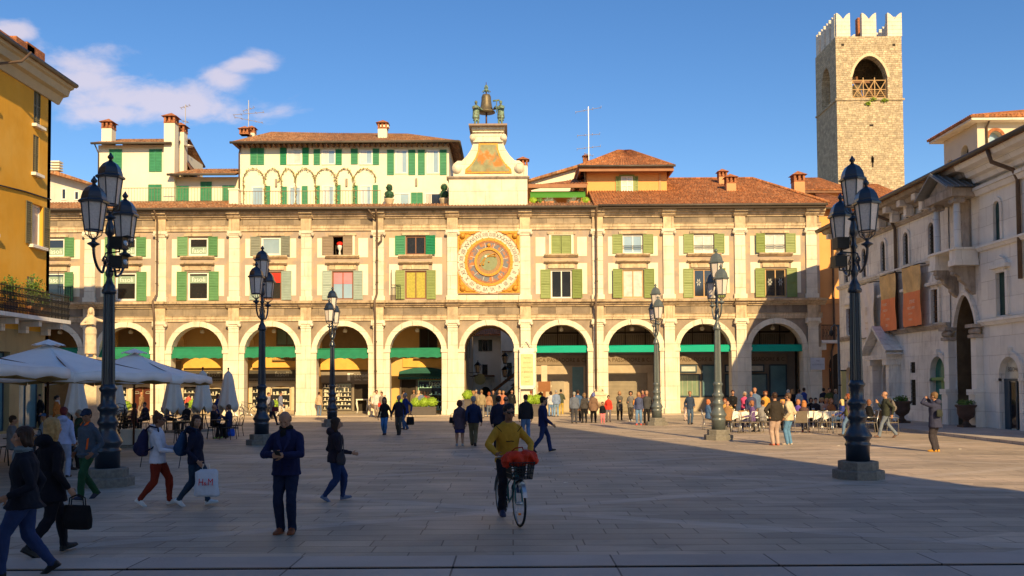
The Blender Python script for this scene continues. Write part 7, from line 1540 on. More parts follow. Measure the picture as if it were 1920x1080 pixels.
    S.build('body', Mt, t, vox, wr=.0065 if vox < .016 else .004, seed=PCOUNT*3.1, clothset={1, 2, 6}, smooth=2 if vox < .016 else 1)
    if vox < .016:
        e = Soup()
        for s in (-1, 1): e.ball(h_(s*.0185, .0475, .002), (.006*q, .003*q, .0032*q), 0, HR, 8, 5)
        m = MB(); m.v = e.v; m.f = e.f; m.m = [0]*len(e.f); m.smf = [True]*len(e.f); m.build('eyes', eyem, t)
        e = Soup(); e.ball(h_(0, .053, -.0355), (.013*q, .004*q, .0035*q), 0, HR, 8, 5); m = MB(); m.v = e.v; m.f = e.f; m.m = [0]*len(e.f); m.smf = [True]*len(e.f); m.build('lips', M('lips', (.33, .1, .08), .5, obj=True), t)
    if glasses:
        m = MB(); 
        for s in (-1, 1): m.ball((s*.0195, .056, .002), (.0165, .0045, .0125), 8, 5); m.tube([(s*.036, .05, .005), (s*.05, .0, .004)], .002, 4)
        m.tube([(-.006, .059, .005), (.006, .059, .005)], .002, 4); m.v = [hc+HR @ (v*q) for v in m.v]; m.build('sunglasses', eyem, t)
    # hair
    if build_hair and hs != 'none':
        hm = M('hair_%02x%02x%02x' % tuple(int(c*255) for c in hair), hair, .55, .25, 30, .004, 40, obj=True) if not mats_over else mats_over[0]
        Hh = Soup()
        if hs == 'bald':
            for s in (-1, 1): Hh.ball(h_(s*.034, -.018, -.004), (.016*q, .034*q, .022*q), 0, HR)
            Hh.ball(h_(0, -.042, -.008), (.034*q, .018*q, .026*q), 0, HR)
        else:
            Hh.ball(h_(0, -.013, .025), (.0535*q, .0595*q, .0535*q), 0, HR, 14, 10); Hh.ball(h_(0, -.03, -.004), (.047*q, .038*q, .045*q), 0, HR)
            if hs in ('long', 'bob', 'curly'):
                zz = {'long': -.12, 'bob': -.055, 'curly': -.05}[hs]
                for s in (-1, 1): Hh.limb([h_(s*.038, .006, .03), h_(s*.049, -.004, -.01), h_(s*.047, -.012, zz*.6), h_(s*.04, -.02, zz)], [.018*q, .019*q, .019*q, .013*q], 0)
                Hh.loft([(h_(0, -.03, .02), HR @ V((.048*q, 0, 0)), HR @ V((0, .035*q, 0))), (h_(0, -.038, -.04), HR @ V((.05*q, 0, 0)), HR @ V((0, .032*q, 0))), (h_(0, -.045, zz), HR @ V((.044*q, 0, 0)), HR @ V((0, .022*q, 0))), (h_(0, -.045, zz-.02), HR @ V((.025*q, 0, 0)), HR @ V((0, .012*q, 0)))], 0)
                if hs == 'curly':
                    for j in range(18): g = 2*math.pi*j/18; Hh.ball(h_(.052*math.cos(g), -.018+.045*math.sin(g)-.008, .02+.035*math.sin(g*3)), (.02*q,)*3, 0)
            if hs == 'pony': Hh.ball(h_(0, -.075, .03), (.022*q, .024*q, .024*q), 0, HR); Hh.limb([h_(0, -.08, .02), h_(0, -.09, -.03), h_(0, -.08, -.07)], [.016*q, .014*q, .008*q], 0)
            if hs == 'bun': Hh.ball(h_(0, -.03, .08), (.026*q,)*3, 0)
        ho = Hh.build('hair', [hm], t, max(.008, vox*.75), smooth=1)
        if vox < .016:
            for v in ho.data.vertices: z = Vector((v.co.x*60, v.co.y*60, v.co.z*9)); v.co += v.normal*(.007*mnoise.noise(z)+.005*mnoise.noise(v.co*22))
    if cap:
        Hh = Soup(); Hh.ball(h_(0, -.008, .03), (.0535*q, .0625*q, .045*q), 0, HR, 14, 8); Hh.loft([(h_(0, .04, .032), HR @ V((.042*q, 0, 0)), HR @ V((0, 0, .007*q))), (h_(0, .1, .022), HR @ V((.026*q, 0, 0)), HR @ V((0, 0, .006*q)))], 0)
        Hh.build('cap', [cloth(cap)], t, max(.009, vox*.75), smooth=1)
    if PCOUNT < 0: pass
    RZ = Matrix.Rotation(rad(yaw), 3, 'Z'); LV = V(loc)
    return t, [(LV+RZ @ p, RZ @ d, RZ @ n) for p, d, n in hands], (lambda x, y, z: LV+RZ @ T(x, y, z)), RZ
def bag_box(name, label, pos, rz, w, d, h, mat, handle=.1, cat='bag', bulge=.3, strap=None):
    s = Soup(); n = 14
    s.loft([(V((0, 0, z*h)), V((w/2*f, 0, 0)), V((0, d/2*f2, 0))) for z, f, f2 in ((0, .8, .6), (.08, 1, .95), (.4, 1.0, 1.+bulge), (.8, .95, .8), (1., .88, .4))], 0, 4*3)
    t = thing(name, label, cat, pos, rz); s.build('bag_body', [mat], t, .012, smooth=1)
    if handle:
        m = MB()
        for y in (-.02, .02): m.tube([(-w*.25, y, h*.97), (-w*.22, y, h+handle*.7), (0, y, h+handle), (w*.22, y, h+handle*.7), (w*.25, y, h*.97)], .008, 5)
        m.build('handle', mat, t)
    return t
def backpack(label, Tf, RZ, yaw, col, H, sz=1., col2=None):
    """worn against the back: Tf maps torso coordinates (in H) to world"""
    c = Tf(0, -.13, .16); t = thing('backpack', label, 'backpack', c, rad(yaw)); s = Soup()
    s.loft([(V((0, y*.11*sz-.01, z*.22*sz)), V((.15*sz*f, 0, 0)), V((0, .095*sz*g, 0))) for z, f, g, y in ((-1, .75, .6, -.1), (-.85, 1, 1, -.25), (-.2, 1.02, 1.1, -.3), (.5, .9, .85, -.1), (.95, .6, .45, .1), (1.05, .3, .25, .15))], 0, 14); s.ball((0, -.12*sz, -.08*sz), (.11*sz, .06*sz, .1*sz), 0)
    s.build('pack', [cloth(col)], t, .012, wr=.004, clothset={0}, smooth=1); m = MB()
    for q in (-1, 1): m.tube([(q*.09, .02, .2*sz), (q*.11, .1, .3), (q*.12, .24, .26), (q*.115, .26, .1), (q*.13, .16, -.08), (q*.12, .03, -.14*sz)], .016, 5)
    m.tube([(.09, -.02, -.2), (.1, -.05, -.42)], .007, 4); m.build('strap', cloth(col2 or tuple(c*.5 for c in col)), t); return t

# ================================================================== THE PEOPLE IN THE SQUARE
G0 = lambda px, py: onG(px, py)
NV = (.012, .014, .045); BK = (.012, .012, .014); JN = (.04, .09, .2); GR = (.13, .125, .12); BR = (.10, .05, .03); WH = (.6, .58, .58); BLD = (.42, .26, .1); KH = (.2, .15, .08)
H_BR = (.04, .018, .01); H_BK = (.012, .009, .008); H_GY = (.3, .28, .25); H_BD = (.36, .2, .08); H_RD = (.28, .07, .02)
VN = .0095
# --- front man reading his telephone
t, hn, Tf, RZ = person('bald man in dark navy jacket looking down at a phone, brown shoes', G0(537, 1000), 176, 1.76, 'stand', top=(.012, .015, .06), bot=(.012, .02, .055), shoe=(.2, .06, .025), hair=(.07, .05, .04), hs='bald', vox=VN, shirt=(.03, .03, .05), hL=(-.035, .19, .115), hR=(.045, .18, .115), poleL=(-1, -.2, -.6), poleR=(1, -.2, -.6), hp=-30, coat=.055, fL=(-.085, .0, .08, 0), fR=(.085, -.01, .08, 0), scarf=BK, curl=.9, fat=1.06)
def fit(o, t): o.parent = t; o.matrix_parent_inverse = (Matrix.Translation(t.location) @ Matrix.Rotation(t.rotation_euler.z, 4, 'Z')).inverted()
m = MB()
for s_ in (-1, 1):
    m.cut(); m.add([Tf(s_*.018, .06, .30), Tf(s_*.045, .045, .305), Tf(s_*.062, .088, .235), Tf(s_*.05, .094, .225), Tf(s_*.055, .096, .21), Tf(s_*.006, .104, .13)], [(0, 1, 2), (0, 2, 3), (0, 3, 4), (0, 4, 5)])
[fit(o, t) for o in m.each('lapel', cloth((.02, .024, .085)), None)]
m = MB(); m.tube([Tf(.004, .1, .13), Tf(.006, .1, .06), Tf(.004, .1, .0), Tf(.02, .094, -.05)], .004, 4); m.tube([Tf(-.065, .083, .02), Tf(-.035, .093, .02)], .004, 4); m.tube([Tf(.065, .083, .02), Tf(.035, .093, .02)], .004, 4); fit(m.build('jacket_seam', cloth((.004, .005, .015))), t)
pm = (hn[0][0]+hn[1][0])/2; t = thing('phone', 'dark smartphone held by the bald man in the navy jacket', 'phone', pm+RZ @ V((-.02, .03, .03))); m = MB(); m.box(-.036, .036, -.07, .07, -.005, .005); o = m.build('phone_body', blackiron, t); o.rotation_euler = (rad(35), 0, rad(176)); m = MB(); m.box(-.032, .032, -.062, .062, .005, .006); m.build('screen', glassD, o, off=False)
# --- woman at left frame edge
t, hn, Tf, RZ = person('woman with short brown hair in dark jacket and grey scarf, smiling, at the left edge', G0(44, 1082), 112, 1.67, 'walk', top=(.012, .014, .024), bot=(.025, .045, .13), shoe=BK, hair=H_BR, hs='bob', sex='f', vox=VN, hy=10, scarf=(.15, .2, .23), coat=.06, fat=1.08, hL=(-.13, .08, .03), hR=(.14, -.03, -.03))
b = bag_box('shoulder_bag', 'black shoulder bag holding a folded magazine on the leftmost woman', V((hn[0][0].x-.02, hn[0][0].y-.22, .83)), rad(70), .36, .13, .3, cloth(BK), .2)
m = MB(); m.box(-.13, .15, -.02, .02, .24, .38); m.mi = 1; m.box(-.12, .0, -.022, -.02, .27, .36); o = m.build('magazine', [M('magazine_blue', (.08, .2, .45), .4, .5, 14, obj=True), M('magazine_white', (.5, .5, .5), .4, .4, 20, obj=True)]); o.location = V((hn[0][0].x-.02, hn[0][0].y-.22, .83)); o.rotation_euler.z = rad(70); tag(o, 'blue and white magazine sticking out of the black shoulder bag', 'magazine')
# --- blonde woman seen from behind
t, hn, Tf, RZ = person('blonde woman seen from behind in long black coat carrying a black handbag', G0(93, 1040), -28, 1.72, 'walk', top=(.008, .008, .014), bot=(.01, .01, .016), shoe=(.015, .012, .014), hair=BLD, hs='long', sex='f', vox=VN, coat=.13, hR=(.16, .03, -.03), hood=True, stride=1.1)
q = hn[1][0]; bag_box('handbag', 'large black handbag carried by the blonde woman in black', V((q.x+.05, q.y-.02, q.z-.42)), rad(-12), .42, .16, .3, cloth((.012, .011, .013)), .13)
# --- man with cap and orange-lined jacket
t, hn, Tf, RZ = person('man in dark cap and grey-blue jacket with orange lining, green trousers, walking', G0(163, 937), 158, 1.7, 'walk', top=(.07, .09, .12), bot=(.02, .075, .035), shoe=(.02, .025, .05), hair=H_BK, hs='short', vox=.0125, skin=skind, shirt=(.5, .55, .65), cap=(.02, .028, .055), hL=(-.13, .05, -.0), hR=(.14, .03, .0), hp=-12, hy=20, coat=.03, stride=.9)
m = MB(); c = Tf(0, .05, .3)
for s, z0_, z1_, x0_, x1_ in ((1, .29, .345, .02, .055), (-1, .29, .345, .02, .055)):
    m.add([Tf(s*x0_, .075, z0_), Tf(s*x1_, .055, z0_+.01), Tf(s*.055, .01, z1_), Tf(s*.03, .045, z1_-.02)], [(0, 1, 2, 3)])
m.add([Tf(-.085, .078, .04), Tf(-.065, .088, .03), Tf(-.082, .085, .15), Tf(-.095, .07, .16)], [(0, 1, 2, 3)]); o = m.build('jacket_lining', cloth((.8, .13, .02))); M0 = t.matrix_basis.copy(); o.parent = t; o.matrix_parent_inverse = (Matrix.Translation(t.location) @ Matrix.Rotation(t.rotation_euler.z, 4, 'Z')).inverted()
# --- two women with backpacks
t, hn, Tf, RZ = person('woman in white hoodie and dark red trousers with sunglasses and navy backpack', G0(294, 948), -78, 1.63, 'walk', top=(.6, .6, .68), bot=(.2, .025, .012), shoe=(.6, .62, .62), hair=(.08, .03, .015), hs='bun', sex='f', vox=.0115, glasses=True, hood=True, skin=skind, hR=(.1, .2, .07), hL=(-.08, .22, .1), hy=4)
backpack('navy backpack worn by the woman in the white hoodie', Tf, RZ, -78, (.022, .02, .06), 1.63, 1.05)
q = hn[0][0]; bag_box('dark_pouch', 'small dark pouch held by the woman in the white hoodie', V((q.x+.04, q.y, q.z-.1)), rad(20), .16, .1, .15, cloth((.02, .03, .06)), 0)
t, hn, Tf, RZ = person('dark-haired woman in navy jacket and jeans with a blue backpack, face turned', G0(366, 948), -85, 1.6, 'walk', top=(.012, .014, .035), bot=(.02, .04, .075), shoe=(.62, .64, .66), hair=H_BR, hs='long', sex='f', vox=.0115, hy=-55, hR=(.13, .05, -.02), hood=True)
backpack('blue backpack worn by the dark-haired woman with the shopping bag', Tf, RZ, -85, (.02, .055, .13), 1.6, .95)
q = hn[1][0]; t = thing('shopping_bag', 'white paper shopping bag with red lettering beside the blue backpack woman', 'shopping bag', V((q.x+.1, q.y-.03, q.z-.53)), rad(4)); s = Soup(); s.loft([(V((0, 0, 0)), V((.21, 0, 0)), V((0, .05, 0))), (V((0, 0, .03)), V((.22, 0, 0)), V((0, .08, 0))), (V((.0, 0, .25)), V((.2, 0, 0)), V((0, .085, 0))), (V((0, 0, .42)), V((.2, 0, 0)), V((0, .045, 0))), (V((.03, 0, .47)), V((.14, 0, 0)), V((0, .02, 0)))], 0, 8)
s.build('bag_body', [M('bag_white', (.58, .6, .68), .5, .05, 3, .01, 5, obj=True)], t, .012, wr=.006, clothset={0}, smooth=1); m = MB(frame('S', -.102)); m.text('H', .17, -.075, .2, 0, sx=.75, rot=-.05); m.text('&', .09, .0, .2, 0); m.text('M', .17, .085, .2, 0, sx=.75, rot=-.05); m.build('lettering', M('letter_red', (.7, .02, .02), .5), t)
m = MB(); m.tube([(-.08, 0, .44), (-.06, 0, .56), (.04, 0, .56), (.06, 0, .44)], .005, 5); m.build('handle', whitewin, t)
# --- woman walking right with shoulder bag
t, hn, Tf, RZ = person('dark-haired woman in dark puffer jacket striding right with arm outstretched', G0(628, 939), -72, 1.52, 'walk', top=(.025, .018, .028), bot=(.018, .035, .11), shoe=(.12, .15, .24), hair=H_BR, hs='long', sex='f', vox=.0115, hR=(.16, .17, .06), hL=(-.11, .05, .0), hood=True, stride=.75, fat=1.12)
q = Tf(.13, .05, .0); bag_box('shoulder_bag', 'grey shoulder bag on the hip of the striding woman in puffer jacket', V((q.x+.02, q.y-.06, q.z-.12)), rad(-60), .3, .12, .24, cloth((.05, .045, .055)), .3)
# --- cyclist
RB = Matrix.Translation((bc.x, bc.y, 0)) @ Matrix.Rotation(by, 4, 'Z')
t, hn, Tf, RZ = person('man in yellow jumper and sunglasses riding a bicycle toward the viewer', (bc.x, bc.y, 0), math.degrees(by), 1.74, 'sit', top=(.5, .27, .03), bot=(.016, .014, .02), shoe=(.03, .04, .09), hair=H_BK, hs='short', vox=.0105, skin=skind, glasses=True, pelvis=(0, -.2, .99), lean=14, hL=(-.26, .2, 1.06, 1), hR=(.26, .2, 1.06, 1), fL=(-.11, -.1, .52, 0), fR=(.12, -.03, .19, -5), poleL=(-1, -.4, -.5), poleR=(1, -.4, -.5), curl=1.2, hp=-4, name='cyclist')
m = MB(); 
for s in (-1, 1): m.tube([Tf(s*.04, .066, .2), Tf(s*.08, .055, .25), Tf(s*.118, .03, .285)], .006, 4)
m.tube([Tf(-.035, .086, .16), Tf(-.01, .09, .165), Tf(.02, .09, .16), Tf(.035, .086, .163)], .009, 5)
o = m.build('jumper_stripe', cloth((.04, .03, .015))); o.parent = t; o.matrix_parent_inverse = (Matrix.Translation(t.location) @ Matrix.Rotation(t.rotation_euler.z, 4, 'Z')).inverted()
S2 = Soup(); [S2.ball(c_, r_, 0) for c_, r_ in BAG_PARTS]; S2.build('bag_body', [M('red_nylon', (.55, .035, .01), .6, .25, 6, .02, 9, obj=True)], bag_root, .011, wr=.022, clothset={0}, smooth=1)
m = MB(); m.tube([(-.1, -.1, .08), (-.05, -.02, .17), (.06, .0, .16), (.12, -.05, .1)], .01, 5); m.build('strap', cloth((.3, .02, .01)), bag_root)
# --- middle distance
mid = .014
def P(px, py, label, yaw, H=1.68, **k): return person(label, G0(px, py), yaw, H, **k)
_, hn, Tf, RZ = P(862, 836, 'woman seen from behind in purple coat and blue skirt beside a grey-haired man', 4, 1.56, pose='stand', top=(.08, .055, .075), bot=BK, skirt=(.02, .025, .12), hair=(.09, .025, .015), hs='bob', sex='f', coat=.16, shoe=(.3, .32, .35), vox=mid, fat=1.12)
bag_box('handbag', 'small black handbag on the arm of the woman in the purple coat', Tf(-.16, .0, -.03), rad(10), .22, .1, .2, cloth(BK), .14)
P(888, 836, 'grey-haired man seen from behind in dark blue jumper and khaki trousers', 2, 1.7, pose='walk', top=(.015, .025, .07), bot=(.15, .125, .07), hair=H_GY, vox=mid, fat=1.12, stride=.4, hR=(.16, .02, -.04))
P(949, 838, 'man in dark blue jacket with hands behind his back, partly behind the cyclist', 5, 1.7, pose='stand', top=(.02, .035, .075), bot=(.03, .06, .15), hair=(.06, .05, .04), hs='bald', vox=mid, fat=1.15, hL=(-.02, -.12, .03), hR=(.03, -.12, .03))
P(935, 842, 'man in dark jacket standing left behind the cyclist, turned away', -12, 1.72, pose='stand', top=(.016, .018, .04), bot=BK, hair=H_BR, vox=mid, fat=1.05)
P(986, 826, 'man in red woollen cap, black jacket and light blue jeans seen from behind', 6, 1.7, pose='stand', top=(.018, .018, .022), bot=(.1, .2, .38), cap=(.5, .03, .015), hair=H_BR, vox=mid, fat=1.15, shoe=(.5, .5, .5))
P(1018, 848, 'man in navy suit striding right while holding a phone to his ear', -75, 1.72, pose='walk', top=(.014, .02, .08), bot=(.016, .03, .1), hair=H_BK, vox=mid, stride=1.15, hL=(-.07, .09, .42), poleL=(-1, .3, -.6))
P(721, 816, 'young woman in black leather jacket and blue jeans walking hand in hand', 178, 1.6, pose='walk', top=BK, bot=(.05, .17, .38), hair=H_BK, hs='long', sex='f', shirt=(.2, .22, .28), vox=mid, stride=.35, hR=(.16, .0, -.04), hL=(-.19, .03, -.03))
P(748, 816, 'grey-haired man in dark jacket and grey trousers holding the hand of a woman', 176, 1.66, pose='walk', top=(.02, .018, .03), bot=(.06, .06, .055), hair=H_GY, vox=mid, stride=.4, hR=(.2, .03, -.02))
P(760, 806, 'white-haired man in bright blue coat close behind the hand-holding couple', 130, 1.72, pose='walk', top=(.02, .035, .16), bot=(.05, .1, .2), hair=H_GY, vox=.016, coat=.08, stride=.5); q = G0(765, 812); bag_box('carrier_bag', 'dark bag carried by the man in the bright blue coat', V((q.x+.1, q.y, .35)), .3, .35, .12, .35, cloth(BK), .15)
P(1755, 847, 'man in navy parka and yellow boots photographing the square, at right', 42, 1.78, pose='stand', top=(.035, .038, .075), bot=(.045, .038, .045), shoe=(.62, .3, .03), hair=(.16, .09, .04), hood=True, coat=.12, vox=.0125, fat=1.1, hL=(-.03, .15, .37), hR=(.04, .14, .36), poleL=(-1, .1, -.5), poleR=(1, .1, -.5), fL=(-.06, .02, .08, 0), fR=(.06, -.02, .08, 0))
q = G0(1755, 847); bag_box('crossbody_bag', 'small dark crossbody bag on the back of the photographing man', V((q.x+.02, q.y-.24, 1.05)), rad(30), .26, .1, .22, cloth((.03, .035, .03)), .0)
_, hn, Tf, RZ = P(1662, 821, 'shaven man in dark jacket and pale jeans walking left with a backpack', 85, 1.76, pose='walk', top=(.035, .04, .03), bot=(.16, .19, .24), shoe=(.12, .06, .04), hair=(.2, .12, .08), hs='bald', vox=.0135, stride=1.25, hR=(.05, .14, .22)); backpack('grey backpack worn by the shaven man walking before the urn', Tf, RZ, 85, (.16, .14, .13), 1.76, .95)
P(1592, 818, 'red-haired woman in purple jacket and light jeans walking left past the lamp', 80, 1.66, pose='walk', top=(.13, .08, .12), bot=(.12, .2, .34), hair=H_RD, hs='curly', sex='f', vox=.0135, stride=1.1, coat=.05); q = G0(1586, 818); bag_box('shoulder_bag', 'olive shoulder bag on the hip of the red-haired woman', V((q.x-.05, q.y-.2, .8)), rad(80), .3, .12, .26, cloth((.1, .1, .04)), .1)
P(1454, 835, 'man in black shirt and pink-beige trousers standing with hand on hip, back turned', 12, 1.76, pose='stand', top=(.035, .028, .022), bot=(.42, .3, .24), shoe=(.5, .12, .07), hair=H_BR, vox=.013, fat=1.18, hL=(-.14, -.03, .02), poleL=(-1, -.4, 0), fL=(-.085, 0, .08, 0), fR=(.085, 0, .08, 0))
P(1480, 834, 'man in cream bomber jacket and blue jeans standing at the black-shirted man', 50, 1.74, pose='stand', top=(.55, .45, .3), bot=(.1, .22, .38), shoe=(.5, .42, .34), hair=(.09, .05, .03), vox=.013, fat=1.08, hL=(-.13, .03, .0), hR=(.13, .05, .0))
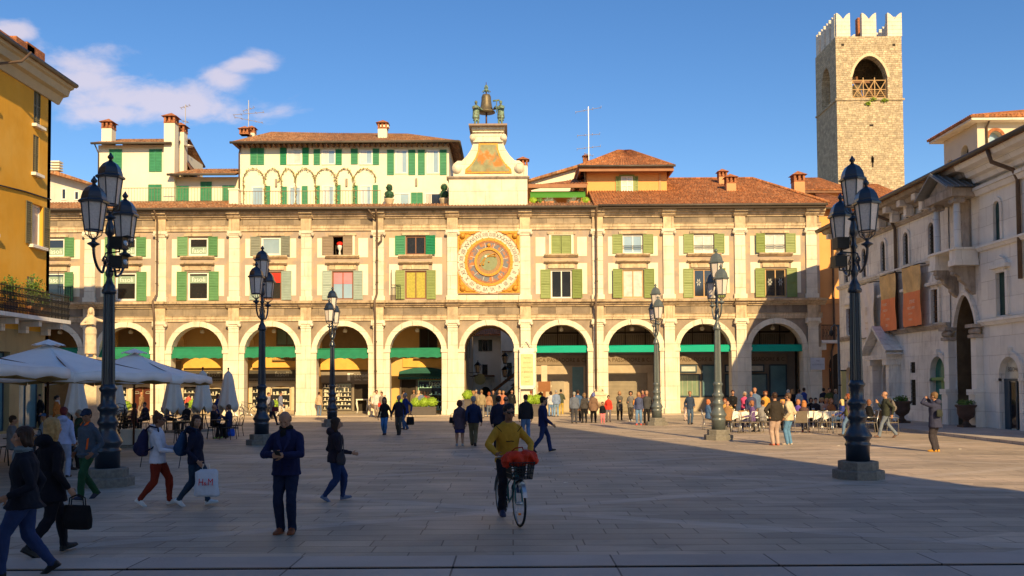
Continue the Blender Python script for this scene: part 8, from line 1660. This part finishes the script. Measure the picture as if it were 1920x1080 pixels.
# --- row before the bank and the passage  (sunlit)
far = .018
def PR(rows):
    for (px, py, lb, yaw, H, kw) in rows:
        if abs(yaw-180) < 40 and 'shirt' not in kw: kw['shirt'] = random.choice([(.5, .48, .45), (.3, .3, .35), (.45, .3, .25), (.12, .16, .25), None])
        P(px, py, lb, yaw, H, **{'vox': far, **kw})
S_ = dict(sex='f')
PR([
 (1077, 794, 'grey-haired person in blue-grey quilted jacket seen from behind', 0, 1.66, dict(top=(.13, .15, .2), bot=(.06, .06, .07), hair=H_GY, fat=1.15)),
 (1084, 790, 'man in blue cap and blue jacket half hidden behind the quilted jacket', 0, 1.74, dict(top=(.06, .12, .25), bot=BK, hair=H_BR, cap=(.06, .12, .3))),
 (1096, 793, 'woman in dark grey jacket with blue bag before the stone fountain', 10, 1.6, dict(top=(.06, .055, .055), bot=BK, hair=(.2, .12, .06), hs='bob', **S_)),
 (1113, 793, 'woman in brown coat and blue headscarf seen from behind', -4, 1.62, dict(top=(.2, .12, .08), bot=BK, hair=(.12, .14, .35), hs='bob', coat=.13, fat=1.15, **S_)),
 (1130, 794, 'small child in black jacket and pink trousers', 178, 1.12, dict(top=BK, bot=(.75, .2, .22), hair=H_BK, shoe=(.5, .2, .2), **S_)),
 (1141, 791, 'girl in bright red jacket beside the child in pink trousers', 175, 1.45, dict(top=(.7, .05, .03), bot=(.15, .13, .15), hair=H_BK, hs='pony', coat=.06, **S_)),
 (1162, 788, 'woman in open dark grey coat with hands clasped before the roller shutter', 178, 1.66, dict(top=(.11, .1, .085), bot=BK, hair=H_BD, hs='bob', coat=.2, hL=(-.02, .12, .12), hR=(.02, .12, .12), shirt=(.5, .4, .4), **S_)),
 (1183, 790, 'dark-haired woman in black and white patterned top with orange handbag', 170, 1.68, dict(top=(.16, .15, .14), bot=(.05, .045, .04), hair=H_BK, hs='curly', shoe=(.5, .5, .5), hR=(.1, .12, .1), pose='walk', stride=.4, **S_)),
 (1198, 797, 'blonde woman in navy blouse and jeans with red shoes', 168, 1.66, dict(top=(.07, .085, .17), bot=(.12, .22, .38), hair=H_BD, hs='long', shoe=(.7, .1, .06), coat=.04, **S_)),
 (1213, 797, 'older man in open dark jacket and black trousers next to the blonde woman', 165, 1.72, dict(top=(.06, .06, .065), bot=BK, hair=(.35, .2, .12), shirt=(.3, .22, .15), shoe=(.2, .08, .04))),
 (1206, 788, 'person in red and navy top behind the blonde woman and the older man', 150, 1.74, dict(top=(.15, .05, .06), bot=(.05, .1, .2), hair=H_BR)),
 (1294, 796, 'man in dark blue jacket and beige jumper walking between the grey lamps', 182, 1.7, dict(top=(.035, .055, .1), bot=(.06, .1, .17), hair=(.28, .14, .06), shirt=(.6, .42, .22), pose='walk', stride=.35, hL=(-.13, .05, .03), hR=(.14, .03, .0))),
 (1286, 789, 'child in pale clothes nearly hidden behind the man in the dark blue jacket', 120, 1.1, dict(top=(.5, .4, .35), bot=(.6, .45, .4), hair=H_BD, pose='walk', stride=.6, **S_)),
 (1014, 776, 'man in brown jacket seen from behind beside the poster board', 0, 1.75, dict(top=(.2, .1, .05), bot=(.06, .06, .06), hair=H_GY, fat=1.1)),
 (1033, 781, 'woman in white and grey top and jeans queueing at the bank', 5, 1.62, dict(top=(.5, .5, .52), bot=(.14, .24, .42), hair=H_BR, hs='bob', **S_)),
 (1043, 781, 'man in light blue jacket and pale jeans queueing at the bank', 0, 1.7, dict(top=(.2, .27, .42), bot=(.2, .3, .42), hair=H_GY, fat=1.1)),
 (1052, 778, 'man in dark green jacket bending at the bank counter', -8, 1.72, dict(top=(.07, .08, .05), bot=(.5, .35, .08), hair=H_BK, hL=(-.12, .1, .15), hR=(.12, .1, .15))),
 (996, 780, 'woman with red hair bun in pale orange jacket left of the poster board', 0, 1.64, dict(top=(.62, .34, .22), bot=BK, hair=H_RD, hs='bun', **S_)),
 (999, 776, 'dark-haired person just visible above the pale orange jacket', 170, 1.74, dict(top=(.08, .07, .07), bot=BK, hair=H_BK)),
 (903, 784, 'man in pale camouflage jacket and grey trousers in the archway crowd', 0, 1.74, dict(top=(.3, .24, .14), bot=(.22, .2, .17), hair=(.2, .12, .06), shirt=None)),
 (888, 780, 'woman in olive jacket at the left of the archway crowd', 20, 1.66, dict(top=(.16, .12, .07), bot=BK, hair=H_BD, hs='curly', **S_)),
 (882, 776, 'tourist in grey top entering the dark archway', 0, 1.66, dict(top=(.18, .15, .13), bot=BK, hair=H_BR)),
 (893, 776, 'man with sandy hair behind the camouflage jacket', 180, 1.7, dict(top=(.25, .2, .16), bot=GR, hair=H_GY)),
 (917, 782, 'woman in light brown jacket and jeans in the middle of the archway crowd', 0, 1.6, dict(top=(.32, .18, .1), bot=(.12, .15, .2), hair=H_RD, hs='bob', **S_)),
 (937, 779, 'woman in pinkish top facing out of the archway', 180, 1.68, dict(top=(.4, .2, .15), bot=BK, hair=H_BD, hs='bob', **S_)),
 (944, 781, 'blond man in red-orange shirt at the right of the archway crowd', 175, 1.66, dict(top=(.45, .16, .08), bot=GR, hair=H_BD)),
 (925, 780, 'man in dark suit in the deepest part of the archway crowd', 182, 1.7, dict(top=BK, bot=BK, hair=H_BR)),
 (960, 781, 'tall man in black at the right edge of the archway', 190, 1.74, dict(top=BK, bot=BK, hair=H_BK)),
 # under the left arches
 (706, 783, 'man in white shirt with child on the left of the pier fountain', 185, 1.78, dict(top=(.6, .56, .5), bot=(.25, .2, .17), hair=H_BR, pose='walk', stride=.4)),
 (702, 778, 'woman in brown jacket behind the man in the white shirt', 180, 1.66, dict(top=(.22, .13, .07), bot=BR, hair=H_BR, hs='bob', **S_)),
 (716, 783, 'woman in checked grey top with red bag at the pier fountain', 170, 1.64, dict(top=(.2, .15, .12), bot=(.15, .2, .3), hair=H_BR, hs='pony', **S_)),
 (598, 781, 'person in beige coat at the pier left of the glass shop', -20, 1.64, dict(top=(.5, .36, .22), bot=(.12, .17, .25), hair=H_BR, coat=.05)),
 (757, 776, 'bearded man looking into the canopy shop doorway', 0, 1.72, dict(top=(.2, .13, .08), bot=BK, hair=H_BR)),
 (776, 776, 'man in grey jacket in front of the canopy shop', 10, 1.7, dict(top=(.17, .13, .1), bot=GR, hair=(.3, .15, .08))),
 (785, 777, 'woman in cream hat and jacket by the canopy shop window', 0, 1.68, dict(top=(.5, .35, .22), bot=GR, hair=(.6, .42, .25), hs='bob', **S_)),
 (790, 780, 'man in blue-grey jacket at the canopy shop window', 20, 1.66, dict(top=(.14, .18, .26), bot=JN, hair=H_BR)),
 (796, 779, 'woman in dark red jacket at the mint shelves', -10, 1.62, dict(top=(.3, .05, .04), bot=BK, hair=H_BR, hs='long', **S_)),
 (802, 778, 'dark-haired woman in brown top and jeans at the right shop pier', -5, 1.6, dict(top=(.14, .08, .06), bot=(.15, .25, .42), hair=H_BK, hs='long', **S_)),
 (503, 786, 'person in grey-blue shirt walking beside the left middle lamp', -90, 1.68, dict(top=(.22, .23, .3), bot=BK, hair=H_BR, pose='walk')),
 (510, 798, 'woman with light hair and maroon bag striding behind the left middle lamp', -70, 1.62, dict(top=(.35, .28, .2), bot=(.02, .02, .035), hair=H_BD, hs='long', pose='walk', stride=1.3, **S_)),
 (526, 783, 'person in blue-grey top and white trousers before the jewellery window', -95, 1.68, dict(top=(.17, .19, .27), bot=(.6, .55, .48), hair=H_BR, pose='walk')),
 (265, 782, 'elderly man in brown jacket stepping into the red-brown door', 70, 1.7, dict(top=(.28, .17, .08), bot=(.25, .2, .16), hair=(.5, .22, .1), pose='walk', stride=.5)),
 (294, 779, 'woman in dark green coat with red scarf beside the downpipe', -90, 1.62, dict(top=(.1, .1, .06), bot=BK, hair=H_RD, hs='bob', coat=.14, scarf=(.5, .05, .04), **S_)),
 (353, 783, 'person in red checked shirt and pale jeans at the jewellery window', -20, 1.62, dict(top=(.55, .1, .07), bot=(.32, .4, .5), hair=H_BR)),
 (408, 800, 'woman with bobbed hair in navy top standing behind the seated diners', -100, 1.68, dict(top=(.016, .03, .12), bot=(.02, .05, .14), hair=(.07, .02, .012), hs='bob', coat=.1, **S_)),
 # right end, in the shade
 (1545, 781, 'man in dark navy jacket left of the group by the orange arch', -10, 1.74, dict(top=(.02, .02, .035), bot=(.04, .07, .13), hair=H_BK)),
 (1556, 783, 'person in dark top with green cardigan in the group by the orange arch', 180, 1.76, dict(top=(.09, .1, .03), bot=BK, hair=H_BR)),
 (1568, 783, 'woman with light hair in grey jacket by the camera pole', 120, 1.68, dict(top=(.2, .19, .17), bot=(.05, .06, .09), hair=(.4, .3, .2), hs='bob', **S_)),
 (1508, 781, 'man in royal blue jacket at the shaded bank window', -60, 1.76, dict(top=(.03, .06, .25), bot=(.05, .07, .15), hair=H_BK)),
 (1499, 783, 'woman in white jacket with crossed strap at the shaded bank window', -15, 1.68, dict(top=(.45, .48, .5), bot=(.05, .08, .15), hair=H_BR, **S_)),
 (1487, 783, 'blonde woman in black at the shaded bank window', 0, 1.68, dict(top=BK, bot=(.1, .12, .15), hair=H_BD, hs='long', **S_)),
 (1479, 781, 'elderly person with pale hair behind the blonde woman in black', 10, 1.66, dict(top=(.2, .2, .22), bot=GR, hair=(.5, .48, .42), hs='bob', **S_)),
 # standing among the right tables
 (1374, 797, 'waiter in black polo shirt leaning over the first covered table', 175, 1.74, dict(top=BK, bot=BK, hair=H_BR, hL=(-.06, .2, .08), hR=(.1, .18, .06), lean=8)),
 (1397, 797, 'elderly woman in pink jacket standing with hands together at the tables', 180, 1.66, dict(top=(.62, .08, .2), bot=(.1, .02, .1), hair=H_GY, hs='bob', glasses=False, hL=(-.02, .13, .1), hR=(.03, .13, .1), fat=1.1, **S_)),
 (1416, 798, 'tall man in blue jacket standing over the middle table', 165, 1.84, dict(top=(.1, .16, .28), bot=(.15, .1, .06), hair=(.4, .18, .1), fat=1.15, coat=.05)),
 (1409, 799, 'bald man in dark open jacket and khaki vest near the pink jacket', 178, 1.68, dict(top=(.05, .06, .13), bot=KH, hair=(.4, .2, .12), hs='bald', shirt=(.35, .3, .17), fat=1.1)),
 (1436, 798, 'curly-haired woman in orange top standing left of the black-shirted man', 172, 1.68, dict(top=(.6, .3, .05), bot=BK, hair=(.16, .05, .02), hs='curly', **S_)),
])
# seated people: chair position from px, seat height fixed
def seat(px, py, yaw, label, **k): p = G0(px, py); person(label, (p.x, p.y, 0), yaw, k.pop('H', 1.66), 'sit', **{'vox': far, **k})
seat(400, 821, -65, 'bald diner in black jacket eating at the small left table', top=(.02, .02, .03), bot=BK, hair=(.35, .15, .08), hs='bald', hL=(-.03, .14, .24), hR=(.03, .15, .24), vox=.014)
seat(429, 822, 78, 'diner in navy jacket with crossed legs and green shoes', top=(.02, .03, .08), bot=(.02, .02, .03), shoe=(.3, .55, .15), hair=(.12, .07, .04), hs='short', hL=(-.03, .16, .18), hR=(.03, .16, .18), vox=.014)
seat(1328, 804, -85, 'leftmost seated diner in blue top left of the grey lamp', top=(.06, .12, .25), bot=(.03, .05, .12), hair=(.5, .16, .06), hs='bob', sex='f')
seat(1360, 800, 160, 'seated diner in ochre top right behind the grey lamp', top=(.55, .3, .08), bot=BK, hair=H_RD, hs='bob', sex='f', lean=6)
seat(1364, 810, -20, 'seated diner in brown jacket hunched at the first covered table', top=(.3, .16, .07), bot=GR, hair=(.6, .3, .2), hs='bald', lean=14)
seat(1372, 797, 170, 'seated woman in yellow cardigan between lamp and waiter', top=(.7, .5, .15), bot=BK, hair=H_BD, hs='bob', sex='f')
seat(1411, 811, 80, 'seated woman in purple sweater seen in profile at the middle table', top=(.14, .08, .22), bot=(.05, .05, .1), hair=(.3, .12, .05), hs='bob', sex='f')
seat(1431, 810, 20, 'seated diner in grey jacket with red bag on lap behind black shirt', top=(.25, .24, .24), bot=GR, hair=H_BR)
seat(1468, 806, 175, 'blond seated diner visible between the two standing men', top=(.6, .5, .3), bot=BK, hair=(.6, .3, .08), hs='curly', sex='f')
seat(1508, 811, -25, 'seated woman in dark brown coat and red shoes, back turned', top=(.1, .06, .06), bot=(.04, .05, .1), shoe=(.6, .08, .04), hair=(.45, .18, .06), hs='long', sex='f', coat=.08)
seat(1497, 806, -60, 'seated diner in violet jacket behind the sling chair', top=(.14, .08, .4), bot=BK, hair=(.4, .16, .07), hs='bob', sex='f')
seat(1521, 797, 178, 'dark-haired seated diner with black top, left of a pair', top=BK, bot=BK, hair=H_BK, hs='bob', sex='f')
seat(1530, 798, 175, 'dark-haired seated diner with black top, right of a pair', top=(.03, .025, .03), bot=BK, hair=H_BK)
seat(1541, 797, 180, 'seated woman with hair in a ring of blond, middle of the long table', top=(.5, .4, .3), bot=GR, hair=(.55, .33, .12), hs='curly', sex='f')
seat(1551, 800, 172, 'seated woman with red-blond hair and bare arms', top=(.6, .3, .2), bot=GR, hair=(.5, .22, .08), hs='long', sex='f')
seat(1559, 801, 190, 'seated person in orange scarf at the right of the long table', top=(.4, .14, .05), bot=BK, hair=(.4, .16, .06), hs='bob', sex='f')
seat(1580, 806, 70, 'seated blonde in royal blue at the right end of the tables', top=(.03, .05, .25), bot=JN, hair=(.6, .45, .2), hs='long', sex='f')
seat(1630, 808, -70, 'seated guest in dark coat in the shade behind the near right lamp', top=BK, bot=BK, hair=(.2, .08, .04), hs='bob', sex='f')
seat(1668, 810, 80, 'seated guest in dark coat partly behind the walker with the backpack', top=(.02, .02, .04), bot=BK, hair=H_BR)
# left cafe guests in the shade
seat(108, 880, -95, 'blonde seated guest in dark jacket under the big umbrella', top=(.015, .015, .022), bot=BK, hair=BLD, hs='long', sex='f', vox=.013, H=1.74)
seat(84, 862, 150, 'seated guest in blue-white cap behind the blonde seated guest', top=(.3, .38, .55), bot=JN, hair=H_BR, cap=(.1, .2, .5), vox=.015)
seat(275, 806, 150, 'seated guest in dark coat behind the hoodie woman, head lowered', top=(.03, .025, .04), bot=BK, hair=H_BK, hs='short', lean=12)
seat(22, 876, -60, 'seated guest in grey jumper at the left edge behind the brown-haired woman', top=(.2, .2, .22), bot=JN, hair=H_BR, vox=.016)
seat(148, 846, 100, 'seated guest in dark green coat behind the man in the dark cap', top=(.03, .06, .04), bot=BK, hair=H_GY, vox=.016)
seat(252, 812, 90, 'seated guest in maroon jacket beside the stacked chairs', top=(.15, .03, .04), bot=BK, hair=H_BR, vox=far, sex='f', hs='bob')
seat(312, 806, -80, 'seated guest in dark blue coat at the far middle cafe table', top=(.03, .04, .1), bot=BK, hair=H_BD, vox=far, sex='f', hs='bob')
seat(350, 812, 160, 'seated guest in black between the two women with backpacks', top=BK, bot=BK, hair=H_BR, vox=far)
P(118, 895, 'person in pale blue hooded top half hidden behind the blonde woman in black', 10, 1.62, pose='stand', top=(.4, .46, .7), bot=(.3, .35, .5), hair=(.15, .02, .02), hs='short', cap=(.12, .015, .015), hood=True, vox=.0135, skin=skind)
P(106, 812, 'woman with dark hair and orange-brown jacket standing by the cafe entrance', -80, 1.7, pose='stand', top=(.45, .15, .03), bot=(.12, .03, .02), hair=H_BK, hs='pony', sex='f', coat=.1, vox=.015, scarf=(.5, .45, .4))
P(75, 806, 'waiter in dark clothes inside the cafe terrace at left', 140, 1.74, pose='stand', top=BK, bot=BK, hair=H_BK, vox=far)
P(138, 800, 'person in black at the far cafe entrance under the middle umbrella', 20, 1.7, pose='stand', top=BK, bot=BK, hair=H_BR, vox=far)
# handbags of the far row
q = G0(1186, 790); bag_box('handbag', 'orange handbag of the woman in the patterned top', V((q.x+.18, q.y-.15, .9)), 0, .34, .12, .26, cloth((.75, .3, .06)), .15)
q = G0(1103, 792); bag_box('handbag', 'blue shoulder bag between the dark grey jacket and the brown coat', V((q.x, q.y-.2, .85)), .3, .4, .14, .32, cloth((.08, .15, .35)), .15)
q = G0(514, 798); bag_box('handbag', 'maroon handbag of the light-haired striding woman', V((q.x+.1, q.y-.2, .75)), 0, .34, .12, .24, cloth((.13, .02, .03)), .12)
q = G0(434, 818); bag_box('carrier_bag', 'bright blue carrier bag under the chair of the diner with green shoes', V((q.x, q.y-.1, .01)), 0, .35, .2, .3, cloth((.02, .1, .55)), .05)
q = G0(714, 786); bag_box('handbag', 'red bag hanging at the checked grey top by the fountain', V((q.x-.05, q.y-.2, .75)), 0, .2, .1, .24, cloth((.6, .05, .03)), .1)
# ---- statues
sm_ = [statuem]*8
p = onY(170, 660, 50.); t = thing('statue_pedestal', 'tall pale stone pedestal carrying the veiled marble figure', 'pedestal', (p.x, 50., 0)); m = MB(); m.box(-1.1, 1.1, -1.1, 1.1, 0, .35); m.box(-.9, .9, -.9, .9, .35, .7); m.build('steps', statuem, t); m = MB(); m.box(-.62, .62, -.62, .62, .7, 3.2); m.box(-.8, .8, -.8, .8, .7, 1.05); m.box(-.78, .78, -.78, .78, 3.2, 3.42); m.box(-.55, .55, -.55, .55, 3.42, 3.7); m.build('shaft', statuem, t)
person('veiled marble woman statue stretching one arm, on a tall pedestal', (p.x, 50., 3.7), 215, 2.75, 'stand', top=WH, bot=WH, hs='long', sex='f', skirt=WH, coat=.46, vox=.03, mats_over=sm_, hL=(-.32, .12, .22), hR=(.05, .13, .14), poleR=(1, 0, -.5), hood=True, name='statue', cat='statue', hy=-30, scarf=None)
bm_ = [bronze]*8
person('green bronze bell striker figure left of the bell', (U(894), YBELL-.6, ZBELL-.25), -150, 1.95, 'stand', top=WH, bot=WH, hs='short', skirt=WH, coat=.15, vox=.024, mats_over=bm_, hL=(-.05, .16, .2), hR=(.05, .18, .2), poleL=(-1, -.3, -.4), poleR=(1, -.3, -.4), name='bell_striker', cat='statue', fat=1.2)
person('green bronze bell striker figure right of the bell, holding a hammer', (U(941), YBELL-.6, ZBELL-.25), 150, 1.95, 'stand', top=WH, bot=WH, hs='short', skirt=WH, coat=.15, vox=.024, mats_over=bm_, hL=(-.05, .18, .2), hR=(.12, .2, .22), poleL=(-1, -.3, -.4), poleR=(1, -.3, -.4), name='bell_striker', cat='statue', fat=1.2)
m = MB(); x = U(933); m.tube([(x, YBELL-.9, ZBELL+.8), (x, YBELL-.9, ZBELL+1.65)], .035, 6); m.tube([(x-.25, YBELL-.9, ZBELL+1.6), (x+.2, YBELL-.9, ZBELL+1.65)], .06, 6); o = m.build('hammer', bronze); tag(o, 'bronze hammer between the bell and the right bell striker', 'hammer')
# ---- litter specks
for px, py in ((1499, 812), (1572, 836), (1655, 800), (1800, 842), (820, 960), (1060, 905)):
    p = G0(px, py); m = MB(); m.prism([(.05*math.cos(k), .035*math.sin(k*1.3)) for k in range(6)], .001, .008); o = m.build('paper_scrap', whitewin); o.location = p; tag(o, 'tiny pale scrap of paper on the paving %s' % {1499: 'behind the cream bomber jacket', 1572: 'left of the near right lamp', 1655: 'right of the near right lamp', 1800: 'near the palace kerb', 820: 'left of the cyclist', 1060: 'right of the cyclist'}[px], 'litter', 'paper scraps on the paving')
for o in list(COL.objects):
    for k in ('_w',):
        if k in o: del o[k]
